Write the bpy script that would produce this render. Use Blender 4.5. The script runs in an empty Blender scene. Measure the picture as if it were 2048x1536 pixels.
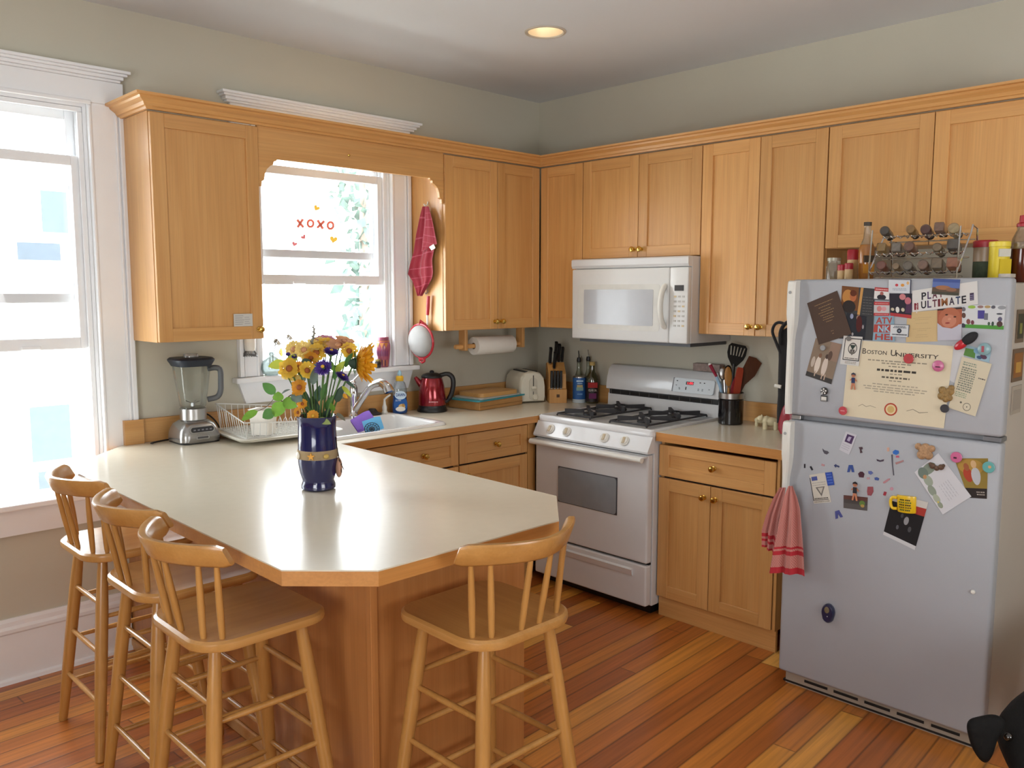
import bpy, bmesh, math, random
from mathutils import Vector, Matrix, Euler
random.seed(7)
PI = math.pi
SC = bpy.context.scene
COL = SC.collection

# ------------------------------------------------------------------ camera
CAM = dict(x=-3.8937, y=-3.7519, z=1.5723, yaw=-0.7728, pitch=-0.1092, roll=0.0007, f=1680.56)
def _axes():
    cy, sy = math.cos(CAM['yaw']), math.sin(CAM['yaw'])
    cp, sp = math.cos(CAM['pitch']), math.sin(CAM['pitch'])
    F = Vector((-sy*cp, cy*cp, sp)); R = Vector((cy, sy, 0)); U = R.cross(F)
    cr, sr = math.cos(CAM['roll']), math.sin(CAM['roll'])
    return R*cr+U*sr, U*cr-R*sr, F
CR, CU, CF = _axes()
CP = Vector((CAM['x'], CAM['y'], CAM['z']))
cd = bpy.data.cameras.new('camera')
co = bpy.data.objects.new('camera', cd); COL.objects.link(co)
co.matrix_world = Matrix(((CR.x, CU.x, -CF.x, CP.x), (CR.y, CU.y, -CF.y, CP.y), (CR.z, CU.z, -CF.z, CP.z), (0, 0, 0, 1)))
cd.sensor_fit = 'HORIZONTAL'; cd.sensor_width = 36.0; cd.lens = CAM['f']/2048*36.0
cd.clip_start = .05; cd.clip_end = 200
SC.camera = co

def at(u, v, **k):
    """surveying: the point of a wall / worktop / door plane seen at a photo position"""
    (a, c), = k.items(); i = 'xyz'.index(a)
    d = CR*((u-1024)/CAM['f']) - CU*((v-768)/CAM['f']) + CF
    return CP + d*((c-CP[i])/d[i])
def at_plane(u, v, pt, off=0.0):
    """same, on the plane through pt that faces the room, off metres behind it"""
    d = CR*((u-1024)/CAM['f']) - CU*((v-768)/CAM['f']) + CF
    dist = (Vector(pt)-CP).dot(CF)+off
    return CP + d*dist

# ------------------------------------------------------------------ materials
MATS = {}
def _nt(name):
    m = bpy.data.materials.new(name); m.use_nodes = True
    nt = m.node_tree; b = nt.nodes['Principled BSDF']
    return m, nt, b
def s2l(c):
    return tuple(((x/12.92) if x <= .04045 else ((x+.055)/1.055)**2.4) for x in c)
def rgb(h):
    if isinstance(h, str):
        h = h.lstrip('#'); return s2l(tuple(int(h[i:i+2], 16)/255 for i in (0, 2, 4)))
    return tuple(h)
def link(nt, a, b): nt.links.new(a, b)
def plain(name, color, rough=.5, metal=0., coat=0., spec=.5, emit=None, estr=0., var=.05, vscale=12., bump=0., bscale=200., sheen=0., trans=0., alpha=1.):
    if name in MATS: return MATS[name]
    m, nt, b = _nt(name); c = rgb(color)
    n = nt.nodes.new('ShaderNodeTexNoise'); n.inputs['Scale'].default_value = vscale; n.inputs['Detail'].default_value = 2
    tc = nt.nodes.new('ShaderNodeTexCoord'); link(nt, tc.outputs['Object'], n.inputs['Vector'])
    r = nt.nodes.new('ShaderNodeValToRGB')
    r.color_ramp.elements[0].position = .3; r.color_ramp.elements[1].position = .7
    r.color_ramp.elements[0].color = (*[max(0, x*(1-var)) for x in c], 1)
    r.color_ramp.elements[1].color = (*[min(1, x*(1+var)) for x in c], 1)
    link(nt, n.outputs['Fac'], r.inputs['Fac']); link(nt, r.outputs['Color'], b.inputs['Base Color'])
    b.inputs['Roughness'].default_value = rough; b.inputs['Metallic'].default_value = metal
    b.inputs['Coat Weight'].default_value = coat; b.inputs['Coat Roughness'].default_value = .08
    b.inputs['Specular IOR Level'].default_value = spec
    b.inputs['Sheen Weight'].default_value = sheen
    b.inputs['Transmission Weight'].default_value = trans
    b.inputs['Alpha'].default_value = alpha
    if emit is not None:
        b.inputs['Emission Color'].default_value = (*rgb(emit), 1); b.inputs['Emission Strength'].default_value = estr
    if bump > 0:
        n2 = nt.nodes.new('ShaderNodeTexNoise'); n2.inputs['Scale'].default_value = bscale; n2.inputs['Detail'].default_value = 3
        link(nt, tc.outputs['Object'], n2.inputs['Vector'])
        bp = nt.nodes.new('ShaderNodeBump'); bp.inputs['Strength'].default_value = bump; bp.inputs['Distance'].default_value = .002
        link(nt, n2.outputs['Fac'], bp.inputs['Height']); link(nt, bp.outputs['Normal'], b.inputs['Normal'])
    MATS[name] = m; return m
def paper(h):
    return plain('paper_'+h.lstrip('#'), h, rough=.6, spec=.25, var=.02)
def glass(name, tint=(1, 1, 1), opac=.06, rough=.02, body=None, bodyfac=0., fres=.55):
    """thin glass: mostly see-through, a mirror sheen on top"""
    if name in MATS: return MATS[name]
    m = bpy.data.materials.new(name); m.use_nodes = True; nt = m.node_tree; nt.nodes.clear()
    out = nt.nodes.new('ShaderNodeOutputMaterial'); tr = nt.nodes.new('ShaderNodeBsdfTransparent'); gl = nt.nodes.new('ShaderNodeBsdfGlossy')
    tr.inputs['Color'].default_value = (*tint, 1); gl.inputs['Roughness'].default_value = rough
    lw = nt.nodes.new('ShaderNodeLayerWeight'); lw.inputs['Blend'].default_value = .25
    ma = nt.nodes.new('ShaderNodeMath'); ma.operation = 'MULTIPLY_ADD'; ma.inputs[1].default_value = fres; ma.inputs[2].default_value = opac
    link(nt, lw.outputs['Fresnel'], ma.inputs[0])
    mx = nt.nodes.new('ShaderNodeMixShader'); link(nt, ma.outputs[0], mx.inputs[0])
    base = tr.outputs[0]
    if body is not None:
        di = nt.nodes.new('ShaderNodeBsdfPrincipled'); di.inputs['Base Color'].default_value = (*rgb(body), 1); di.inputs['Roughness'].default_value = .15
        m2 = nt.nodes.new('ShaderNodeMixShader'); m2.inputs[0].default_value = bodyfac
        link(nt, tr.outputs[0], m2.inputs[1]); link(nt, di.outputs[0], m2.inputs[2]); base = m2.outputs[0]
    link(nt, base, mx.inputs[1]); link(nt, gl.outputs[0], mx.inputs[2]); link(nt, mx.outputs[0], out.inputs['Surface'])
    MATS[name] = m; return m
def wood(name, c1, c2, axis='z', rough=.38, scale=1., coat=.15, vary=.09, figure=.6):
    if name in MATS: return MATS[name]
    m, nt, b = _nt(name); a, c = rgb(c1), rgb(c2)
    tc = nt.nodes.new('ShaderNodeTexCoord'); mp = nt.nodes.new('ShaderNodeMapping')
    s = [22*scale]*3; s['xyz'.index(axis)] = 1.3*scale; mp.inputs['Scale'].default_value = s
    oi = nt.nodes.new('ShaderNodeObjectInfo')
    ad = nt.nodes.new('ShaderNodeVectorMath'); ad.operation = 'ADD'
    sc_ = nt.nodes.new('ShaderNodeVectorMath'); sc_.operation = 'SCALE'; sc_.inputs['Scale'].default_value = 9.
    cb = nt.nodes.new('ShaderNodeCombineXYZ')
    for i in range(3): link(nt, oi.outputs['Random'], cb.inputs[i])
    link(nt, cb.outputs[0], sc_.inputs[0]); link(nt, tc.outputs['Object'], ad.inputs[0]); link(nt, sc_.outputs[0], ad.inputs[1])
    link(nt, ad.outputs[0], mp.inputs['Vector'])
    n1 = nt.nodes.new('ShaderNodeTexNoise'); n1.inputs['Scale'].default_value = 1.; n1.inputs['Detail'].default_value = 5; n1.inputs['Roughness'].default_value = .6; n1.inputs['Distortion'].default_value = .35
    link(nt, mp.outputs[0], n1.inputs['Vector'])
    r = nt.nodes.new('ShaderNodeValToRGB'); e = r.color_ramp.elements
    e[0].position = .25; e[1].position = .75; e[0].color = (*c, 1); e[1].color = (*a, 1)
    link(nt, n1.outputs['Fac'], r.inputs['Fac'])
    mp2 = nt.nodes.new('ShaderNodeMapping'); s2 = [160*scale]*3; s2['xyz'.index(axis)] = 3*scale; mp2.inputs['Scale'].default_value = s2
    link(nt, ad.outputs[0], mp2.inputs['Vector'])
    n2 = nt.nodes.new('ShaderNodeTexNoise'); n2.inputs['Scale'].default_value = 1.; n2.inputs['Detail'].default_value = 2
    link(nt, mp2.outputs[0], n2.inputs['Vector'])
    mr = nt.nodes.new('ShaderNodeMapRange'); mr.inputs['From Min'].default_value = .3; mr.inputs['From Max'].default_value = .7
    mr.inputs['To Min'].default_value = 1-.12*figure; mr.inputs['To Max'].default_value = 1+.08*figure
    link(nt, n2.outputs['Fac'], mr.inputs['Value'])
    mr2 = nt.nodes.new('ShaderNodeMapRange'); mr2.inputs['To Min'].default_value = 1-vary; mr2.inputs['To Max'].default_value = 1+vary
    link(nt, oi.outputs['Random'], mr2.inputs['Value'])
    mu = nt.nodes.new('ShaderNodeMath'); mu.operation = 'MULTIPLY'; link(nt, mr.outputs[0], mu.inputs[0]); link(nt, mr2.outputs[0], mu.inputs[1])
    hv = nt.nodes.new('ShaderNodeHueSaturation'); link(nt, r.outputs[0], hv.inputs['Color']); link(nt, mu.outputs[0], hv.inputs['Value'])
    link(nt, hv.outputs[0], b.inputs['Base Color'])
    b.inputs['Roughness'].default_value = rough; b.inputs['Coat Weight'].default_value = coat; b.inputs['Coat Roughness'].default_value = .2
    MATS[name] = m; return m
def floor_mat():
    m, nt, b = _nt('fir_floor_planks'); W, L = .083, 1.9
    N = nt.nodes.new
    tc = N('ShaderNodeTexCoord'); mp = N('ShaderNodeMapping'); mp.inputs['Rotation'].default_value = (0, 0, math.radians(-3))
    link(nt, tc.outputs['Object'], mp.inputs['Vector'])
    sp = N('ShaderNodeSeparateXYZ'); link(nt, mp.outputs[0], sp.inputs[0])
    def M(op, a, b_=None, c=None):
        n = N('ShaderNodeMath'); n.operation = op
        for i, v in enumerate((a, b_, c)):
            if v is None: continue
            if isinstance(v, (int, float)): n.inputs[i].default_value = v
            else: link(nt, v, n.inputs[i])
        return n.outputs[0]
    yr = M('DIVIDE', sp.outputs['Y'], W); row = M('FLOOR', yr); fy = M('FRACT', yr)
    wn = N('ShaderNodeTexWhiteNoise'); wn.noise_dimensions = '1D'; link(nt, row, wn.inputs['W'])
    xr = M('DIVIDE', M('ADD', sp.outputs['X'], M('MULTIPLY', wn.outputs['Value'], 7.3)), L); col = M('FLOOR', xr); fx = M('FRACT', xr)
    cb = N('ShaderNodeCombineXYZ'); link(nt, row, cb.inputs[0]); link(nt, col, cb.inputs[1])
    w2 = N('ShaderNodeTexWhiteNoise'); w2.noise_dimensions = '2D'; link(nt, cb.outputs[0], w2.inputs['Vector'])
    r = N('ShaderNodeValToRGB'); cr = r.color_ramp
    cols = [(0, '#8f4a1c'), (.22, '#a85c24'), (.45, '#b66a2b'), (.65, '#c1782f'), (.84, '#d4933f'), (1, '#e6ad58')]
    cr.elements[0].color = (*rgb(cols[0][1]), 1); cr.elements[1].color = (*rgb(cols[-1][1]), 1)
    for p, h in cols[1:-1]:
        e = cr.elements.new(p); e.color = (*rgb(h), 1)
    link(nt, w2.outputs['Value'], r.inputs['Fac'])
    m2 = N('ShaderNodeMapping'); m2.inputs['Scale'].default_value = (2.0, 60, 1); link(nt, mp.outputs[0], m2.inputs['Vector'])
    n = N('ShaderNodeTexNoise'); n.inputs['Scale'].default_value = 1.; n.inputs['Detail'].default_value = 5; n.inputs['Distortion'].default_value = .5; link(nt, m2.outputs[0], n.inputs['Vector'])
    mr = N('ShaderNodeMapRange'); mr.inputs['From Min'].default_value = .3; mr.inputs['From Max'].default_value = .7; mr.inputs['To Min'].default_value = .72; mr.inputs['To Max'].default_value = 1.18
    link(nt, n.outputs['Fac'], mr.inputs['Value'])
    edge = M('MINIMUM', M('MULTIPLY', M('MINIMUM', fy, M('SUBTRACT', 1., fy)), 14.), M('MULTIPLY', M('MINIMUM', fx, M('SUBTRACT', 1., fx)), 380.))
    ec = N('ShaderNodeMapRange'); ec.inputs['From Max'].default_value = 1.; ec.inputs['To Min'].default_value = .38; ec.inputs['To Max'].default_value = 1.; link(nt, edge, ec.inputs['Value'])
    hv = N('ShaderNodeHueSaturation'); link(nt, r.outputs[0], hv.inputs['Color']); link(nt, M('MULTIPLY', mr.outputs[0], ec.outputs[0]), hv.inputs['Value'])
    link(nt, hv.outputs[0], b.inputs['Base Color'])
    b.inputs['Roughness'].default_value = .33; b.inputs['Coat Weight'].default_value = .25; b.inputs['Coat Roughness'].default_value = .22
    bp = N('ShaderNodeBump'); bp.inputs['Strength'].default_value = .3; bp.inputs['Distance'].default_value = .002; link(nt, ec.outputs[0], bp.inputs['Height']); link(nt, bp.outputs['Normal'], b.inputs['Normal'])
    MATS['floor'] = m; return m
def check_cloth(name, c1, c2, sc):
    """woven cloth in fine checks"""
    m, nt, b = _nt(name); N = nt.nodes.new
    tc = N('ShaderNodeTexCoord'); ck = N('ShaderNodeTexChecker'); ck.inputs['Scale'].default_value = sc
    ck.inputs['Color1'].default_value = (*rgb(c1), 1); ck.inputs['Color2'].default_value = (*rgb(c2), 1)
    link(nt, tc.outputs['UV'], ck.inputs['Vector']); link(nt, ck.outputs['Color'], b.inputs['Base Color'])
    b.inputs['Roughness'].default_value = .9; b.inputs['Sheen Weight'].default_value = .2
    MATS[name] = m; return m
def stripe_cloth(name, c1, c2, sc, width=.12):
    """cloth with thin pale lines along v and u"""
    m, nt, b = _nt(name); N = nt.nodes.new
    tc = N('ShaderNodeTexCoord'); sp = N('ShaderNodeSeparateXYZ'); link(nt, tc.outputs['UV'], sp.inputs[0])
    def M(op, a, b_):
        n = N('ShaderNodeMath'); n.operation = op
        for i, v in enumerate((a, b_)):
            if isinstance(v, (int, float)): n.inputs[i].default_value = v
            else: link(nt, v, n.inputs[i])
        return n.outputs[0]
    f1 = M('LESS_THAN', M('FRACT', M('MULTIPLY', sp.outputs['Y'], sc), 0), width)
    f2 = M('LESS_THAN', M('FRACT', M('MULTIPLY', sp.outputs['X'], sc*.4), 0), width*.4)
    f = M('MAXIMUM', f1, f2)
    nz = N('ShaderNodeTexNoise'); nz.inputs['Scale'].default_value = 90; link(nt, tc.outputs['Object'], nz.inputs['Vector'])
    f = M('MULTIPLY', f, nz.outputs['Fac'])
    mx = N('ShaderNodeMix'); mx.data_type = 'RGBA'; link(nt, f, mx.inputs['Factor'])
    mx.inputs['A'].default_value = (*rgb(c1), 1); mx.inputs['B'].default_value = (*rgb(c2), 1)
    link(nt, mx.outputs['Result'], b.inputs['Base Color']); b.inputs['Roughness'].default_value = .9; b.inputs['Sheen Weight'].default_value = .3
    MATS[name] = m; return m

def leafy(name, color, var=.12, glow=.45):
    """petal or leaf that lets light through"""
    if name in MATS: return MATS[name]
    m = plain(name, color, .6, var=var, vscale=60); nt = m.node_tree; b = nt.nodes['Principled BSDF']; out = nt.nodes['Material Output']
    t = nt.nodes.new('ShaderNodeBsdfTranslucent'); t.inputs['Color'].default_value = (*rgb(color), 1)
    mx = nt.nodes.new('ShaderNodeMixShader'); mx.inputs[0].default_value = glow
    link(nt, b.outputs[0], mx.inputs[1]); link(nt, t.outputs[0], mx.inputs[2]); link(nt, mx.outputs[0], out.inputs['Surface'])
    return m

# ------------------------------------------------------------------ mesh builder
def wm(o):
    M = o.matrix_basis.copy()
    while o.parent is not None:
        o = o.parent; M = o.matrix_basis @ M
    return M
class MB:
    def __init__(s, M=None):
        s.v = []; s.f = []; s.mi = []; s.sm = []; s.uv = []; s.mats = []; s.M = M or Matrix()
    def _m(s, mat):
        if mat not in s.mats: s.mats.append(mat)
        return s.mats.index(mat)
    def add(s, vs, fs, mat, smooth=False, M=None, uvs=None):
        T = s.M @ M if M is not None else s.M
        b = len(s.v); s.v += [T @ Vector(p) for p in vs]; i = s._m(mat)
        for k, f in enumerate(fs):
            s.f.append([b+j for j in f]); s.mi.append(i); s.sm.append(smooth)
            s.uv.append([uvs[j] for j in f] if uvs else None)
        return s
    def box(s, x0, x1, y0, y1, z0, z1, mat, bev=0., seg=2, M=None):
        if x0 > x1: x0, x1 = x1, x0
        if y0 > y1: y0, y1 = y1, y0
        if z0 > z1: z0, z1 = z1, z0
        if bev <= 0:
            vs = [(x, y, z) for z in (z0, z1) for y in (y0, y1) for x in (x0, x1)]
            return s.add(vs, [(0, 2, 3, 1), (4, 5, 7, 6), (0, 1, 5, 4), (2, 6, 7, 3), (0, 4, 6, 2), (1, 3, 7, 5)], mat, False, M)
        bm = bmesh.new(); bmesh.ops.create_cube(bm, size=1.)
        for v in bm.verts: v.co = ((v.co.x+.5)*(x1-x0)+x0, (v.co.y+.5)*(y1-y0)+y0, (v.co.z+.5)*(z1-z0)+z0)
        bev = min(bev, .49*min(x1-x0, y1-y0, z1-z0))
        bmesh.ops.bevel(bm, geom=bm.edges[:], offset=bev, segments=seg, affect='EDGES', profile=.5)
        s.bm(bm, mat, seg > 2, M); return s
    def bm(s, bm, mat, smooth=False, M=None):
        bm.verts.index_update()
        s.add([v.co.copy() for v in bm.verts], [[v.index for v in f.verts] for f in bm.faces], mat, smooth, M); bm.free(); return s
    def loft(s, rings, mat, cap0=True, cap1=True, smooth=True, closed=True, M=None):
        n = len(rings[0]); vs = [p for r in rings for p in r]; fs = []
        for i in range(len(rings)-1):
            for j in range(n if closed else n-1):
                k = (j+1) % n; fs.append((i*n+j, i*n+k, (i+1)*n+k, (i+1)*n+j))
        if cap0: fs.append(tuple(range(n))[::-1])
        if cap1: fs.append(tuple((len(rings)-1)*n+j for j in range(n)))
        return s.add(vs, fs, mat, smooth, M)
    def lathe(s, prof, mat, n=24, c=(0, 0, 0), cap0=True, cap1=True, M=None, smooth=True):
        rings = [[(c[0]+r*math.cos(2*PI*j/n), c[1]+r*math.sin(2*PI*j/n), c[2]+z) for j in range(n)] for r, z in prof]
        return s.loft(rings, mat, cap0, cap1, smooth, True, M)
    def tube(s, pts, r, mat, n=8, cap=True, closed=False, smooth=True, M=None, flat=1.):
        pts = [Vector(p) for p in pts]; m = len(pts); rr = r if isinstance(r, (list, tuple)) else [r]*m
        rings = []; up = None
        for i, p in enumerate(pts):
            a = pts[(i-1) % m] if (i > 0 or closed) else pts[0]; b = pts[(i+1) % m] if (i < m-1 or closed) else pts[-1]
            t = (b-a); t = t.normalized() if t.length > 1e-9 else Vector((0, 0, 1))
            if up is None:
                up = Vector((0, 0, 1)) if abs(t.z) < .9 else Vector((1, 0, 0))
            x = up - t*up.dot(t)
            if x.length < 1e-6: x = t.orthogonal()
            x.normalize(); up = x; y = t.cross(x)
            rings.append([p+(x*math.cos(2*PI*j/n)*flat+y*math.sin(2*PI*j/n))*rr[i] for j in range(n)])
        if closed: rings.append(rings[0]); cap = False
        return s.loft(rings, mat, cap, cap, smooth, True, M)
    def cyl(s, p0, p1, r0, r1, mat, n=16, M=None, smooth=True):
        return s.tube([p0, p1], [r0, r1], mat, n, M=M, smooth=smooth)
    def prism(s, poly, z0, z1, mat, mside=None, M=None, holes=(), smooth=False):
        """vertical prism over a 2-D outline, with holes"""
        bm = bmesh.new()
        loops = [poly]+list(holes); E = []
        for lp in loops:
            vv = [bm.verts.new((x, y, 0)) for x, y in lp]
            E += [bm.edges.new((vv[i], vv[(i+1) % len(vv)])) for i in range(len(vv))]
        bmesh.ops.triangle_fill(bm, use_beauty=True, edges=E, normal=(0, 0, 1))
        bm.verts.index_update(); P = [v.co.copy() for v in bm.verts]; T = [[v.index for v in f.verts] for f in bm.faces]; bm.free()
        T = [t if (P[t[1]]-P[t[0]]).cross(P[t[2]]-P[t[0]]).z > 0 else t[::-1] for t in T]
        s.add([(p.x, p.y, z1) for p in P], T, mat, False, M); s.add([(p.x, p.y, z0) for p in P], [t[::-1] for t in T], mat, False, M)
        for li, lp in enumerate(loops):
            A = sum(lp[i][0]*lp[(i+1) % len(lp)][1]-lp[(i+1) % len(lp)][0]*lp[i][1] for i in range(len(lp)))
            q = lp if (A > 0) == (li == 0) else lp[::-1]; n = len(q)
            vs = [(x, y, z0) for x, y in q]+[(x, y, z1) for x, y in q]
            s.add(vs, [(i, (i+1) % n, n+(i+1) % n, n+i) for i in range(n)], mside or mat, smooth, M)
        return s
    def ball(s, c, r, mat, n=16, m=10, M=None):
        r = r if isinstance(r, (tuple, list)) else (r, r, r)
        rings = []
        for i in range(m+1):
            a = -PI/2+PI*i/m; k = max(math.cos(a), .02)
            rings.append([(c[0]+r[0]*k*math.cos(2*PI*j/n), c[1]+r[1]*k*math.sin(2*PI*j/n), c[2]+r[2]*math.sin(a)) for j in range(n)])
        return s.loft(rings, mat, True, True, True, True, M)
    def text(s, txt, h, mat, M, depth=0., align='CENTER', width=None, bold=0.):
        P, T, (x0, x1, y0, y1) = glyphs(txt, bold)
        k = h/max(1e-6, .72); w = (x1-x0)*k; kx = k if width is None else width/(x1-x0)
        ox = {'CENTER': -(x0+x1)/2, 'LEFT': -x0, 'RIGHT': -x1}[align]
        s.add([((x+ox)*kx, y*k, 0) for x, y in P], T, mat, False, M); return s
    def build(s, name, parent=None, world=True, smooth_angle=None, origin=None):
        me = bpy.data.meshes.new(name); vs = s.v
        o = bpy.data.objects.new(name, me); COL.objects.link(o)
        if parent is not None:
            o.parent = parent
            if world:
                I = wm(parent).inverted(); vs = [I @ v for v in vs]
        elif world:
            if origin is None:
                xs = [v.x for v in vs]; ys = [v.y for v in vs]; zs = [v.z for v in vs]
                origin = ((min(xs)+max(xs))/2, (min(ys)+max(ys))/2, min(zs))
            o.location = origin; g = Vector(origin); vs = [v-g for v in vs]
        me.from_pydata([tuple(v) for v in vs], [], s.f)
        for m in s.mats: me.materials.append(m)
        me.polygons.foreach_set('material_index', s.mi); me.polygons.foreach_set('use_smooth', s.sm)
        if any(u is not None for u in s.uv):
            ul = me.uv_layers.new(name='uv'); k = 0; data = []
            for f, u in zip(s.f, s.uv):
                for j in range(len(f)): data += list(u[j]) if u else [0., 0.]
            ul.data.foreach_set('uv', data)
        me.update()
        if any(s.sm):
            try: me.set_sharp_from_angle(angle=math.radians(smooth_angle or 38))
            except Exception: pass
        return o
_G = {}
def glyphs(txt, bold=0.):
    k = (txt, bold)
    if k in _G: return _G[k]
    c = bpy.data.curves.new('lettering', 'FONT'); c.body = txt; c.size = 1.; c.resolution_u = 3; c.offset = bold
    o = bpy.data.objects.new('lettering', c); COL.objects.link(o)
    dg = bpy.context.evaluated_depsgraph_get(); dg.update(); me = o.evaluated_get(dg).to_mesh()
    P = [(v.co.x, v.co.y) for v in me.vertices]; T = [list(p.vertices) for p in me.polygons]
    o.evaluated_get(dg).to_mesh_clear(); bpy.data.objects.remove(o); bpy.data.curves.remove(c)
    xs = [p[0] for p in P]; ys = [p[1] for p in P]
    _G[k] = (P, T, (min(xs), max(xs), min(ys), max(ys))); return _G[k]
def thing(name, label, cat, loc=(0, 0, 0), rotz=0., group=None):
    o = bpy.data.objects.new(name, None); COL.objects.link(o); o.empty_display_size = .05
    o.location = loc; o.rotation_euler = (0, 0, rotz); o['label'] = label; o['category'] = cat
    if group: o['group'] = group
    return o
def tag(o, label, cat, group=None):
    o['label'] = label; o['category'] = cat
    if group: o['group'] = group
    return o
def structure(o, label=None):
    o['kind'] = 'structure'
    if label: o['label'] = label
    return o
def sempty(name, loc=(0, 0, 0)):
    o = bpy.data.objects.new(name, None); COL.objects.link(o); o.location = loc; o['kind'] = 'structure'; return o
def dup(root, loc, rotz, label=None, group=None):
    def cp(o, par):
        c = o.copy(); COL.objects.link(c)
        if par is not None: c.parent = par
        for ch in [x for x in o.children]: cp(ch, c)
        return c
    r = cp(root, None); r.location = loc; r.rotation_euler = (0, 0, rotz)
    if label: r['label'] = label
    if group: r['group'] = group
    return r
def rrect(x0, x1, y0, y1, r, z, k=5):
    pts = []
    for cx, cy, a0 in ((x1-r, y1-r, 0), (x0+r, y1-r, 90), (x0+r, y0+r, 180), (x1-r, y0+r, 270)):
        for i in range(k+1):
            a = math.radians(a0+90*i/k); pts.append((cx+r*math.cos(a), cy+r*math.sin(a), z))
    return pts
def rr2(x0, x1, y0, y1, r, k=5): return [(p[0], p[1]) for p in rrect(x0, x1, y0, y1, r, 0, k)]
def bez(p0, p1, p2, p3, n=10):
    p0, p1, p2, p3 = map(Vector, (p0, p1, p2, p3))
    return [p0*(1-t)**3+p1*3*t*(1-t)**2+p2*3*t*t*(1-t)+p3*t**3 for t in [i/n for i in range(n+1)]]
def smooth_path(pts, k=6):
    """Catmull-Rom through the points"""
    P = [Vector(p) for p in pts]; P = [P[0]*2-P[1]]+P+[P[-1]*2-P[-2]]; out = []
    for i in range(1, len(P)-2):
        for j in range(k):
            t = j/k; a, b, c, d = P[i-1], P[i], P[i+1], P[i+2]
            out.append(.5*((2*b)+(c-a)*t+(2*a-5*b+4*c-d)*t*t+(3*b-a-3*c+d)*t**3))
    out.append(P[-2]); return out
# ------------------------------------------------------------------ palette
WALLM = plain('wall_paint_sage', '#c6c1b0', rough=.75, var=.015, vscale=3)
CEILM = plain('ceiling_paint', '#dee0e3', rough=.8, var=.01, vscale=3)
TRIM = plain('white_trim_paint', '#f0f1f3', rough=.35, var=.01)
FLOORM = floor_mat()
M1, M2 = '#d9a668', '#c79052'
WX = wood('maple_x', M1, M2, 'x'); WY = wood('maple_y', M1, M2, 'y'); WZ = wood('maple_z', M1, M2, 'z')
PEN = wood('maple_panel_shaded', '#b97e48', '#a66c38', 'z', rough=.34, coat=.2)  # cabinet maple with the shade on the peninsula base put into its colour
STW = wood('stool_beech', '#c28f50', '#ac793b', 'z', rough=.3, coat=.3, vary=.04, figure=.4)
STX = wood('stool_beech_seat', '#c59254', '#b07d40', 'y', rough=.28, coat=.3, vary=.04, figure=.4)
EDGEX = wood('edge_band_x', '#c58a4a', '#b57a3d', 'x'); EDGEY = wood('edge_band_y', '#c58a4a', '#b57a3d', 'y')
LAM = plain('cream_laminate', '#d6cdb9', rough=.22, var=.012, vscale=30, spec=.5)
BRASS = plain('brass', '#e0bb62', rough=.18, metal=1., var=.02)
CHROME = plain('chrome', '#d8d8da', rough=.08, metal=1., var=.01)
STEEL = plain('brushed_steel', '#b9b9b8', rough=.28, metal=1., var=.03)
BLACKP = plain('black_plastic', '#151516', rough=.4, var=.05)
WHITEA = plain('white_enamel', '#d6d6d6', rough=.28, var=.01, coat=.3)
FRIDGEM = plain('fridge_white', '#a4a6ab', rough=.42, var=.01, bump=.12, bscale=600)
CREAMP = plain('cream_plastic', '#d9d3c2', rough=.4, var=.01)
DARKV = plain('dark_void', '#17130f', rough=.8)
WINGLASS = glass('window_glass', (1, 1, 1), .02)
CLEARG = glass('clear_glass', (.93, .96, .96), .06)

# ------------------------------------------------------------------ room
XL, YF, ZC = -5.8, -5.8, 2.743
W1 = (-3.56, -2.672, .735, 2.335)     # left window: x0 x1 z0 z1
W2 = (-1.952, -1.157, 1.168, 2.335)   # window over the sink
structure(MB().box(XL, .16, YF, .18, -.12, 0, FLOORM).build('floor', origin=(0, 0, 0)), 'fir plank floor')
def hole_ceiling():
    b = MB(); cx, cy, r, a, n = -1.025, -1.025, .08, .16, 32
    ring = [(cx+r*math.cos(2*PI*i/n), cy+r*math.sin(2*PI*i/n)) for i in range(n)]
    b.prism([(XL, YF), (.16, YF), (.16, .18), (XL, .18)], ZC, ZC+.06, CEILM, holes=[ring])
    return b.build('ceiling', origin=(0, 0, ZC))
structure(hole_ceiling(), 'white ceiling')
b = MB()
def wall_strip(b, x0, x1, z0, z1): b.box(x0, x1, 0, .16, z0, z1, WALLM)
wall_strip(b, XL, W1[0], 0, ZC); wall_strip(b, W1[0], W1[1], 0, W1[2]); wall_strip(b, W1[0], W1[1], W1[3], ZC)
wall_strip(b, W1[1], W2[0], 0, ZC); wall_strip(b, W2[0], W2[1], 0, W2[2]); wall_strip(b, W2[0], W2[1], W2[3], ZC); wall_strip(b, W2[1], .16, 0, ZC)
structure(b.build('wall_back', origin=(0, 0, 0)), 'sage painted wall with the two windows')
structure(MB().box(0, .16, YF, 0, 0, ZC, WALLM).build('wall_right', origin=(0, 0, 0)), 'sage painted wall behind the stove')
structure(MB().box(XL-.1, XL, YF, .16, 0, ZC, WALLM).build('wall_left', origin=(XL, 0, 0)))
structure(MB().box(XL, .16, YF-.1, YF, 0, ZC, WALLM).build('wall_front', origin=(0, YF, 0)))
b = MB()
prof = [(0, 0), (.018, 0), (.018, .2), (.026, .208), (.026, .222), (.016, .232), (.016, .25), (.008, .262), (0, .262)]
def sweep_x(b, prof, x0, x1, mat, y0=0., z0=0.):
    n = len(prof); vs = [(x, y0-d, z0+z) for x in (x0, x1) for d, z in prof]
    b.add(vs, [(i, n+i, n+(i+1) % n, (i+1) % n) for i in range(n)]+[tuple(range(n)), tuple(range(2*n-1, n-1, -1))], mat)
sweep_x(b, prof, XL+.01, -2.6, TRIM)
sweep_x(b, [(0, 0), (.034, 0), (.03, .014), (.018, .02), (0, .02)], XL+.01, -2.6, TRIM)
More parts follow.
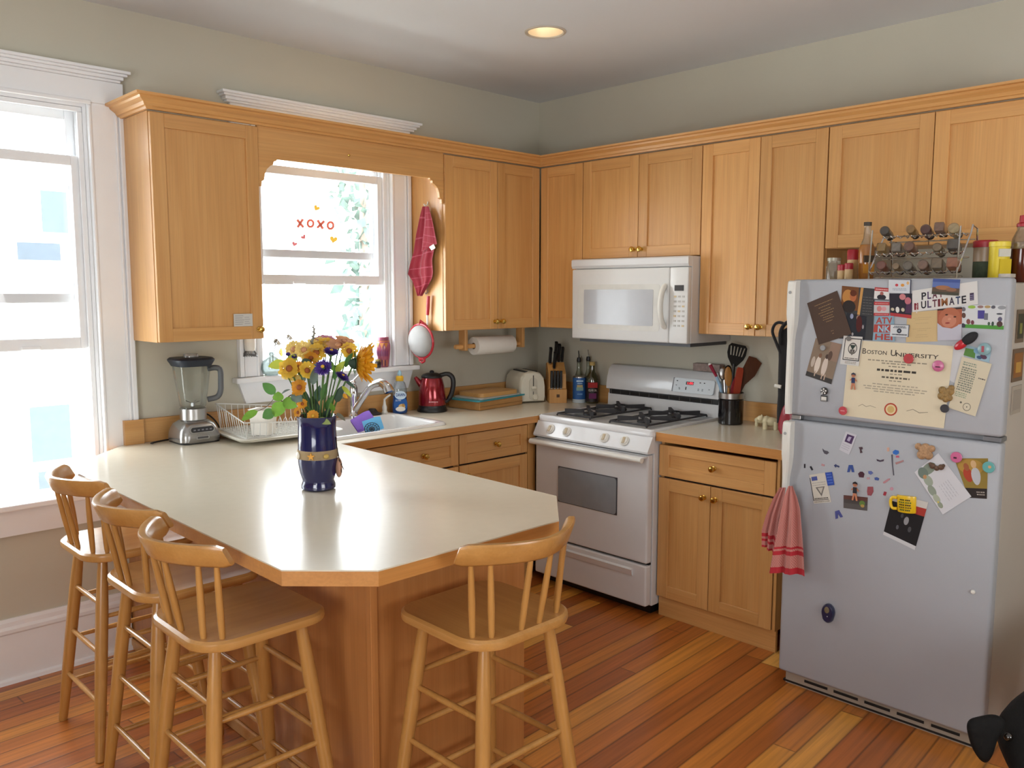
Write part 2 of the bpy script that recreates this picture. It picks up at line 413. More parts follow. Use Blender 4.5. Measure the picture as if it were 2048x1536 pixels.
structure(b.build('baseboard_back', origin=(-4, 0, 0)), 'tall white baseboard under the window')

def make_window(name, W, sill_z, raise_, left_out, right_out, crown_ext, apron_h, label):
    x0, x1, z0, z1 = W; root = sempty(name, ((x0+x1)/2, 0, z0)); root['label'] = label
    # casing with a moulded outer edge
    b = MB()
    for xa, xb, sgn in ((left_out, x0, -1), (x1, right_out, 1)):
        b.box(xa, xb, -.02, -.001, sill_z+.002, z1+.005, TRIM, .002)
        e = xb if sgn > 0 else xa
        b.box(e-.022*sgn, e, -.034, -.019, sill_z+.002, z1+.005, TRIM, .004)
        b.box(e-.036*sgn, e-.026*sgn, -.026, -.019, sill_z+.002, z1+.005, TRIM, .003)
        i = xa if sgn > 0 else xb
        b.box(i, i+.012*sgn, -.028, -.019, sill_z+.002, z1-.005, TRIM, .004)
    b.build('casing', root)
    b = MB().box(left_out-.002, right_out+.002, -.024, -.001, z1+.005, 2.432, TRIM, .002)
    b.box(x0-.012, x1+.012, -.034, -.0195, z1-.0045, z1+.012, TRIM, .004)
    b.build('head_board', root)
    b = MB(); xa, xb = left_out-crown_ext, right_out+crown_ext
    for d, za, zb in ((.034, 2.432, 2.442), (.044, 2.442, 2.456), (.056, 2.456, 2.466), (.066, 2.466, 2.478)):
        k = (.066-d)
        b.box(xa+k, xb-k, -d, -.001, za, zb, TRIM, .002)
    b.build('head_crown', root)
    # jamb lining
    b = MB()
    b.box(x0, x0+.014, 0, .15, z0, z1-.0142, TRIM); b.box(x1-.014, x1, 0, .15, z0, z1-.0142, TRIM); b.box(x0, x1, 0, .15, z1-.014, z1, TRIM)
    for xx, sgn in ((x0+.014, 1), (x1-.014, -1)):
        b.box(xx, xx+.02*sgn, .004, .02, z0, z1-.0345, TRIM, .003)
        b.box(xx, xx+.012*sgn, .058, .07, z0, z1-.014, TRIM)
    b.box(x0+.0145, x1-.0145, .0045, .0195, z1-.034, z1-.0145, TRIM, .003)
    b.build('jamb', root)
    b = MB().box(left_out-.03, right_out+.03, -.055, 0, sill_z-.025, sill_z, TRIM, .005).box(x0, x1, 0, .17, sill_z-.04, sill_z-.004, TRIM)
    b.build('sill', root)
    b = MB(); e = .03
    vs = [(left_out-.005, -.02, sill_z-.026), (right_out+.005, -.02, sill_z-.026), (right_out-.03, -.02, sill_z-.026-apron_h), (left_out+.03, -.02, sill_z-.026-apron_h)]
    vs += [(x, -.001, z) for x, y, z in vs]
    b.add(vs, [(3, 2, 1, 0), (4, 5, 6, 7), (0, 1, 5, 4), (1, 2, 6, 5), (2, 3, 7, 6), (3, 0, 4, 7)], TRIM); b.build('apron', root)
    # sashes
    h = (z1-z0)/2+.01
    def sash(nm, ya, yb, za, zb, st, bot, top):
        b = MB(); xa, xb = x0+.016, x1-.016
        b.box(xa, xa+st, ya, yb, za, zb, TRIM, .003); b.box(xb-st, xb, ya, yb, za, zb, TRIM, .003)
        b.box(xa+st, xb-st, ya, yb, za, za+bot, TRIM, .003); b.box(xa+st, xb-st, ya, yb, zb-top, zb, TRIM, .003)
        s = b.build(nm, root)
        MB().box(xa+st-.004, xb-st+.004, (ya+yb)/2-.002, (ya+yb)/2+.002, za+bot-.004, zb-top+.004, WINGLASS).build('pane', s)
        return s
    sash('inner_sash', .022, .055, z0+raise_, z0+raise_+h-.02, .045, .048, .04)
    sash('outer_sash', .074, .104, z1-h, z1-.016, .045, .04, .045)
    b = MB()
    b.box(x0+.014, x0+.034, .125, .14, z0, z1, TRIM); b.box(x1-.034, x1-.014, .125, .14, z0, z1, TRIM)
    zs = z0+(z1-z0)*.5; b.box(x0+.03, x1-.03, .125, .14, zs-.012, zs+.012, TRIM)
    b.build('storm_frame', root)
    for xx in (x0+.25, x1-.25):
        MB().box(xx-.035, xx+.035, .012, .024, z0+raise_+.004, z0+raise_+.018, TRIM, .003).build('finger_lift', root)
    return root
make_window('window_1', W1, .733, .6, -3.70, -2.531, .022, .105, 'tall white double hung window')
make_window('window_2', W2, 1.167, .44, -2.055, -1.032, .055, .1, 'white double hung window over the sink')
# ------------------------------------------------------------------ cabinets
MX = lambda yf: Matrix.Translation((0, yf, 0))                                     # faces the room from the window wall: local x = world x
MY = lambda xf: Matrix.Translation((xf, 0, 0)) @ Matrix.Rotation(-PI/2, 4, 'Z')    # faces the room from the stove wall: local x = -world y
def shaker(M, u0, u1, z0, z1, hm, parent, name='door', st=.056, rail=None, panel_h=False):
    """framed front: two stiles, two rails and a recessed flat panel, front face at local y = 0"""
    rail = rail or st; b = MB(M); g = .0018
    u0 += g; u1 -= g; z0 += g; z1 -= g
    b.box(u0, u0+st, 0, .02, z0, z1, WZ, .0015, 1); b.box(u1-st, u1, 0, .02, z0, z1, WZ, .0015, 1)
    b.box(u0+st, u1-st, .0004, .02, z0, z0+rail, hm, .0012, 1); b.box(u0+st, u1-st, .0004, .02, z1-rail, z1, hm, .0012, 1)
    b.box(u0+st-.002, u1-st+.002, .009, .016, z0+rail-.002, z1-rail+.002, hm if panel_h else WZ)
    return b.build(name, parent)
def knob(M, u, z, parent):
    b = MB(M @ Matrix.Translation((u, 0, z)) @ Matrix.Rotation(PI/2, 4, 'X'))
    b.lathe([(.011, -.002), (.011, .002), (.006, .004), (.0055, .012), (.010, .016), (.0145, .021), (.0145, .026), (.011, .031), (.004, .033)], BRASS, 18)
    return b.build('knob', parent)
def carcass(M, u0, u1, d, z0, z1, parent, top=True, face=WZ, name='carcass', t=.016):
    b = MB(M); y0, y1 = .0225, d
    b.box(u0, u0+t, y0, y1, z0, z1, WZ); b.box(u1-t, u1, y0, y1, z0, z1, WZ); b.box(u0+t, u1-t, y0, y1, z0, z0+t, face)
    b.box(u0+t, u1-t, y1-.006, y1, z0+t, z1, face)
    if top: b.box(u0+t, u1-t, y0, y1, z1-t, z1, face)
    b.box(u0+t, u1-t, y0+.004, y0+.008, z0+t, z1-(t if top else .05), DARKV)
    return b.build(name, parent)
ZB, ZT = 1.3645, 2.287
D = .3085
def upper_x(u0, u1, splits, z0, label, knobs=(), M=None, hm=WX, d=D-.003):
    M = M or MX(-D); p = M @ Vector(((u0+u1)/2, d, z0))
    r = thing('wall_cabinet', label, 'cabinet', p)
    carcass(M, u0, u1, d, z0, ZT, r)
    e = [u0]+list(splits)+[u1]; doors = [shaker(M, e[i], e[i+1], z0, ZT-.004, hm, r) for i in range(len(e)-1)]
    for di, u, z in knobs: knob(M, u, z, doors[di])
    return r, doors
M_ = MX(-D)
cabL, dl = upper_x(-2.537, -2.074, (), ZB, 'wall cabinet with a paper sticker, hung above the countertop blender between the windows', [(0, -2.097, ZB+.043)])
cabR, dr = upper_x(-1.027, -.3105, (-.647,), ZB, 'double door wall cabinet above the paper towel roll, red towel hung on its side', [(0, -.672, ZB+.043), (1, -.622, ZB+.043)])
N_ = MY(-D)
upper_x(.3125, .634, (), ZB, 'narrow corner wall cabinet beside the microwave, above the knife block', (), N_, WY)
upper_x(.636, 1.401, (1.018,), 1.752, 'short double door wall cabinet directly above the microwave', [(0, .996, 1.795), (1, 1.044, 1.795)], N_, WY)
upper_x(1.403, 2.037, (1.713,), ZB, 'tall double door wall cabinet above the utensil crock', [(0, 1.688, ZB+.045), (1, 1.74, ZB+.045)], N_, WY)
upper_x(2.039, 2.905, (2.472,), 1.7604, 'wide wall cabinet above the refrigerator and spice rack', (), N_, WY)
# paper label on the left door
b = MB(M_).box(-2.215, -2.128, -.0012, -.0002, ZB+.058, ZB+.112, paper('#c9c7c0'))
for i in range(5): b.box(-2.209, -2.175+.004*(i % 3), -.0016, -.001, ZB+.066+i*.009, ZB+.069+i*.009, paper('#a5a3a0'))
for i in range(4): b.box(-2.165, -2.139-.005*(i % 2), -.0016, -.001, ZB+.068+i*.009, ZB+.071+i*.009, paper('#adabab'))
tag(b.build('paper_label'), 'small white printed label stuck on the left wall cabinet door', 'sticker')
# valance
b = MB(M_); zt, zl, zb = 2.31, 2.154, 2.03
def bracket(x, s):
    return [(x, zb), (x+.012*s, zb), (x+.014*s, zb+.022), (x+.026*s, zb+.03), (x+.03*s, zb+.055), (x+.04*s, zb+.078), (x+.058*s, zb+.094), (x+.072*s, zb+.1), (x+.074*s, zb+.112), (x+.088*s, zb+.118), (x+.09*s, zl)]
out = [(-2.0725, zt)]+bracket(-2.0725, 1)+bracket(-1.0285, -1)[::-1]+[(-1.0285, zt)]
b.prism(out, -.026, -.0078, WX, M=Matrix.Rotation(PI/2, 4, 'X'))
val = b.build('window_valance'); tag(val, 'maple valance board with scalloped brackets spanning above the sink window', 'valance')
MB(M_).lathe([(.006, 0), (.006, .003), (.003, .006)], BRASS, 12, M=Matrix.Translation((-1.608, .006, 2.213)) @ Matrix.Rotation(PI/2, 4, 'X')).build('screw', val)
# crown moulding around the tops
prof = [(0, 2.2885), (.012, 2.2885), (.016, 2.297), (.024, 2.300), (.03, 2.312), (.046, 2.323), (.05, 2.331), (.064, 2.334), (.066, 2.343), (0, 2.343)]
b = MB(); path = [(-2.538, -.002), (-2.538, -.302), (-.302, -.302), (-.302, -2.906)]
dirs = [Vector((-1, 0)), Vector((-1, -1)), Vector((-1, -1)), Vector((-1, 0))]
n = len(prof)
for i in range(3):
    vs = [(path[k][0]+dirs[k].x*d, path[k][1]+dirs[k].y*d, z) for k in (i, i+1) for d, z in prof]
    b.add(vs, [(j, n+j, n+(j+1) % n, (j+1) % n) for j in range(n)], (WY, WX, WY)[i])
for k, mt in ((0, WY), (3, WY)):
    b.add([(path[k][0]+dirs[k].x*d, path[k][1]+dirs[k].y*d, z) for d, z in prof], [tuple(range(n))], mt)
tag(b.build('cabinet_crown'), 'maple crown moulding running along the tops of all wall cabinets', 'moulding')

# base units
ZW = .914
BX = MX(-.62)
def base(u0, u1, M, z1, label, name='base_cabinet', d=.615, kick=.02, hm=WX, sink=False):
    r = thing(name, label, 'cabinet', M @ Vector(((u0+u1)/2, d, 0)))
    carcass(M, u0, u1, d, .1, z1, r, top=False)
    MB(M).box(u0+.002, u1-.002, .02, .035, 0, .0995, hm).build('toe_kick', r)
    return r
r = base(-1.205, -.66, BX, .872, 'corner base cabinet left of the stove, brass knob drawer over a door')
d = shaker(BX, -1.205, -.722, .714, .866, WX, r, 'drawer', .05, .045, True); knob(BX, -.955, .79, d)
d = shaker(BX, -1.205, -.722, .103, .708, WX, r, 'door'); knob(BX, -1.165, .655, d)
MB(BX).box(-.718, -.66, .004, .022, .103, .866, WZ).build('filler_strip', r)
r = base(-1.972, -1.209, BX, .872, 'sink base cabinet with a false drawer front under the white sink')
d = shaker(BX, -1.90, -1.209, .714, .866, WX, r, 'drawer', .05, .045, True); knob(BX, -1.43, .79, d)
for a, c, k in ((-1.90, -1.556, -1.59), (-1.552, -1.209, -1.518)):
    d = shaker(BX, a, c, .103, .708, WX, r, 'door'); knob(BX, k, .655, d)
BY = MY(-.62)
r = base(1.404, 2.03, BY, .867, 'base cabinet right of the stove with one drawer over two doors', hm=WY)
d = shaker(BY, 1.404, 2.014, .696, .85, WY, r, 'drawer', .055, .045, True); knob(BY, 1.708, .775, d)
for a, c, k in ((1.404, 1.693, 1.662), (1.693, 2.014, 1.722)):
    d = shaker(BY, a, c, .1, .69, WY, r, 'door', .06, .06); knob(BY, k, .634, d)
MB(BY).box(2.017, 2.03, .004, .022, .1, .867, WZ).build('filler_strip', r)
# peninsula base
r = thing('peninsula_base', 'plain maple panelled base carrying the peninsula worktop', 'cabinet', (-2.285, -1.2, 0))
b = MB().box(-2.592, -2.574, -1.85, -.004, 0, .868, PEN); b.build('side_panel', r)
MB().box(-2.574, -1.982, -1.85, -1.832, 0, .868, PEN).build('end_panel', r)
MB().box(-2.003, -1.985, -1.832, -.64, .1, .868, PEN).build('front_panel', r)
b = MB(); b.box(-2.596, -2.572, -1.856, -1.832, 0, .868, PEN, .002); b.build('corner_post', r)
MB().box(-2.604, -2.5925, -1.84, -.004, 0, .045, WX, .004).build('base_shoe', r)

# worktops
outl = [(-.003, -.003), (-2.58, -.003), (-2.925, -.35), (-2.932, -1.98), (-2.768, -2.143), (-2.134, -2.143), (-1.925, -1.94), (-1.905, -.645), (-.655, -.645), (-.655, -.632), (-.003, -.632)]
hole = rr2(-1.872, -1.248, -.535, -.105, .05, 4)
r = thing('countertop', 'cream laminate countertop with maple edge, sink run and angled peninsula', 'countertop', (-1.9, -.9, .875))
b = MB().prism(outl, .9105, ZW, LAM, holes=[hole]); b.build('worktop', r)
b = MB().prism(outl, .874, .9103, EDGEX, holes=[hole]); b.build('edge_band', r)
b = MB().box(-2.578, -.02, -.022, -.003, ZW, 1.018, WX, .002).box(-.022, -.003, -.632, -.003, ZW, 1.018, WY, .002).box(-2.596, -2.581, -.0405, -.003, .872, 1.02, WX).box(-2.581, -2.515, -.0405, -.0225, ZW+.0003, 1.02, WX); b.build('backsplash', r)
r = thing('countertop', 'short cream laminate countertop between the stove and the refrigerator', 'countertop', (-.33, -1.73, .868))
MB().box(-.645, -.003, -2.055, -1.405, .8965, ZW-.004, LAM).build('worktop', r)
b = MB().box(-.645, -.003, -2.055, -1.405, .869, .8963, EDGEY).box(-.647, -.643, -2.057, -1.404, .868, ZW-.0045, EDGEY); b.build('edge_band', r)
MB().box(-.022, -.003, -2.055, -1.405, ZW-.004, 1.012, WY, .002).build('backsplash', r)
# ------------------------------------------------------------------ stove
r = thing('gas_range', 'white freestanding gas range with black burner grates and slanted knob panel', 'stove', (-.34, -1.02, 0))
t0, t1 = .6475, 1.4015
S = Matrix.Rotation(-PI/2, 4, 'Z')      # local x = t (along the wall), local y = world x
b = MB(S)
b.box(t0+.004, t1-.004, -.648, -.03, .05, .9, WHITEA, .004); b.build('body', r)
b = MB(S).box(t0+.03, t1-.03, -.62, -.05, 0, .049, BLACKP); b.build('kick_base', r)
# cooktop with raised rim
b = MB(S)
b.loft([rrect(t0, t1, -.672, -.03, .018, .888), rrect(t0, t1, -.672, -.03, .018, .912), rrect(t0+.006, t1-.006, -.666, -.036, .016, .92), rrect(t0+.02, t1-.02, -.65, -.06, .014, .921), rrect(t0+.03, t1-.03, -.635, -.075, .014, .913)], WHITEA)
ct = b.build('cooktop', r)
# slanted control panel
b = MB(S)
pr_ = [(-.65, .888), (-.668, .888), (-.708, .818), (-.704, .808), (-.65, .808)]
vs = [(x, y, z) for x in (t0, t1) for y, z in pr_]; n = 5
b.add(vs, [(i, (i+1) % n, n+(i+1) % n, n+i) for i in range(n)]+[(4, 3, 2, 1, 0), (5, 6, 7, 8, 9)], WHITEA)
b.box(t0+.002, t1-.002, -.6685, -.66, .8875, .8885, plain('panel_seam', '#56555a', .6))
pan = b.build('control_panel', r)
ang = math.atan2(.04, .07)
KW = plain('knob_white', '#dedcd4', .35, var=.01); KT = plain('knob_tan', '#b9a98c', .45, var=.02)
for t in (.758, .874, 1.125, 1.25):
    Mk = S @ Matrix.Translation((t, -.690, .853)) @ Matrix.Rotation(PI/2-ang, 4, 'X')
    b = MB(Mk).lathe([(.026, 0), (.026, .003), (.023, .005), (.021, .005), (.02, .008), (.018, .0095), (.004, .01)], KW, 24)
    b.box(-.008, .008, -.016, .016, .008, .0135, KT, .0025); b.build('knob', pan)
# oven door
b = MB(S)
b.box(t0+.003, t1-.008, -.692, -.65, .268, .80, WHITEA, .008)
b.box(t0+.17, t1-.19, -.6945, -.69, .475, .665, plain('seam_dark', '#38383c', .4), .0015)
door = b.build('oven_door', r)
GL = plain('oven_window', '#868e95', rough=.12, var=.05, coat=.5)
b = MB(S @ Matrix.Translation((0, -.6952, 0)) @ Matrix.Rotation(PI/2, 4, 'X'))
b.prism(rr2(t0+.174, t1-.194, .479, .661, .016), -.0005, .002, GL); b.build('oven_window', door)
b = MB(S)
b.tube([(t0+.006, -.735, .782), (t1-.012, -.735, .782)], .014, KW, 12, flat=1.)
b.box(t0+.002, t1-.008, -.738, -.692, .788, .797, WHITEA, .003)
for t in (t0+.03, t1-.045): b.box(t-.012, t+.012, -.733, -.69, .772, .79, KW, .003)
b.build('handle', door)
b = MB(S).box(t0+.003, t1-.008, -.694, -.65, .055, .258, WHITEA, .008); dw = b.build('storage_drawer', r)
b = MB(S); vs = []
for x in (t0+.13, t1-.085):
    vs += [(x, -.6945, .232), (x, -.708, .226), (x, -.700, .196), (x, -.6945, .196)]
b.add(vs, [(0, 1, 5, 4), (1, 2, 6, 5), (2, 3, 7, 6), (3, 0, 4, 7), (3, 2, 1, 0), (4, 5, 6, 7)], WHITEA); b.build('drawer_pull', dw)
MB(S).box(t0+.004, t1-.01, -.668, -.652, .2585, .2675, DARKV).build('door_gap', r)
# backguard
b = MB(S); ys = [(-.012, .915), (-.082, .915), (-.078, .985), (-.07, .99), (-.07, 1.008), (-.098, 1.016), (-.098, 1.03), (-.09, 1.085), (-.075, 1.128), (-.052, 1.15), (-.03, 1.155), (-.012, 1.15)]
vs = [(x, y, z) for x in (t0, t1-.004) for y, z in ys]; n = len(ys)
b.add(vs, [(i, (i+1) % n, n+(i+1) % n, n+i) for i in range(n)]+[tuple(range(n))[::-1], tuple(range(n, 2*n))], WHITEA, True); bg = b.build('backguard', r, smooth_angle=30)
b = MB(S); b.box(t0+.012, t1-.016, -.081, -.0715, .984, 1.012, BLACKP)
k = 10; w = (t1-t0-.08)/k
for i in range(k): b.box(t0+.03+i*w, t0+.03+(i+1)*w-.008, -.0835, -.08, .989, 1.005, DARKV)
for i in range(k+1): b.box(t0+.026+i*w-.002, t0+.026+i*w+.002, -.084, -.08, .987, 1.007, plain('vent_bar', '#47423f', .5))
b.build('vent_grille', bg)
tilt = math.atan2(.008, .055)
Mc = S @ Matrix.Translation((1.243, -.0985, 1.072)) @ Matrix.Rotation(PI/2-.26, 4, 'X')
b = MB(Mc); b.prism(rr2(-.128, .128, -.037, .04, .012), -.004, .002, plain('control_plate', '#d3dbe0', .3, var=.01))
b.box(-.132, -.126, -.036, .04, .0, .003, plain('plate_edge', '#8b8d91', .4))
RED = plain('red_led', '#ff2430', emit='#ff2233', estr=2.5)
b.box(-.048, .0, .006, .024, .0015, .0028, plain('led_window', '#280a0c', .2))
TXT = plain('dark_print', '#2c2b30', .6)
b.text('1:00', .012, RED, Matrix.Translation((-.02, .0095, .0034)), width=.034)
b.box(-.046, -.040, -.022, -.006, .002, .003, TXT)
for x, y in ((-.105, .024), (-.107, .0), (-.085, -.014), (-.083, -.02), (.04, .022), (.066, .022), (.035, -.012), (.06, -.012), (.035, -.019), (.06, -.019), (.1, -.01)):
    b.box(x-.004, x+.004, y-.0025, y+.0025, .002, .003, TXT if y > .01 else plain('grey_print', '#8e979d', .6))
b.build('control_display', bg)
# burner wells and grates
IRON = plain('cast_iron', '#2e2d30', rough=.6, var=.1, bump=.2, bscale=300)
def grate(tc):
    for yc in (-.475, -.215):
        b = MB(S); b.lathe([(.085, .9165), (.085, .9185), (.06, .915), (.03, .915)], plain('burner_bowl', '#a9a9a8', .3, .6), 24, c=(tc, yc, 0))
        b.lathe([(.036, .915), (.036, .925), (.03, .93), (.005, .931)], IRON, 20, c=(tc, yc, 0))
        b.build('burner', r)
    b = MB(S); z = .944
    for x in (tc-.115, tc+.115): b.tube([(x, -.61, .918), (x, -.6, .926), (x, -.09, .926), (x, -.08, .918)], .005, IRON, 6)
    for y in (-.605, -.345, -.085): b.tube([(tc-.115, y, .926), (tc+.115, y, .926)], .005, IRON, 6)
    for yc in (-.475, -.215):
        for k in range(4):
            a = PI/4+k*PI/2; c, s_ = math.cos(a), math.sin(a)
            p0 = Vector((tc+c*.03, yc+s_*.03, .946)); p1 = Vector((tc+c*.135, yc+s_*.135, .95)); p2 = Vector((tc+c*.15, yc+s_*.15, .926))
            p1.x = max(tc-.115, min(tc+.115, p1.x)); p2.x = max(tc-.115, min(tc+.115, p2.x))
            nx, ny = -s_*.008, c*.008
            vs = []
            for q in (p0, p1):
                for dz in (0, -.026 if q is p1 else -.016): vs += [(q.x-nx, q.y-ny, q.z+dz), (q.x+nx, q.y+ny, q.z+dz)]
            b.add(vs, [(0, 1, 5, 4), (2, 6, 7, 3), (0, 4, 6, 2), (1, 3, 7, 5), (0, 2, 3, 1), (4, 5, 7, 6)], IRON)
    b.build('grate', r)
grate(.845); grate(1.205)

# ------------------------------------------------------------------ microwave
r = thing('microwave', 'white over-range microwave with a curved handle and pale window, above the stove', 'microwave', (-.2, -1.02, 1.31))
b = MB(S); b.box(.642, 1.4, -.37, -.003, 1.318, 1.748, WHITEA, .004)
b.box(.66, 1.385, -.35, -.02, 1.300, 1.3175, plain('underside_grey', '#55575c', .5)); b.build('body', r)
MWD = plain('microwave_door', '#d8d8d6', rough=.35, var=.01, coat=.1)
b = MB(S); b.box(.646, 1.29, -.404, -.3705, 1.318, 1.694, MWD, .008, 3); dr = b.build('door', r)
M2_ = S @ Matrix.Translation((0, -.4045, 0)) @ Matrix.Rotation(PI/2, 4, 'X')
b = MB(M2_); b.prism(rr2(.69, 1.235, 1.372, 1.612, .016), -.002, .0006, plain('window_border', '#cfcdc6', .45)); b.build('window_border', dr)
b = MB(M2_); b.prism(rr2(.735, 1.195, 1.40, 1.585, .006), .0, .0016, plain('microwave_glass', '#a3a3a6', rough=.3, coat=.25, var=.03)); b.build('window', dr)
pts = bez((1.27, -.405, 1.395), (1.262, -.452, 1.42), (1.262, -.452, 1.58), (1.27, -.405, 1.607), 14)
MB(S).tube(pts, [.011]+[.014]*13+[.011], KW, 10).build('handle', dr)
b = MB(S).box(1.2915, 1.4, -.402, -.3705, 1.318, 1.694, MWD, .006, 3)
cp_ = b.build('control_panel', r)
b = MB(M2_ @ Matrix.Translation((0, 0, -.0015)))
b.box(1.322, 1.375, 1.578, 1.606, -.001, .0012, plain('display_dark', '#3c4248', .15))
for i in range(7):
    for j in range(3):
        cx = 1.326+j*.024; cz = 1.55-i*.024
        b.box(cx-.007, cx+.007, cz-.0045, cz+.0045, -.001, .0008, plain('button_grey', '#b7b4ae', .5) if (i+j) % 4 else plain('button_tan', '#c9b48c', .5))
b.build('keypad', cp_)
b = MB(S); ys = [(-.37, 1.698), (-.398, 1.698), (-.405, 1.712), (-.405, 1.742), (-.395, 1.748), (-.37, 1.748)]
vs = [(x, y, z) for x in (.642, 1.4) for y, z in ys]; n = 6
b.add(vs, [(i, (i+1) % n, n+(i+1) % n, n+i) for i in range(n)]+[tuple(range(n))[::-1], tuple(range(n, 2*n))], WHITEA); b.build('top_vent', r)

# ------------------------------------------------------------------ refrigerator
FX = -.852; ft0, ft1 = 2.174, 2.928
r = thing('refrigerator', 'white top-freezer refrigerator covered with magnets, photos and cards', 'refrigerator', (-.47, -2.55, 0))
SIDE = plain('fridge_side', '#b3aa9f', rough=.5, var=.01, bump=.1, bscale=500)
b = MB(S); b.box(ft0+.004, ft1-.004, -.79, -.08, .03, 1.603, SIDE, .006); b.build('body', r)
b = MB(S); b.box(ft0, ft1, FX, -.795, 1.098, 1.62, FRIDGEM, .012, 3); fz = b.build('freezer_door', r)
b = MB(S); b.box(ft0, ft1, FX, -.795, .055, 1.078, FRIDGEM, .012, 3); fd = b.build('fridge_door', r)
MB(S).box(ft0+.01, ft1-.01, -.81, -.796, .06, 1.61, plain('gasket_grey', '#8a8b8f', .6)).build('gasket', r)
b = MB(S); b.box(ft0+.02, ft1-.02, FX+.03, -.79, .0, .05, plain('kick_beige', '#9d9182', .6)).box(ft0+.01, ft1-.01, FX+.045, FX+.029, .004, .012, BLACKP)
for i in range(5): b.box(ft0+.1+i*.12, ft0+.195+i*.12, FX+.028, FX+.034, .026, .036, DARKV)
b.build('kick_grille', r)
b = MB(S); b.box(ft1-.06, ft1-.004, FX+.012, -.78, 1.0795, 1.0965, plain('hinge_grey', '#77787c', .4, .6), .002); b.build('centre_hinge', r); MB(S).box(ft0+.012, ft0+.05, FX+.012, -.81, 1.0795, 1.0965, STEEL, .002).build('latch_plate', r)
b = MB(S); b.prism(rr2(ft1-.05, ft1-.012, -.83, -.76, .014), 1.6205, 1.632, SIDE); b.build('hinge_cap', r)
def fhandle(z0, z1, par, up):
    b = MB(S); zt, zb = (z1, z0) if up else (z0, z1); sg = 1 if up else -1
    pts = [(ft0+.017, FX-.02, zt), (ft0+.017, FX-.034, zt-.015*sg), (ft0+.017, FX-.036, zt-.11*sg), (ft0+.016, FX-.03, zt-.17*sg), (ft0+.011, FX-.022, zt-.23*sg), (ft0+.009, FX-.02, zb+.06*sg), (ft0+.009, FX-.014, zb)]
    P = smooth_path(pts, 4); W = [.0165 if abs(p.z-zt) < .13 else .0165-.006*min(1, (abs(p.z-zt)-.13)/.1) for p in P]
    rings = [[(p.x-w, p.y, p.z), (p.x-w*.6, p.y-.008, p.z), (p.x+w*.6, p.y-.008, p.z), (p.x+w, p.y, p.z), (p.x+w, FX+.001, p.z), (p.x-w, FX+.001, p.z)] for p, w in zip(P, W)]
    if not up: rings = rings[::-1]
    b.loft(rings[::-1] if True else rings, KW, smooth=False); h = b.build('handle', par)
    z = zt-.045*sg
    MB(S).cyl((ft0+.017, FX-.040, z), (ft0+.017, FX-.0455, z), .006, .006, plain('screw_grey', '#9a9a98', .4), 12).build('screw_cap', h)
fhandle(1.102, 1.616, fz, True)
fhandle(.66, 1.074, fd, True)
# ------------------------------------------------------------------ bar stools (local +y looks to the counter)
def make_stool(label):
    r = thing('bar_stool', label, 'stool', (0, 0, 0), group='beech bar stools at the peninsula')
    n = 10; pts = []
    def seat_ring(k, z):
        out = []
        for cx, cy, a0, rx in ((.112, .118, 0, .075), (-.112, .118, 90, .075), (-.092, -.092, 180, .098), (.092, -.092, 270, .098)):
            for i in range(n+1):
                a = math.radians(a0+90*i/n); out.append((cx+(rx-k)*math.cos(a), cy+(rx-k)*math.sin(a), z))
        return out
    b = MB(); b.loft([seat_ring(.014, .669), seat_ring(.003, .674), seat_ring(0, .682), seat_ring(.002, .694), seat_ring(.010, .7), seat_ring(.06, .6965)], STX); b.build('seat', r, world=False)
    feet = {}
    for sx in (-1, 1):
        for sy in (-1, 1):
            p0 = Vector((sx*.195, sy*(.19), .0)); p1 = Vector((sx*.118, sy*.122, .672)); feet[sx, sy] = (p0, p1)
            b = MB(); ts = [0, .02, .25, .5, .75, .93, 1]; rs = [.0145, .0155, .019, .0205, .0205, .017, .0145]
            b.tube([p0+(p1-p0)*t for t in ts], rs, STW, 14); b.cyl(p0+Vector((0, 0, .0)), p0+Vector((0, 0, -.0005)), .012, .012, BLACKP, 10); b.build('leg', r, world=False)
    def on(l, z):
        p0, p1 = feet[l]; return p0+(p1-p0)*(z/.672)
    for sy in (-1, 1):
        for z in (.185, .35, .515):
            b = MB(); b.tube([on((-1, sy), z), on((-1, sy), z)*.5+on((1, sy), z)*.5, on((1, sy), z)], [.0075, .0095, .0075], STW, 10); b.build('rung', r, world=False)
    for sx in (-1, 1):
        for z in (.15, .32, .475):
            b = MB(); b.tube([on((sx, -1), z), on((sx, -1), z)*.5+on((sx, 1), z)*.5, on((sx, 1), z)], [.0075, .0095, .0075], STW, 10); b.build('rung', r, world=False)
    # curved top rail
    def arc(x, k=0.): return -.226-k+1.85*abs(x)**1.8
    xs = [-.206+.412*i/28 for i in range(29)]; rings = []
    for i, x in enumerate(xs):
        e = min(1, (.206-abs(x))/.012); h = .0295*(.78+.22*math.sqrt(max(0, 1-(1-e)**2))); zc = .924; th = .0125
        dx = .01; tx, ty = 2*dx, arc(x+dx)-arc(x-dx); L = math.hypot(tx, ty); nx, ny = ty/L, -tx/L
        y = arc(x); ring = []
        for a, c in ((1, -.75), (1, .75), (.6, 1), (-.6, 1), (-1, .75), (-1, -.75), (-.6, -1), (.6, -1)):
            ring.append((x+nx*th*a, y+ny*th*a-.012*c, zc+h*c))
        rings.append(ring[::-1])
    b = MB(); b.loft(rings, STX, smooth=True); b.build('top_rail', r, world=False, smooth_angle=50)
    for x, y in ((-.155, -.118), (-.12, -.152), (-.033, -.17), (.033, -.17), (.12, -.152), (.155, -.118)):
        xt = x*1.13; p0 = Vector((x, y, .692)); p1 = Vector((xt, arc(xt)+.010, .902))
        b = MB(); b.tube([p0+(p1-p0)*t for t in (0, .1, .4, .75, 1)], [.0065, .0085, .0095, .0085, .0065], STW, 10); b.build('spindle', r, world=False)
    return r
st = make_stool('')
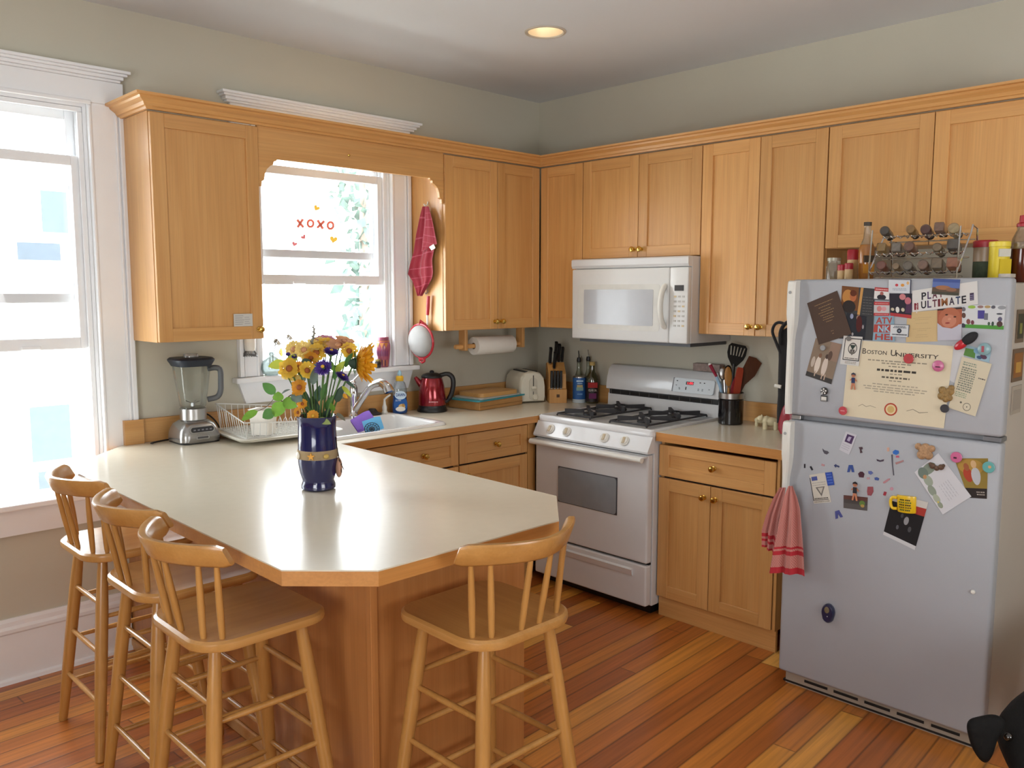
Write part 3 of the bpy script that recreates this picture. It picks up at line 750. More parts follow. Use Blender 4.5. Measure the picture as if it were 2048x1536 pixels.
def put_stool(o, x, y, rz, label):
    if o is None: o = dup(st, (x, y, 0), rz)
    o.location = (x, y, 0); o.rotation_euler = (0, 0, rz); o['label'] = label
put_stool(st, -2.375, -2.092, 0, 'beech bar stool facing the stove end of the peninsula, standing apart from the other three')
put_stool(None, -2.83, -.675, -PI/2, 'beech bar stool nearest the window, first of the three in a row')
put_stool(None, -2.842, -1.18, -PI/2, 'beech bar stool in the middle of the row of three')
put_stool(None, -2.872, -1.62, -PI/2, 'beech bar stool at the front of the row of three, farthest from the window')
# ------------------------------------------------------------------ sink and what stands round it
r = thing('sink', 'white enamel drop-in sink set in the counter below the window', 'sink', (-1.56, -.305, .914))
b = MB(); X0, X1, Y0, Y1 = -1.902, -1.222, -.566, -.046
def rg(i, z, rad=.045, yb=0): return rrect(X0+i, X1-i, Y0+i, Y1-i-yb, max(.01, rad-i*.3), z, 6)
b.loft([rg(0, .9145), rg(.002, .922), rg(.008, .927), rg(.02, .9275), rg(.034, .926, .06, .05), rg(.042, .918, .06, .05), rg(.05, .88, .07, .05), rg(.075, .76, .09, .05), rg(.11, .745, .1, .05)], plain('sink_enamel', '#e6e6e4', .15, coat=.6, var=.005), cap0=False)
b.build('basin', r)
MB().lathe([(.045, .7456), (.045, .748), (.035, .7475), (.03, .746), (.002, .746)], STEEL, 24, c=(-1.56, -.32, 0)).build('drain', r)
fx, fy, fz = -1.467, -.08, .9275
r = thing('faucet', 'chrome pull-out kitchen faucet with a lever handle behind the sink', 'faucet', (fx, fy, fz))
b = MB(); b.lathe([(.032, 0), (.032, .006), (.026, .012), (.023, .03), (.023, .1), (.027, .112), (.027, .15), (.022, .166), (.01, .172)], CHROME, 24, c=(fx, fy, fz)); b.build('body', r)
P = smooth_path([(fx+.003, fy-.014, fz+.035), (fx+.02, fy-.06, fz+.1), (fx+.035, fy-.1, fz+.155), (fx+.05, fy-.135, fz+.178)], 5)
b = MB(); b.tube(P, [.017]*8+[.016]*(len(P)-8), CHROME, 14); sp = b.build('spout', r)
P = smooth_path([(fx+.047, fy-.13, fz+.176), (fx+.062, fy-.165, fz+.185), (fx+.075, fy-.195, fz+.168), (fx+.08, fy-.21, fz+.14)], 5)
b = MB(); b.tube(P, [.017+.012*(i/(len(P)-1)) for i in range(len(P))], CHROME, 16); b.build('spray_head', sp)
b = MB(); b.ball((fx, fy, fz+.178), (.02, .02, .014), CHROME); b.tube([(fx, fy, fz+.182), (fx+.045, fy-.012, fz+.225), (fx+.062, fy-.016, fz+.243)], [.006, .0045, .004], CHROME, 10); b.build('lever', r)
# sponges
def sponge(name, label, c, size, rot, mat, extra=None):
    n_ = (-CF*.8+CU*.6).normalized(); y_ = n_.cross(CR); M = Matrix.Translation(c) @ Matrix(((CR.x, y_.x, n_.x, 0), (CR.y, y_.y, n_.y, 0), (CR.z, y_.z, n_.z, 0), (0, 0, 0, 1))) @ Matrix.Rotation(rot, 4, 'Z'); b = MB(M); bm = bmesh.new(); bmesh.ops.create_cube(bm, size=1.)
    bmesh.ops.subdivide_edges(bm, edges=bm.edges[:], cuts=5, use_grid_fill=True)
    for v in bm.verts:
        k = 1-.12*(abs(v.co.y)*2)**3; wv = .12*math.sin(v.co.x*7)
        v.co = Vector((v.co.x*size[0], v.co.y*size[1]*(1-.1*(abs(v.co.x)*2)**4), (v.co.z*k+wv)*size[2]))
    b.bm(bm, mat, True); o = b.build(name); tag(o, label, 'sponge'); return o
PUR = plain('purple_sponge', '#7f5bb4', .95, bump=.6, bscale=250, var=.1); BLU = plain('blue_sponge', '#5fa5cf', .95, bump=.6, bscale=250, var=.1)
pc = at_plane(727, 843, (-1.50, -.33, .93)); pb = at_plane(746, 850, (-1.49, -.42, .93))
sponge('sponge', 'purple sponge standing in the sink behind the blue one', tuple(pc), (.105, .082, .024), .6, PUR)
o = sponge('sponge', 'blue sponge standing in the sink behind the black wire scrubber', tuple(pb), (.092, .07, .02), .35, BLU)
b = MB(); c = Vector(at_plane(744, 858, (-1.50, -.475, .93))); wire = plain('scrubber_wire', '#1d2430', .5)
for k in range(7):
    a0 = k*PI/7
    b.tube([c+CR*(.036*math.cos(a0)*s_)+CU*(.03*math.sin(a0)*s_)-CF*(.006*(1-s_*s_)) for s_ in (-1, -.5, 0, .5, 1)], .0013, wire, 5)
for rr_ in (.012, .025, .036): b.tube([c+CR*(rr_*math.cos(a*PI/10))+CU*(rr_*.85*math.sin(a*PI/10)) for a in range(20)], .0018, wire, 5, closed=True)
tag(b.build('scrubber'), 'round black wire scrubber leaning on the blue sponge in the sink', 'scrubber')
# soap pump, stopper
px, py = -1.268, -.082
r = thing('soap_dispenser', 'small white soap pump mounted on the sink rim', 'soap dispenser', (px, py, .9275))
MB().lathe([(.017, 0), (.017, .004), (.012, .012), (.0135, .03), (.008, .045), (.007, .06), (.004, .062)], KW, 16, c=(px, py, .9278)).build('collar', r)
MB().tube([(px, py, .985), (px, py, 1.0), (px+.006, py-.012, 1.012), (px+.018, py-.03, 1.026)], [.006, .006, .005, .0045], KW, 10).build('nozzle', r)
b = MB(); b.lathe([(.05, 0), (.048, .006), (.03, .012), (.02, .026), (.016, .03), (.002, .031)], BLACKP, 20, c=(-1.345, -.078, .9278)); tag(b.build('sink_stopper'), 'black rubber sink stopper lying behind the sink beside the soap pump', 'stopper')
# dish soap
dx, dy = -1.165, -.08
r = thing('dish_soap_bottle', 'clear dish soap bottle with blue liquid and a yellow cap, beside the kettle', 'bottle', (dx, dy, ZW))
def oval(rx, ry, z, n=24): return [(dx+rx*math.cos(2*PI*j/n), dy+ry*math.sin(2*PI*j/n), ZW+z) for j in range(n)]
b = MB(); b.loft([oval(.042, .026, .001), oval(.046, .029, .01), oval(.046, .029, .05), oval(.041, .026, .09), oval(.044, .028, .1)], plain('blue_soap', '#1d4f96', .12, coat=.6)); b.build('soap', r)
b = MB(); b.loft([oval(.044, .028, .1005), oval(.043, .027, .13), oval(.034, .022, .165), oval(.02, .016, .18)], glass('soap_bottle_clear', (.85, .92, .97), .1, body='#cfe0ea', bodyfac=.25)); b.build('shoulder', r)
b = MB(); b.lathe([(.02, .178), (.021, .18), (.021, .2), (.016, .206)], plain('yellow_cap', '#e8b72a', .4), 20, c=(dx, dy, ZW)); b.build('cap', r)
b = MB(); b.lathe([(.009, .206), (.011, .212), (.011, .222), (.007, .232), (.002, .236)], plain('pale_blue_tip', '#9fc9de', .35), 16, c=(dx, dy, ZW)); b.build('tip', r)
ML = Matrix.Translation((dx-.021, dy-.028, ZW)) @ Matrix.Rotation(math.radians(-36), 4, 'Z') @ Matrix.Rotation(PI/2, 4, 'X')
b = MB(ML)
def disc(b, cx, cy, rx, ry, z, mat, n=28, rot=0.):
    c_, s_ = math.cos(rot), math.sin(rot)
    b.add([(cx+rx*math.cos(2*PI*j/n)*c_-ry*math.sin(2*PI*j/n)*s_, cy+rx*math.cos(2*PI*j/n)*s_+ry*math.sin(2*PI*j/n)*c_, z) for j in range(n)], [tuple(range(n))], mat)
disc(b, .004, .105, .031, .023, .012, paper('#cfe4f4')); disc(b, .004, .055, .036, .045, .010, paper('#2a5fa8'))
b.text('DAWN', .017, paper('#173f86'), Matrix.Translation((.004, .099, .0135)), width=.05, bold=.02)
b.text('ULTRA', .009, paper('#e9f2fa'), Matrix.Translation((-.008, .073, .0135)), width=.03)
disc(b, .01, .043, .018, .015, .0125, paper('#d9bd84')); disc(b, .003, .03, .026, .013, .0128, paper('#f3efe6')); disc(b, .018, .05, .008, .009, .013, paper('#b98e4e'))
b.build('label', r)
# kettle
kx, ky = -.985, -.135
r = thing('electric_kettle', 'shiny red electric kettle with black lid, handle and base', 'kettle', (kx, ky, ZW))
b = MB(); b.lathe([(.082, 0), (.084, .008), (.08, .018), (.076, .024), (.076, .036)], BLACKP, 32, c=(kx, ky, ZW+.0005)); b.build('base', r)
KR = plain('kettle_red', '#8d1120', rough=.16, metal=.55, coat=.7, var=.03)
b = MB(); b.lathe([(.075, .037), (.0765, .05), (.075, .09), (.069, .14), (.06, .176), (.055, .188)], KR, 36, c=(kx, ky, ZW)); bd = b.build('body', r)
b = MB(); b.lathe([(.058, .188), (.059, .196), (.05, .206), (.03, .213), (.002, .215)], BLACKP, 32, c=(kx, ky, ZW)); b.lathe([(.012, .213), (.013, .222), (.008, .227), (.002, .228)], BLACKP, 16, c=(kx, ky, ZW)); b.build('lid', r)
u = Vector((CR.x, CR.y, 0)).normalized()
P = [Vector((kx, ky, ZW))+u*a+Vector((0, 0, z)) for a, z in ((-.046, .135), (-.062, .15), (-.084, .178), (-.093, .19))]
MB().tube(P, [.02, .018, .013, .009], KR, 12, flat=1.).build('spout', r)
P = smooth_path([Vector((kx, ky, ZW))+u*a+Vector((0, 0, z)) for a, z in ((.045, .2), (.085, .208), (.112, .19), (.118, .15), (.108, .1), (.09, .065), (.07, .052))], 5)
MB().tube(P, [.012]*6+[.0135]*(len(P)-12)+[.011]*6, BLACKP, 12).build('handle', r)
v_ = Vector((-CF.x, -CF.y, 0)).normalized()
Mt = Matrix.Translation(Vector((kx, ky, ZW+.058))+v_*.0775+u*.012) @ Matrix(((u.x, 0, v_.x, 0), (u.y, 0, v_.y, 0), (0, 1, 0, 0), (0, 0, 0, 1)))
b = MB(Mt); 
for i in range(6): b.box(-.022+i*.0085, -.016+i*.0085, 0, .006, -.0005, .0012, paper('#d8a3a8'))
b.build('lettering', bd)
# stack of boards
r = thing('bamboo_tray', 'wooden box-like board, the lowest of the cutting board stack', 'cutting board', (-.62, -.13, ZW), )
Mt = Matrix.Translation((-.615, -.182, ZW)) @ Matrix.Rotation(math.radians(6), 4, 'Z')
BW = wood('board_wood', '#b98b58', '#a4763f', 'x', rough=.5, coat=0.)
b = MB(Mt).box(-.19, .185, -.115, .125, .0005, .05, BW, .004); b.build('block', r)
MB(Mt).box(-.191, .1855, -.1158, -.1152, .02, .022, plain('board_groove', '#6b4a28', .7)).build('groove', r)
b = MB(Mt @ Matrix.Rotation(math.radians(2), 4, 'Z')).prism(rr2(-.212, .225, -.118, .13, .025), .0505, .058, plain('teal_plastic', '#2f8f9c', .4)); tag(b.build('cutting_board'), 'thin teal plastic cutting board in the middle of the stack', 'cutting board')
b = MB(Mt @ Matrix.Rotation(math.radians(1), 4, 'Z')).prism(rr2(-.17, .19, -.105, .115, .02), .0585, .066, plain('pale_board', '#b9b6ae', .4)); tag(b.build('cutting_board'), 'pale grey cutting board lying on the teal one', 'cutting board')
b = MB(Mt @ Matrix.Rotation(math.radians(-4), 4, 'Z')); b.prism(rr2(-.135, .175, -.09, .11, .03), .0665, .088, wood('board_light', '#d2a467', '#c08f50', 'x', rough=.5, coat=0.)); tag(b.build('cutting_board'), 'light wooden cutting board with rounded corners, topmost of the stack', 'cutting board')
# toaster
tx, ty = -.285, -.165
r = thing('toaster', 'cream two-slot toaster seen end-on, beside the knife block', 'toaster', (tx, ty, ZW))
Mt = Matrix.Translation((tx, ty, ZW)) @ Matrix.Rotation(math.radians(-22), 4, 'Z')
b = MB(Mt); rings = []
def tring(y, k):
    o = []
    for a, z in ((-.078, .004), (.078, .004), (.084, .03), (.083, .1), (.074, .15), (.05, .178), (.02, .186), (-.02, .186), (-.05, .178), (-.074, .15), (-.083, .1), (-.084, .03)): o.append((a*k, y, .09+(z-.09)*k))
    return o
b.loft([tring(-.122, .9), tring(-.114, .97), tring(-.09, 1), tring(.10, 1), tring(.115, .97), tring(.12, .9)][::-1], CREAMP); bd = b.build('shell', r)
b = MB(Mt); b.prism([(x, y) for x, y in rr2(-.026, .026, -.082, .05, .024)], -.003, .004, plain('toaster_panel', '#cbc4b3', .4), M=Matrix.Translation((0, -.122, .1)) @ Matrix.Rotation(PI/2, 4, 'X')); b.build('lever_panel', r)
b = MB(Mt); b.box(-.002, .002, -.1275, -.125, .1, .165, BLACKP).box(-.0015, .0015, -.1275, -.125, .05, .068, BLACKP); b.build('lever_slot', r)
b = MB(Mt); b.box(-.017, .017, -.142, -.1265, .082, .1, CREAMP, .006, 3); b.build('lever', r)
b = MB(Mt @ Matrix.Translation((.012, -.122, .034)) @ Matrix.Rotation(PI/2, 4, 'X')); b.lathe([(.019, 0), (.019, .006), (.015, .012), (.002, .013)], CREAMP, 20); b.build('browning_knob', r)
for s_ in (-.03, .03): MB(Mt).box(s_-.012, s_+.012, -.09, .09, .178, .1875, BLACKP, .002).build('slot', r)
# knife block
bx_, by_ = -.185, -.33
Mb = Matrix.Translation((bx_, by_, ZW)) @ Matrix.Rotation(math.radians(-38), 4, 'Z')
r = thing('knife_block', 'blond wooden knife block beside the toaster', 'knife block', (bx_, by_, ZW))
b = MB(Mb); KB = wood('knife_block_wood', '#cf9a58', '#bb8443', 'z', rough=.5, coat=0.)
pts = [(-.075, .0005), (.075, .0005), (.075, .225), (.03, .235), (-.04, .17), (-.055, .085), (-.075, .08)]
n = len(pts); hw = .052
vs = [(-hw, y, z) for y, z in pts]+[(hw, y, z) for y, z in pts]
b.add(vs, [(i, n+i, n+(i+1) % n, (i+1) % n)[::-1] for i in range(n)]+[tuple(range(n))[::-1], tuple(range(n, 2*n))], KB); blk = b.build('block', r)
b = MB(Mb).box(-.009, .009, -.0765, -.075, .034, .052, plain('block_emblem', '#4a3018', .6)); b.build('emblem', blk)
def knife(x, y, z, l, w, label, tiltx=-.55, bolster=False):
    M = Mb @ Matrix.Translation((x, y, z)) @ Matrix.Rotation(tiltx*-1, 4, 'X') if False else Mb @ Matrix.Translation((x, y, z)) @ Matrix.Rotation(.42, 4, 'X')
    k = thing('kitchen_knife', label, 'knife', M @ Vector((0, 0, 0)), group='knives in the wooden block')
    b = MB(M).loft([rrect(-w*.5, w*.5, -w*.8, w*.8, w*.3, 0, 3), rrect(-w*.5, w*.5, -w*.85, w*.85, w*.3, l*.3, 3), rrect(-w*.48, w*.48, -w*.7, w*.75, w*.3, l*.7, 3), rrect(-w*.52, w*.52, -w*.95, w*.8, w*.3, l, 3)], BLACKP); b.build('handle', k)
    MB(M).box(-w*.4, w*.4, -w*.7, w*.7, -.006, -.0005, STEEL).build('bolster', k)
for x, y, z, l, w, lab in ((-.036, .02, .238, .095, .017, 'black handled knife at the tall back end of the block, leftmost'), (-.016, -.012, .209, .1, .015, 'black handled knife in the second slot of the block, set low'), (.0, .048, .243, .125, .018, 'tallest black handled knife standing in the wooden block'), (.02, .045, .243, .11, .017, 'black handled knife right of the tallest in the block'), (.04, .04, .243, .09, .016, 'short black handled knife at the right end of the block')):
    knife(x, y, z, l, w, lab)
for i in range(4):
    M = Mb @ Matrix.Translation((-.038+i*.0185, -.0605, .088)) @ Matrix.Rotation(.08, 4, 'X')
    k = thing('steak_knife', 'black handled steak knife in the low front row of the knife block', 'knife', M @ Vector((0, 0, 0)), group='steak knives in the low row')
    MB(M).box(-.0075, .0075, -.011, .009, .002, .105, BLACKP, .003).build('handle', k)
    MB(M).box(-.005, .005, -.007, .007, -.004, .0015, STEEL).build('bolster', k)
# bottles right of the block
def bottle(name, label, x, y, z, body, mats=None, cat='bottle'):
    r = thing(name, label, cat, (x, y, z))
    for nm, prof, mat in body: MB().lathe(prof, mat, 24, c=(x, y, z)).build(nm, r)
    return r
vz = Matrix
def facing(x, y, z, off): # a frame on the side of a round thing that faces the room
    return Matrix.Translation(Vector((x, y, z))+v_*off) @ Matrix(((u.x, 0, v_.x, 0), (u.y, 0, v_.y, 0), (0, 1, 0, 0), (0, 0, 0, 1)))
cx, cy = -.114, -.453
r = bottle('salt_canister', 'blue cylindrical canister behind the knife block, next to the oil bottle', cx, cy, ZW, [('can', [(.0385, .001), (.0395, .004), (.0395, .15)], plain('canister_blue', '#2f5f9e', .35, var=.03)), ('lid', [(.0395, .1505), (.0395, .156), (.036, .16), (.002, .161)], STEEL), ('base_band', [(.0402, .001), (.0402, .022)], plain('canister_white', '#b9c4cb', .4))], None, 'canister')
b = MB(facing(cx, cy, ZW, .0398))
for k, (y0, w_, h_) in enumerate(((.128, .04, .008), (.115, .03, .006), (.095, .034, .014), (.075, .04, .02), (.05, .03, .008))):
    b.box(-w_/2, w_/2, y0, y0+h_, -.006, .0006+.001*k, paper(('#b9cfe0', '#93b4d3', '#b9a877', '#7f9f9a', '#6a93bd')[k]))
b.build('label', r)
ox, oy = -.082, -.526
r = bottle('olive_oil_bottle', 'oil bottle with a red and dark label, between the blue canister and stove', ox, oy, ZW, [('bottle', [(.036, .001), (.038, .006), (.038, .14), (.034, .16), (.018, .185), (.015, .2), (.015, .225)], glass('oil_glass', (.5, .47, .3), .08, body='#55512f', bodyfac=.45)), ('cap', [(.017, .225), (.017, .245), (.003, .247)], plain('cork_tan', '#b79a5c', .6)), ('label', [(.0385, .012), (.0385, .128)], plain('label_dark', '#26191c', .45))])
lb = [c for c in r.children if c.name.startswith('label')][0]
b = MB(facing(ox, oy, ZW, .0385))
for (x0, x1, y0, y1, h) in ((-.028, .028, .095, .126, '#a52a28'), (-.022, .022, .03, .062, '#6d2a5a')): b.box(x0, x1, y0, y1, -.014, .0008, paper(h))
b.text('OLIVE OIL', .013, paper('#e3dccb'), Matrix.Translation((0, .074, .0015)), width=.05)
b.build('label_print', lb)
for x, y, h, lab in ((-.053, -.395, .25, 'clear oil cruet with a black pourer behind the blue canister'), (-.05, -.467, .26, 'clear oil cruet with a steel pourer behind the red-labelled oil bottle')):
    r = bottle('oil_cruet', lab, x, y, ZW, [('bottle', [(.022, .001), (.024, .006), (.024, .15), (.012, .19), (.011, h-.02), (.013, h-.015)], glass('cruet_glass', (.8, .84, .78), .08, body='#8c8f7c', bodyfac=.2)), ('stopper', [(.012, h-.015), (.014, h-.005), (.011, h+.012), (.004, h+.014)], BLACKP)])
    MB().tube([(x, y, ZW+h+.012), (x, y, ZW+h+.03), (x-.012, y-.006, ZW+h+.055)], [.004, .0035, .0025], STEEL if 'steel' in lab else BLACKP, 8).build('pourer', r)
# paper towel on its holder
r = thing('paper_towel_holder', 'maple paper towel holder fixed under the right wall cabinet', 'holder', (-.62, -.2, 1.3))
yy, zz = -.2, 1.268
b = MB().box(-.822, -.80, yy-.028, yy+.028, 1.245, 1.364, WZ, .004); b.build('bracket', r); MB().box(-.372, -.35, yy-.028, yy+.028, 1.245, 1.364, WZ, .004).build('bracket', r)
MB().tube([(-.872, yy, zz), (-.868, yy, zz), (-.335, yy, zz)], [.011, .013, .011], WX, 14).build('dowel', r)
b = MB(); M = Matrix.Translation((0, yy, zz)) @ Matrix.Rotation(PI/2, 4, 'Y'); L0, L1 = -.735, -.44
b.lathe([(.018, L0), (.05, L0), (.052, L0+.004), (.052, L1-.004), (.05, L1), (.018, L1), (.018, L0)], plain('paper_towel', '#e6e2da', .9, var=.02, bump=.5, bscale=120), 40, M=M, cap0=False, cap1=False)
pt = b.build('hanging_paper_towel_roll'); tag(pt, 'white paper towel roll hanging on the wooden holder under the cabinet', 'paper towel')
MB().lathe([(.0175, L0+.002), (.0175, L1-.002)], plain('cardboard', '#8a6a48', .8), 24, M=M, cap0=False, cap1=False).build('core', pt)
# blender
bx_, by_ = -2.335, -.135
r = thing('blender', 'silver countertop blender with a glass jar and navy lid', 'blender', (bx_, by_, ZW))
SILV = plain('silver_paint', '#9d9c9a', rough=.25, metal=.75, var=.02, coat=.4)
c0 = Vector((bx_, by_, ZW))
def R4(h, z, rd): return [(bx_+p[0], by_+p[1], ZW+z) for p in rrect(-h, h, -h, h, rd, 0, 6)]
b = MB(); b.loft([R4(.084, .002, .035), R4(.09, .01, .035), R4(.09, .03, .035), R4(.086, .055, .036), R4(.074, .082, .035), R4(.06, .092, .034), R4(.054, .096, .03)], SILV); bs = b.build('motor_base', r)
MB().loft([R4(.088, .0009, .034), R4(.088, .0035, .034)], BLACKP).build('foot_ring', r)
MB().lathe([(.053, .0965), (.056, .1), (.056, .148), (.05, .152)], STEEL, 32, c=c0).build('collar', r)
Mf = Matrix.Translation((bx_, by_-.086, ZW+.046)) @ Matrix.Rotation(PI/2-.14, 4, 'X')
b = MB(Mf); b.prism(rr2(-.056, .056, .002, .03, .013), 0, .005, STEEL).prism(rr2(-.051, .051, .005, .027, .011), .004, .0062, plain('keypad_dark', '#2b2c30', .3))
for i in range(5): b.box(-.04+i*.018, -.03+i*.018, .012, .018, .006, .0068, plain('key_light', '#7f8288', .4))
b.build('control_strip', bs)
b = MB(Mf); b.prism(rr2(-.028, .028, -.026, -.012, .003), 0, .004, STEEL).prism(rr2(-.024, .024, -.0235, -.0145, .002), .003, .0045, plain('badge_dark', '#4a4a4c', .4)); b.build('badge', bs)
b = MB()
def J(h, z, rd): return [(bx_+p[0], by_+p[1], ZW+z) for p in rrect(-h, h, -h, h, rd, 0, 6)]
b.loft([J(.045, .153, .03), J(.049, .16, .03), J(.06, .25, .032), J(.069, .335, .034), J(.071, .343, .034)], CLEARG, cap0=True, cap1=False); jar = b.build('jar', r)
b = MB(); 
for a in range(4):
    c_, s_ = math.cos(a*PI/2+.6), math.sin(a*PI/2+.6)
    b.add([(bx_, by_, ZW+.168), (bx_+.03*c_-.006*s_, by_+.03*s_+.006*c_, ZW+.178), (bx_+.034*c_, by_+.034*s_, ZW+.182)], [(0, 1, 2)], STEEL)
b.cyl((bx_, by_, ZW+.156), (bx_, by_, ZW+.172), .01, .008, STEEL, 12); b.build('blade', jar)
b = MB(); NAVY = plain('navy_rubber', '#1b2433', .45)
b.loft([J(.072, .335, .036), J(.078, .347, .04), J(.086, .358, .05), J(.087, .364, .05), J(.08, .372, .05), J(.03, .374, .03)], NAVY); ld = b.build('lid', r)
b = MB(); b.lathe([(.032, .374), (.032, .382), (.028, .388), (.002, .389)], glass('cap_clear', (.9, .92, .94), .15, body='#c9ccd0', bodyfac=.3), 24, c=c0); b.build('measuring_cap', ld)
P = smooth_path([c0+Vector((a, -a*.25, z)) for a, z in ((.066, .318), (.098, .322), (.118, .31), (.119, .26), (.116, .215), (.1, .19), (.062, .182))], 5)
MB().tube(P, .0125, plain('handle_grey', '#5d5f62', .4), 10).build('jar_handle', jar)
P = smooth_path([(bx_+.05, by_+.08, ZW+.03), (bx_+.09, by_+.09, ZW+.1), (bx_+.135, by_+.095, ZW+.075), (bx_+.16, by_+.093, ZW+.03), (bx_+.14, by_+.088, ZW+.008), (bx_-.05, by_+.09, ZW+.006), (bx_-.16, by_+.06, ZW+.004), (bx_-.17, by_+.03, ZW+.006)], 6)
MB().tube(P, .0035, BLACKP, 6).build('power_cord', r)
# drainer
Mt = Matrix.Translation((-2.0, -.262, ZW)) @ Matrix.Rotation(math.radians(-5), 4, 'Z')
b = MB(Mt); TR = plain('drain_tray', '#dedcd0', .35, var=.01)
w, h = .245, .2
def tr(i, z, rad=.04): return rrect(-w+i, w-i, -h+i, h-i, rad, z, 5)
b.loft([tr(.012, .016), tr(0, .028), tr(.004, .031), tr(.014, .0305), tr(.024, .022), tr(.04, .02)], TR)
tray = b.build('drain_tray'); tag(tray, 'white plastic drainboard tray tilted toward the sink, under the dish rack', 'tray')
WIRE = plain('white_wire', '#dcdcd8', .35, var=.01)
r = thing('dish_rack', 'white wire dish rack standing on the drainboard tray', 'dish rack', Mt @ Vector((0, 0, .024)))
b = MB(Mt); x0, x1, y0, y1 = -.205, .2, -.155, .155; zb, zt = .028, .118
def top(x): return zt+.02*(1 if x < -.1 else 0)
lo = [(x0, y0, zb), (x1, y0, zb), (x1, y1, zb), (x0, y1, zb)]
b.tube(lo, .0026, WIRE, 6, closed=True)
b.tube([(x0-.015, y0-.01, .1), (x1+.01, y0-.01, .07), (x1+.01, y1+.01, .1), (x0-.015, y1+.01, .15)], .003, WIRE, 6, closed=True); b.build('frame', r)
b = MB(Mt)
for i in range(12):
    y = y0+(y1-y0)*i/11; zt_ = .1+.05*(i/11); b.tube([(x1, y, zb), (x0, y, zb), (x0-.014, y, zt_)], .0019, WIRE, 5)
for i in range(15):
    x = x0+(x1-x0)*i/14; f = i/14
    b.tube([(x, y0-.01, .1-.03*f), (x, y0, zb), (x, y1, zb), (x, y1+.01, .15-.05*f)], .0019, WIRE, 5)
b.build('wire_basket', r)
b = MB(Mt)
for i in range(9):
    x = -.02+.026*i; b.tube([(x, -.1, zb), (x, -.1, zb+.05), (x+.006, -.07, zb+.065), (x+.01, -.04, zb+.05), (x+.01, -.04, zb)], .0019, WIRE, 5)
b.build('plate_prongs', r)
b = MB(Mt @ Matrix.Translation((-.10, -.085, .0305)) @ Matrix.Rotation(.7, 4, 'Z'))
b.loft([rrect(-.042, .042, -.042, .042, .015, 0), rrect(-.05, .05, -.05, .05, .018, .11), rrect(-.053, .053, -.053, .053, .018, .112), rrect(-.047, .047, -.047, .047, .017, .108), rrect(-.039, .039, -.039, .039, .014, .004)], plain('cup_white', '#e9e5dc', .4))
tag(b.build('utensil_cup'), 'square white plastic cup standing in the dish rack', 'cup')
# ------------------------------------------------------------------ vase and flowers
VX, VY = -2.425, -1.315
VC = Vector((VX, VY, ZW))
r = thing('vase', 'cobalt blue glass vase with a burlap band, holding the bouquet on the peninsula', 'vase', VC)
BG = glass('cobalt_glass', (.03, .06, .4), .04, .04, body='#08124c', bodyfac=.92, fres=.28)
b = MB(); prof = [(.05, .001), (.0565, .006), (.0565, .018), (.0515, .03), (.0525, .034), (.06, .06), (.0645, .09), (.065, .12), (.0635, .17), (.0615, .215), (.0645, .243), (.0665, .247), (.0645, .249), (.0605, .243), (.058, .215), (.06, .17), (.0615, .12), (.06, .09), (.054, .06), (.03, .04), (.002, .038)]
b.lathe(prof, BG, 48, c=VC, cap1=False); gl = b.build('glass', r)
BUR = plain('burlap', '#a08a68', .95, bump=.8, bscale=500, var=.12)
MB().lathe([(.0652, .108), (.0665, .110), (.0665, .136), (.0645, .138)], BUR, 40, c=VC, cap0=False, cap1=False).build('burlap_band', r)
def on_vase(du, z, off=.068):
    a = math.asin(max(-.99, min(.99, du/off))); d = v_*math.cos(a)+u*math.sin(a); t = v_*(-math.sin(a))+u*math.cos(a)
    p = VC+d*off+Vector((0, 0, z)); return Matrix.Translation(p) @ Matrix(((t.x, 0, d.x, 0), (t.y, 0, d.y, 0), (0, 1, 0, 0), (0, 0, 0, 1)))
star = [(math.sin(k*PI/5)*(.0135 if k % 2 == 0 else .0055), math.cos(k*PI/5)*(.0135 if k % 2 == 0 else .0055)) for k in range(10)]
MB(on_vase(-.006, .122)).prism(star, 0, .004, plain('star_gold', '#d99a33', .5)).build('star_charm', r)
MB(on_vase(-.056, .121)).ball((0, 0, .001), (.013, .013, .005), plain('shell_white', '#e0d8c8', .4)).build('shell_charm', r)
MB(on_vase(.04, .121)).ball((0, 0, .001), (.010, .008, .005), plain('shell_yellow', '#b89a4e', .5)).build('shell_charm', r)
q = lambda a, z, d=0.: VC+u*a+v_*d+Vector((0, 0, z))
MB().ball((0, 0, 0), (.012, .032, .034), plain('shell_pink', '#b58a72', .45, var=.1), 18, 12, M=Matrix.Translation(q(.068, .072, -.005)) @ Matrix.Rotation(-.5, 4, 'Z')).build('shell_pendant', r)
b = MB()
for a, z1_, k in ((.075, .052, .004), (.088, .068, -.003), (.083, .06, .008)):
    b.tube(smooth_path([q(.063, .178, .01), q(.068, .138, .012), q(.074, .105, .014), q(a, z1_, .014+k)], 5), .0013, plain('dark_cord', '#3a2c22', .9), 5)
b.ball(q(.08, .086, .014), .004, plain('dark_cord', '#3a2c22', .9), 8, 6); b.build('cord', r)

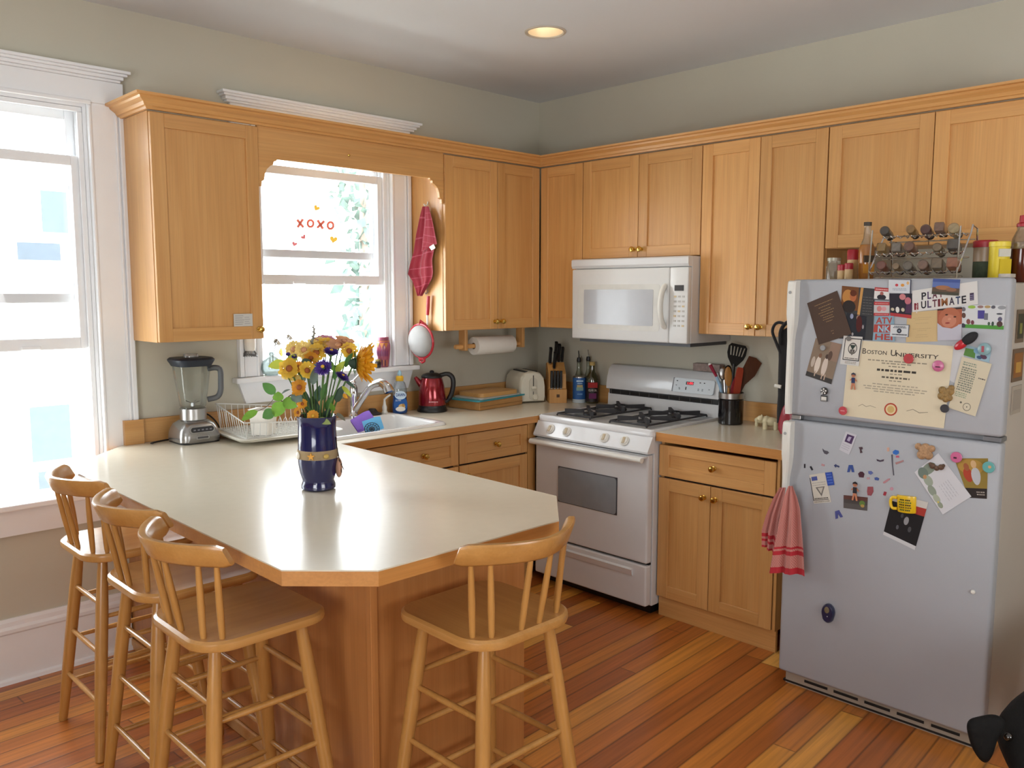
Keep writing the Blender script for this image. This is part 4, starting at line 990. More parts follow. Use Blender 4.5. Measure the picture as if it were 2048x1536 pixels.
GRN = plain('stem_green', '#4c6a35', .6, var=.2); DGR = leafy('leaf_dark', '#43594a'); LGR = leafy('leaf_bright', '#6f9c37'); MGR = leafy('leaf_mid', '#4e7a3c'); GGR = leafy('leaf_grey', '#6d7d74'); LIME = leafy('leaf_lime', '#b3bd4a')
def vase_pt(uu, vv, off=0.): return at_plane(uu, vv, VC, off)
def frame(p, n):
    n = Vector(n).normalized(); x = Vector((0, 0, 1)).cross(n)
    if x.length < 1e-3: x = Vector((1, 0, 0))
    x.normalize(); y = n.cross(x)
    return Matrix(((x.x, y.x, n.x, p[0]), (x.y, y.y, n.y, p[1]), (x.z, y.z, n.z, p[2]), (0, 0, 0, 1)))
def petals(b, n, r0, r1, w, mat, lift=.25, droop=0., jit=.1, start=0.):
    for k in range(n):
        a = start+2*PI*k/n+random.uniform(-jit, jit)*.5; R_ = r1*random.uniform(1-jit, 1+jit)
        M = Matrix.Rotation(a, 4, 'Z'); m = (r0+R_)/2
        zt = lift*R_; b.add([(r0, -w*.3, 0), (m, -w*.55, zt*.6), (R_*.92, -w*.34, zt), (R_, 0, zt+droop*R_), (R_*.92, w*.34, zt), (m, w*.55, zt*.6), (r0, w*.3, 0), (m, 0, zt*.45)],
            [(0, 1, 7), (1, 2, 3, 7), (3, 4, 5, 7), (5, 6, 0), (0, 7, 5)][:4]+[(0, 7, 6)], mat, False, M)
def stem_to(root, p, n, base=None, rad=.0024, mat=None):
    o_ = Vector((p.x-VX, p.y-VY, 0)); base = VC+o_*.2+Vector((0, 0, .055)); mid = VC+o_*.34+Vector((0, 0, .235))
    e = p-Vector(n).normalized()*.006
    MB().tube(smooth_path([base, mid, e], 6), rad, mat or GRN, 6).build('stem', root); return mid
Y1, Y2 = leafy('petal_yellow', '#e0b940'), leafy('petal_pale', '#e2c878')
OR_ = leafy('petal_orange', '#dd9a2c'); PEA = leafy('petal_peach', '#dcab84'); PINK = leafy('petal_pink', '#c78da2')
PURP = plain('petal_purple', '#4b2f86', .7, var=.15); BRN = plain('centre_brown', '#8a4a1d', .8, var=.2); GOLD = plain('centre_gold', '#c99a2e', .7); PBR = plain('centre_pinkbrown', '#b9855e', .8, var=.1)
toC = -CF
def daisy(uu, vv, rad, pm, cm, off, n, label, group, npet=14, cr_=.32, lift=.2, rows=1):
    p = vase_pt(uu, vv, off); R_ = rad*.00168*1.45; nn = toC*n[2]+CR*n[0]+CU*n[1]
    root = thing('daisy', label, 'flower', p, group=group)
    b = MB(frame(p, nn)); 
    for k in range(rows): petals(b, npet, R_*.2, R_*(1-.25*k), R_*.5, pm, lift+.2*k, start=k*.2)
    b.build('petals', root)
    MB(frame(p, nn)).ball((0, 0, R_*.08), (R_*cr_, R_*cr_, R_*.2), cm, 12, 8).build('flower_centre', root)
    stem_to(root, p, nn); return root
YG = 'yellow daisies in the bouquet'
for a in ((579, 737, 15, Y1, BRN, -.05, (-.2, .1, 1), 'yellow daisy with a brown eye facing out at the left of the bouquet', YG),
          (567, 742, 12, Y1, GOLD, -.03, (-.8, -.2, .4), 'yellow daisy turned sideways at the far left edge of the bouquet', YG),
          (585, 751, 12, Y2, GOLD, -.03, (0, -.9, .5), 'pale yellow daisy drooping under the brown-eyed daisy', YG),
          (614, 741, 12, Y1, BRN, -.05, (.5, .1, .8), 'yellow daisy with brown eye turned right, under the grey-green leaf', YG),
          (597, 734, 8, OR_, BRN, -.05, (0, .3, 1), 'small orange daisy between two yellow daisies', YG),
          (599, 775, 12, OR_, BRN, -.06, (-.3, .2, 1), 'orange-yellow daisy low on the left, above the grey leaf', YG),
          (605, 808, 7, OR_, BRN, -.06, (0, .2, 1), 'small orange daisy just above the vase rim on the left', YG),
          (626, 832, 8, OR_, GOLD, -.075, (.1, .2, 1), 'orange bloom hanging over the front rim of the vase', YG),
          (596, 825, 7, OR_, BRN, -.04, (-.5, 0, .8), 'tiny orange bloom at the left rim of the vase', YG),
          (588, 699, 13, Y2, PBR, .02, (-.3, .3, .9), 'pale daisy with pinkish centre at the upper left of the bouquet', YG),
          (608, 700, 13, Y2, PBR, .01, (.1, .3, .9), 'pale daisy with pinkish centre, second along the top left', YG),
          (614, 712, 9, Y2, GOLD, .0, (.4, -.4, .7), 'pale yellow daisy below the second pink-centred daisy', YG),
          (634, 690, 15, Y2, GOLD, .03, (0, .7, .6), 'large pale yellow daisy under the dried spike', YG),
          (633, 705, 14, Y1, BRN, .01, (0, .2, 1), 'yellow daisy in the middle of the bouquet under the large pale one', YG),
          (622, 716, 10, OR_, BRN, .0, (.3, -.2, .8), 'orange daisy beside the grey-green leaf in the middle', YG),
          (653, 693, 15, Y1, GOLD, .03, (.2, .6, .7), 'yellow daisy behind the upper purple aster', YG),
          (698, 702, 12, Y1, BRN, .01, (.4, .2, .9), 'yellow daisy with brown eye next to the sunflower', YG),
          (666, 692, 12, OR_, GOLD, .04, (.2, .6, .6), 'orange-yellow daisy at the top behind the asters', YG)): daisy(*a)
for a in ((677, 691, 16, PEA, PBR, .02, (.0, .8, .5), 'peach daisy at the top right of the bouquet', 'peach and pink daisies', 16),
          (689, 683, 14, PEA, PBR, .04, (.3, .8, .3), 'peach daisy standing highest on the right of the bouquet', 'peach and pink daisies', 16),
          (650, 681, 15, PINK, PBR, .06, (.1, .8, .3), 'pink daisy peeking over the top of the bouquet', 'peach and pink daisies', 16)): daisy(*a)
def aster(uu, vv, rad, n, label, off=-.04, eye=True):
    p = vase_pt(uu, vv, off); R_ = rad*.00168*1.12; nn = (toC*n[2]+CR*n[0]+CU*n[1])
    root = thing('aster', label, 'flower', p, group='purple asters')
    b = MB(frame(p, nn))
    for k, (f, l) in enumerate(((1, .1), (.86, .3), (.7, .5), (.5, .7))): petals(b, 30-4*k, R_*.15, R_*f, R_*.16, PURP, l, start=k*.1)
    b.build('petals', root)
    if eye: MB(frame(p, nn)).ball((0, 0, R_*.34), (R_*.2, R_*.2, R_*.1), GOLD, 10, 6).build('flower_centre', root)
    MB(frame(p, nn)).lathe([(R_*.12, -R_*.5), (R_*.5, -R_*.2), (R_*.62, .0)], GRN, 14).build('calyx', root)
    stem_to(root, p, nn, rad=.0026)
aster(662, 705, 15.5, (.25, .85, .35), 'upper purple aster seen from the side', -.02)
aster(647, 736, 17, (-.1, .5, .9), 'purple aster with a yellow eye facing the room', -.07)
aster(684, 754, 14, (.55, .7, .3), 'lower purple aster tilted to the right', -.05)
aster(576, 709, 5, (0, .6, .6), 'small purple bud at the upper left of the bouquet', .0, False)
aster(589, 713, 6, (0, .6, .6), 'second small purple bud beside the first one', .0, False)
# sunflower
p = vase_pt(711, 727, -.005); nn = CR*.86+CU*.12-CF*-.3*-1+CF*.0
nn = (CR*.86+CU*.0+CF*.3).normalized()
root = thing('sunflower', 'sunflower turned away to the right, green back showing', 'flower', p)
SF = leafy('sunflower_petal', '#e3a41a')
b = MB(frame(p, nn))
for k in range(3): petals(b, 20, .014, .066-.005*k, .017, SF, .8-.22*k, start=k*.11, jit=.16)
b.build('petals', root)
MB(frame(p, nn)).ball((0, 0, .006), (.024, .024, .008), BRN, 16, 8).build('flower_centre', root)
b = MB(frame(p, nn)); b.lathe([(.004, -.024), (.013, -.017), (.02, -.004), (.017, .002)], DGR, 16); petals(b, 14, .012, .042, .014, MGR, -.05, start=.2); b.build('calyx', root)
stem_to(root, p, nn, rad=.0034)
# dried spike
root = thing('dried_spike', 'grey dried flower spike, tallest stem of the bouquet', 'flower', vase_pt(626, 690, .03))
P = smooth_path([vase_pt(619, 704, .02), vase_pt(624, 684, .03), vase_pt(628, 668, .03), vase_pt(627, 653, .03)], 5)
DRY = plain('dried_grey', '#7f7c6e', .9, var=.15)
b = MB(); b.tube(P, [.006-.004*i/(len(P)-1) for i in range(len(P))], DRY, 7)
for i, q_ in enumerate(P): b.ball(q_+CR*(.004*math.sin(i*2.1))+CU*.002, .0048-.0022*i/len(P), DRY, 7, 5)
b.build('seed_head', root); stem_to(root, P[0], (0, 0, 1), mat=DRY)
# leaves
def leaf_mesh(b, p, tip, w, mat, n=None, cup=.15):
    p, tip = Vector(p), Vector(tip); t = tip-p; L = t.length; t.normalize(); n = Vector(n or toC).normalized(); s_ = t.cross(n).normalized(); n = s_.cross(t)
    k = 7; vs = []; fs = []
    for i in range(k+1):
        f = i/k; ww = w*(math.sin(PI*min(.999, f**.8)))**.75*.5
        c = p+t*L*f+n*(.08*L*math.sin(PI*f))
        vs += [c-s_*ww+n*cup*ww, c, c+s_*ww+n*cup*ww]
    for i in range(k):
        a = i*3; fs += [(a, a+1, a+4, a+3), (a+1, a+2, a+5, a+4)]
    b.add(vs, fs, mat, True)
def px(n_): return n_*.00168
root = thing('leafy_branch', 'drooping branch with broad green leaves on the left of the bouquet', 'branch', vase_pt(600, 800, -.03))
BRW = plain('twig_brown', '#54412c', .8)
P = smooth_path([VC+Vector((-.01, -.01, .1)), vase_pt(609, 815, -.055), vase_pt(585, 790, -.06), vase_pt(566, 803, -.06), vase_pt(553, 790, -.06), vase_pt(545, 788, -.06)], 5)
MB().tube(P, [.0026-.0015*i/(len(P)-1) for i in range(len(P))], BRW, 6).build('twig', root)
for p0, p1, w, mt, nv in (((551, 788), (525, 766), 20, MGR, (.1, .3, 1)), ((558, 803), (556, 783), 22, LGR, (0, 0, 1)), ((564, 803), (549, 834), 27, LGR, (.1, -.1, 1)), ((549, 821), (525, 836), 22, MGR, (0, 0, 1)), ((516, 822), (483, 841), 17, LGR, (-.2, .3, 1)), ((566, 800), (594, 814), 24, LGR, (.1, 0, 1)), ((583, 788), (605, 803), 21, GGR, (.2, .2, 1)), ((563, 788), (581, 779), 9, GGR, (0, .8, .5))):
    b = MB(); leaf_mesh(b, vase_pt(*p0, -.062), vase_pt(*p1, -.064), px(w), mt, toC*nv[2]+CR*nv[0]+CU*nv[1]); b.build('leaf', root)
P = smooth_path([vase_pt(553, 790, -.06), vase_pt(535, 812, -.063), vase_pt(516, 822, -.063)], 4); MB().tube(P, .0011, BRW, 5).build('twig', root)
root = thing('eucalyptus_sprig', 'grey-green leafy sprigs filling the middle of the bouquet', 'foliage', vase_pt(640, 780, 0))
for i, (p0, p1, w, mt, off) in enumerate((((600, 728), (623, 722), 16, DGR, -.03), ((625, 770), (631, 733), 16, GGR, -.04), ((672, 805), (688, 770), 18, DGR, -.02), ((640, 828), (622, 790), 20, DGR, .01), ((655, 826), (668, 790), 20, MGR, .0), ((620, 824), (608, 778), 18, DGR, .02), ((690, 735), (706, 705), 12, MGR, .0), ((672, 745), (690, 722), 14, LIME, -.02), ((684, 772), (703, 795), 9, LIME, -.05), ((686, 788), (696, 797), 8, OR_, -.05), ((630, 806), (640, 770), 17, DGR, .02), ((645, 800), (652, 765), 14, MGR, -.01), ((610, 752), (596, 768), 14, GGR, .01), ((660, 722), (668, 742), 13, LGR, -.03), ((676, 728), (668, 760), 15, MGR, .02), ((636, 745), (628, 722), 14, GGR, .03), ((690, 760), (712, 778), 7, DGR, .0), ((648, 838), (660, 815), 14, DGR, .0), ((628, 838), (616, 815), 14, MGR, -.01), ((668, 822), (662, 805), 12, LGR, -.03))):
    b = MB(); leaf_mesh(b, vase_pt(*p0, off), vase_pt(*p1, off-.01), px(w), mt, toC+CR*random.uniform(-.5, .5)+CU*random.uniform(-.2, .6)); b.build('leaf', root)
root = thing('chartreuse_leaf', 'pale chartreuse leaf lit by the window at the left of the bouquet', 'leaf', vase_pt(560, 735, .0))
b = MB(); leaf_mesh(b, vase_pt(574, 728, .0), vase_pt(536, 733, -.01), px(22), LIME, toC+CU*.4); b.build('blade', root); b = MB(); leaf_mesh(b, vase_pt(596, 712, .0), vase_pt(570, 730, .0), px(20), LIME, toC+CU*.4); b.build('blade', root); stem_to(root, vase_pt(590, 725, .0), toC)
root = thing('vase_leaf', 'oval olive leaf resting over the front rim of the vase', 'leaf', vase_pt(649, 842, -.075))
b = MB(); leaf_mesh(b, vase_pt(636, 838, -.068), vase_pt(662, 848, -.078), px(14), plain('leaf_olive', '#7d8a4a', .6, var=.2), toC+CU*.3); b.build('blade', root)
root = thing('vase_leaf', 'dark narrow leaf drooping over the right side of the vase rim', 'leaf', vase_pt(682, 835, -.03))
b = MB(); leaf_mesh(b, vase_pt(673, 826, -.03), vase_pt(691, 842, -.035), px(8), plain('leaf_taupe', '#5c5a4a', .7), toC+CU*.5); b.build('blade', root)

# ------------------------------------------------------------------ on the sill of the sink window
SZ = 1.1675
def sill_pt(uu): p = at(uu, 735, y=-.012); return p.x
jx = sill_pt(766)
r = thing('ginger_jar', 'pink and orange painted jar on the window sill', 'jar', (jx, -.014, SZ))
JP = plain('jar_pink', '#9c4c62', .3, var=.15, vscale=40, coat=.4)
b = MB(); b.lathe([(.028, .001), (.03, .004), (.036, .05), (.0405, .095), (.0405, .12), (.036, .138), (.032, .142)], JP, 28, c=(jx, -.014, SZ)); bd = b.build('body', r)
b = MB(); b.lathe([(.033, .142), (.0325, .158), (.03, .162), (.002, .163)], plain('jar_lid', '#8a4258', .35), 28, c=(jx, -.014, SZ)); b.build('lid', r)
b = MB(); MG = plain('jar_orange', '#c9803c', .35)
b.lathe([(.0365, .139), (.037, .14), (.0365, .143)], MG, 28, c=(jx, -.014, SZ), cap0=False, cap1=False)
Fm = facing(jx, -.014, SZ, 0)
def curved(b, pts, R_, mat):
    k = len(pts); vs = [(R_*math.sin(x/R_), z, R_*math.cos(x/R_)) for x, z in pts]; b.add(vs, [tuple(range(k))], mat, False, Fm)
for dx_, s in ((-.024, 1), (0, 1.2), (.024, 1)): curved(b, [(dx_-.012, .132), (dx_+.012, .132), (dx_, .132-.026*s)], .0418, MG)
for i in range(-3, 4): curved(b, [(i*.011-.003, .06), (i*.011+.003, .06), (i*.011+.0035, .085), (i*.011, .098), (i*.011-.0035, .085)], .0405, plain('jar_purple', '#7a3a6a', .4))
for i in range(-3, 4): curved(b, [(i*.009-.002, .008), (i*.009+.002, .008), (i*.009+.002, .04), (i*.009-.002, .04)], .0365, MG if i % 2 else plain('jar_dark', '#4a2a3a', .4))
b.build('painted_pattern', bd)
cxx = sill_pt(738)
r = thing('candle_holder', 'brown stoneware tumbler standing behind the painted jar on the sill', 'tumbler', (cxx, .0, SZ))
b = MB(); b.lathe([(.026, .001), (.028, .01), (.029, .105), (.0275, .108), (.025, .1), (.024, .02)], plain('stoneware_brown', '#8d7468', .4, var=.12), 24, c=(cxx, .0, SZ)); b.build('cup', r)
MB().tube([(cxx+.005, 0, SZ+.03), (cxx+.012, 0, SZ+.125)], .006, BLACKP, 8).build('brush', r)
c2 = sill_pt(749)
r = thing('small_jar', 'tiny dark glass jar in front of the painted jar on the sill', 'jar', (c2, -.043, SZ))
MB().lathe([(.015, .001), (.017, .004), (.017, .03), (.012, .036)], plain('dark_glass', '#2b2522', .15, coat=.5), 20, c=(c2, -.043, SZ)).build('body', r)
MB().lathe([(.0135, .036), (.0135, .046), (.002, .047)], plain('gold_cap', '#9c8a55', .4, .5), 20, c=(c2, -.043, SZ)).build('lid', r)
gx = at(541, 742, y=.01).x
r = thing('bud_vase', 'round pale glass bud vase with white blooms on the window sill', 'vase', (gx, -.004, SZ))
b = MB(); b.lathe([(.03, .001), (.045, .008), (.054, .03), (.05, .06), (.03, .085), (.014, .097), (.013, .108), (.016, .112)], glass('bud_glass', (.86, .93, .92), .08, body='#8ea5a2', bodyfac=.75), 28, c=(gx, -.004, SZ), cap1=False); b.build('glass', r)
for i, (uu, vv, rr_, mt) in enumerate(((552, 687, 9, plain('petal_white', '#bdb6a8', .6)), (577, 677, 8, plain('petal_white', '#bdb6a8', .6)), (558, 705, 11, Y2))):
    p = at(uu, vv, y=-.008); root = thing('white_bloom' if i < 2 else 'daisy', ('white bloom leaning left in the bud vase', 'white bloom on the right of the bud vase', 'pale yellow daisy seen side-on in the bud vase')[i], 'flower', p)
    b = MB(frame(p, (0.2 if i < 2 else .9, -.7, .6 if i < 2 else .1))); R_ = rr_*.0026
    for k in range(2): petals(b, 12, R_*.2, R_*(1-.2*k), R_*.4, mt, .4+.3*k)
    b.build('petals', root)
    MB().tube(smooth_path([(gx+(i-1)*.014, -.004, SZ+.03), (gx+(i-1)*.006, -.004, SZ+.115), tuple(p-Vector((0, 0, .004)))], 5), .0015, BRW, 5).build('stem', root)
root = thing('dried_twig', 'thin dark budding twig in the bud vase', 'twig', (gx, -.004, SZ+.12))
for pts in (((545, 722), (549, 700), (552, 675), (549, 655)), ((545, 722), (550, 695), (556, 668), (558, 655))):
    MB().tube([(gx, -.004, SZ+.04)]+[tuple(at(a_, c_, y=-.006)) for a_, c_ in pts], [.0015]*2+[.0012]*3, BRW, 5).build('twig', root)
# ornament hanging on the left casing
ox_ = at(497, 690, y=-.04).x
r = thing('hanging_ornament', 'white bell-shaped ornament with a silver fringe on the left window casing', 'ornament', (ox_, -.045, 1.27))
b = MB(); b.lathe([(.022, 1.295), (.026, 1.31), (.027, 1.35), (.024, 1.363)], plain('ornament_white', '#e6e1d8', .6), 18, c=(ox_, -.054, 0)); b.build('bell', r)
b = MB(); FR = plain('silver_fringe', '#77787a', .3, .7)
for k in range(22):
    a = 2*PI*k/22; b.tube([(ox_+.02*math.cos(a), -.054+.02*math.sin(a), 1.296), (ox_+.03*math.cos(a), -.054+.026*math.sin(a), 1.282), (ox_+.026*math.cos(a*1.3), -.054+.024*math.sin(a), 1.268)], .0016, FR, 5)
b.build('fringe', r)
# window clings
def cling(name, label, polys, mat, group=None):
    b = MB(); y = .0345
    for n_, pl_ in enumerate(polys):
        P = [at(a_, c_, y=y-(.0004*n_ if len(polys) < 4 else 0)) for a_, c_ in pl_]; b.add(P, [tuple(range(len(P)))], mat)
    tag(b.build(name), label, 'window sticker', group)
def stroke(p, q, w=2.7):
    dx_, dy_ = q[0]-p[0], q[1]-p[1]; L = math.hypot(dx_, dy_); nx, ny = -dy_/L*w, dx_/L*w
    return [(p[0]+nx, p[1]+ny), (q[0]+nx, q[1]+ny), (q[0]-nx, q[1]-ny), (p[0]-nx, p[1]-ny)]
CLR = leafy('cling_red', '#d9705c', .02, .11); CLY = leafy('cling_yellow', '#eec04a', .02, .1); CLP = leafy('cling_rose', '#e07e80', .02, .09)
def ring(cx_, cy_, rx, ry, w=5.):
    out = []
    for k in range(20):
        a, c_ = 2*PI*k/20, 2*PI*(k+1)/20
        out.append([(cx_+rx*math.cos(a), cy_+ry*math.sin(a)), (cx_+rx*math.cos(c_), cy_+ry*math.sin(c_)), (cx_+(rx-w)*math.cos(c_), cy_+(ry-w)*math.sin(c_)), (cx_+(rx-w)*math.cos(a), cy_+(ry-w)*math.sin(a))])
    return out
G_ = 'XOXO letters on the window'
cling('letter_cling', 'first red letter X of XOXO stuck on the sink window', [stroke((594, 439), (607, 455)), stroke((606, 438), (595, 455))], CLR, G_)
cling('letter_cling', 'first red letter O of XOXO stuck on the sink window', ring(621, 447, 8.2, 9.2), CLR, G_)
cling('letter_cling', 'second red letter X of XOXO stuck on the sink window', [stroke((635, 440), (646, 458)), stroke((649, 442), (634, 456))], CLR, G_)
cling('letter_cling', 'second red letter O of XOXO stuck on the sink window', ring(661, 451, 8.2, 9.2), CLR, G_)
def heart(cx_, cy_, s, rot):
    pts = []
    for k in range(18):
        a = 2*PI*k/18; x = 16*math.sin(a)**3; y = -(13*math.cos(a)-5*math.cos(2*a)-2*math.cos(3*a)-math.cos(4*a))
        pts.append((cx_+s*(x*math.cos(rot)-y*math.sin(rot))/16, cy_+s*(x*math.sin(rot)+y*math.cos(rot))/16))
    return [pts]
for cx_, cy_, s, rot, mt, lab in ((633, 416, 6.5, .6, CLY, 'yellow heart above the letters on the window'), (607, 474, 5.5, -.6, CLP, 'rose heart just below the first O on the window'), (589, 488, 5.5, .3, CLP, 'lowest rose heart on the window, at the left'), (667, 479, 8, .2, CLY, 'large yellow heart below the last O on the window')): cling('heart_cling', lab, heart(cx_, cy_, s, rot), mt, 'hearts on the window')
# ------------------------------------------------------------------ hanging on the side of the right wall cabinet (faces -x)
SX = -1.029
def drape(b, rows, folds, amp, mat, nrm, nc=28, ph=0., uvs=(1, 1), edge=.0):
    """cloth: rows of (left, right) points; folds waves across"""
    vs = []; uv = []; nr = len(rows); nrm = Vector(nrm).normalized()
    for i, (l, r_) in enumerate(rows):
        l, r_ = Vector(l), Vector(r_); A = amp*(.25+.75*min(1, i/max(1, nr*.4)))
        for j in range(nc+1):
            f = j/nc; w = math.sin(2*PI*folds*f+ph+.25*i/nr)+.4*math.sin(2*PI*folds*2.3*f+1.7*ph+.5)
            vs.append(l.lerp(r_, f)+nrm*(A*(1+w)+.004)); uv.append((f*uvs[0], (1-i/(nr-1))*uvs[1]))
    fs = [(i*(nc+1)+j, i*(nc+1)+j+1, (i+1)*(nc+1)+j+1, (i+1)*(nc+1)+j) for i in range(nr-1) for j in range(nc)]
    b.add(vs, fs, mat, True, None, uv)
def dense(rows, k=4):
    out = []
    for i in range(len(rows)-1):
        for j in range(k):
            t = j/k; out.append(tuple(Vector(rows[i][s]).lerp(Vector(rows[i+1][s]), t) for s in (0, 1)))
    out.append(tuple(Vector(x) for x in rows[-1])); return out
sp_ = lambda uu, vv, off=.022: at(uu, vv, x=SX-off)
r = thing('red_towel', 'crimson kitchen towel hanging on a hook on the side of the wall cabinet', 'towel', sp_(850, 500))
RC = stripe_cloth('crimson_cloth', '#8d1028', '#c25f74', 7, .08)
b = MB(); rows = [((847, 413), (858, 413)), ((843, 432), (863, 432)), ((836, 470), (869, 462)), ((832, 505), (872, 490)), ((825, 530), (866, 520)), ((821, 548), (868, 545)), ((830, 562), (866, 556)), ((836, 578), (860, 568)), ((840, 592), (846, 592))]
drape(b, dense([(sp_(*a), sp_(*c)) for a, c in rows], 4), 1.7, .007, RC, (-1, 0, 0), ph=.6)
o = b.build('cloth', r); 
b = MB(); rows = [((851, 414), (859, 414)), ((853, 445), (866, 443)), ((848, 480), (875, 488)), ((846, 503), (860, 496))]
drape(b, dense([(sp_(*a, .042), sp_(*c, .042)) for a, c in rows], 4), .8, .004, RC, (-1, 0, 0), 16); b.build('front_fold', r)
b = MB(); b.add([sp_(858, 494, .052), sp_(867, 488, .052), sp_(871, 496, .052), sp_(863, 501, .052)], [(0, 1, 2, 3)], paper('#e7e3dc')); b.build('care_tag', r)
p = sp_(856, 408, 0); r2_ = thing('wall_hook', 'small white hook holding the crimson towel', 'hook', p)
MB().tube([p+Vector((-.001, 0, .012)), p+Vector((-.004, 0, -.002)), p+Vector((-.02, 0, -.012)), p+Vector((-.028, 0, -.002))], .004, KW, 8).build('hook', r2_)
p = sp_(856, 585, 0); MB().tube([p+Vector((-.001, 0, .01)), p+Vector((-.006, 0, -.002)), p+Vector((-.016, 0, -.008)), p+Vector((-.02, 0, 0))], .003, STEEL, 8).build('wall_hook'); tag(bpy.data.objects['wall_hook.001'], 'small steel hook holding the red strainer', 'hook')
# strainer
r = thing('strainer', 'red rimmed mesh strainer hanging below the crimson towel', 'strainer', sp_(848, 680))
RP = plain('strainer_red', '#b3202f', .35, coat=.3)
hp = [sp_(857, 592, .018), sp_(856, 612, .018), sp_(855, 630, .018)]
MB().tube(hp, [.009, .0105, .009], RP, 12).build('handle', r)
MB().tube([sp_(855, 630, .018), sp_(855, 650, .018)], .006, KW, 10).build('neck', r)
cz = sp_(848, 682, .018); rim = []
ax1 = Vector((0, -.72, 0)).normalized(); 
nr_ = Vector((-1, -.1, -.06)).normalized(); sx_ = Vector((0, 0, 1)).cross(nr_).normalized(); sz_ = nr_.cross(sx_)
if sz_.z < 0: sz_ = -sz_
Rr = .092
cz = cz+Vector((-.02, 0, 0))
rimp = [cz+sx_*(Rr*math.cos(2*PI*k/40))+sz_*(Rr*math.sin(2*PI*k/40)) for k in range(40)]
MB().tube(rimp, .0065, RP, 8, closed=True).build('rim', r)
b = MB(); b.tube([cz+sz_*Rr, cz+sz_*(Rr+.02), sp_(855, 652, .018)], [.008, .007, .006], RP, 8); b.build('handle_joint', r)
b = MB(); rings = []
for i in range(9):
    a = (PI/2)*i/8; k = max(.03, math.cos(a))
    rings.append([cz+sx_*(Rr*.95*k*math.cos(2*PI*j/32))+sz_*(Rr*.95*k*math.sin(2*PI*j/32))+nr_*(.05*math.sin(a)) for j in range(32)])
b.loft(rings, plain('strainer_mesh', '#aeadab', .6, .1, bump=.9, bscale=900), cap0=False); b.build('mesh_bowl', r)
b = MB(); b.tube([cz-sz_*Rr+sx_*.022, cz-sz_*(Rr+.018)+sx_*.018, cz-sz_*(Rr+.026), cz-sz_*(Rr+.018)-sx_*.018, cz-sz_*Rr-sx_*.022], .006, RP, 8); b.tube([cz-sz_*(Rr+.006)-sx_*.018, cz-sz_*(Rr+.006)+sx_*.018], .008, RP, 8); b.build('rest_hook', r)

# ------------------------------------------------------------------ right countertop
CZ = ZW-.004
kx, ky = -.165, -1.512
r = thing('utensil_crock', 'black crock with a steel rim, full of cooking utensils beside the stove', 'crock', (kx, ky, CZ))
BK = plain('crock_black', '#111013', .18, coat=.5)
MB().lathe([(.058, .001), (.0615, .005), (.0625, .125), (.058, .13)], BK, 36, c=(kx, ky, CZ), cap1=False).build('body', r)
MB().lathe([(.058, .13), (.0632, .131), (.064, .158), (.0605, .16), (.058, .155), (.056, .13), (.055, .012), (.002, .011)], STEEL, 36, c=(kx, ky, CZ), cap0=False).build('steel_rim', r)
K = lambda uu, vv, off=0.: at_plane(uu, vv, (kx, ky, CZ), off)
def uframe(p0, p1, off_n=None):
    p0, p1 = Vector(p0), Vector(p1); y = (p1-p0).normalized(); n = Vector(off_n or toC); x = y.cross(n).normalized(); n = x.cross(y)
    return Matrix(((x.x, y.x, n.x, p0.x), (x.y, y.y, n.y, p0.y), (x.z, y.z, n.z, p0.z), (0, 0, 0, 1))), (p1-p0).length
base_pt = lambda a, c: Vector((kx, ky, CZ+.02))+u*a+v_*c
def utensil(name, label, cat='utensil'): return thing(name, label, cat, (kx, ky, CZ+.02), group='utensils in the black crock')
# slotted turner
r = utensil('slotted_turner', 'black slotted turner, tallest in the utensil crock')
p0, p1 = base_pt(.0, -.02), K(1468, 728, .02)
MB().tube([p0, K(1466, 760, .02), p1], [.006, .006, .0075], BLACKP, 10).build('handle', r)
M, L = uframe(K(1468, 731, .02), K(1477, 690, .02))
w = .048; out = [(-.012, -.004), (.012, -.004), (.04, .035), (w, .06), (w, L*.9), (.036, L*1.03), (-.036, L*1.03), (-w, L*.9), (-w, .06), (-.04, .035)]
slots = [[(x-.0032, .05), (x+.0032, .05), (x*1.25+.0032, L*.9), (x*1.25-.0032, L*.9)] for x in (-.028, -.014, 0, .014, .028)]
MB(M).prism(out, -.002, .002, BLACKP, holes=slots).build('blade', r)
r = utensil('wooden_turner', 'dark wooden turner leaning right in the crock')
DW = wood('dark_wood', '#6a3a1c', '#4f2812', 'z', rough=.5, coat=0.)
M, L = uframe(base_pt(-.03, .0), K(1512, 716, .01))
MB(M).prism([(-.01, 0), (.01, 0), (.011, L*.58), (.036, L*.76), (.038, L*.97), (.0, L), (-.036, L*.98), (-.036, L*.78), (-.011, L*.58)], -.003, .003, DW).build('paddle', r)
r = utensil('silicone_spatula', 'red silicone spatula standing in the middle of the crock')
RS = plain('silicone_red', '#8e1a22', .45); RS2 = plain('silicone_orange', '#a43a1c', .45)
M, L = uframe(base_pt(.0, .02), K(1481, 735, -.03))
MB(M).loft([[(x*s, L*f, y*s2) for x, y in ((-.021, 0), (-.018, .008), (.018, .008), (.021, 0), (.018, -.008), (-.018, -.008))] for f, s, s2 in ((.42, .6, .6), (.55, .95, 1), (.8, .9, 1), (.95, .85, .8), (1, .6, .5))][::-1], RS2).build('head', r)
MB(M).loft([[(x*s-.012, L*f*.93, y*s2-.002) for x, y in ((-.018, 0), (-.016, .007), (.016, .007), (.018, 0), (.016, -.007), (-.016, -.007))] for f, s, s2 in ((.42, .7, .6), (.6, 1.1, 1), (.75, .9, 1), (.88, .4, .6))][::-1], RS).build('inner_blade', r)
MB(M).tube([(0, 0, 0), (0, L*.45, 0)], .006, plain('grey_handle', '#6f6d70', .5), 8).build('handle', r)
r = utensil('wooden_spoon', 'golden wooden spoon at the front of the crock')
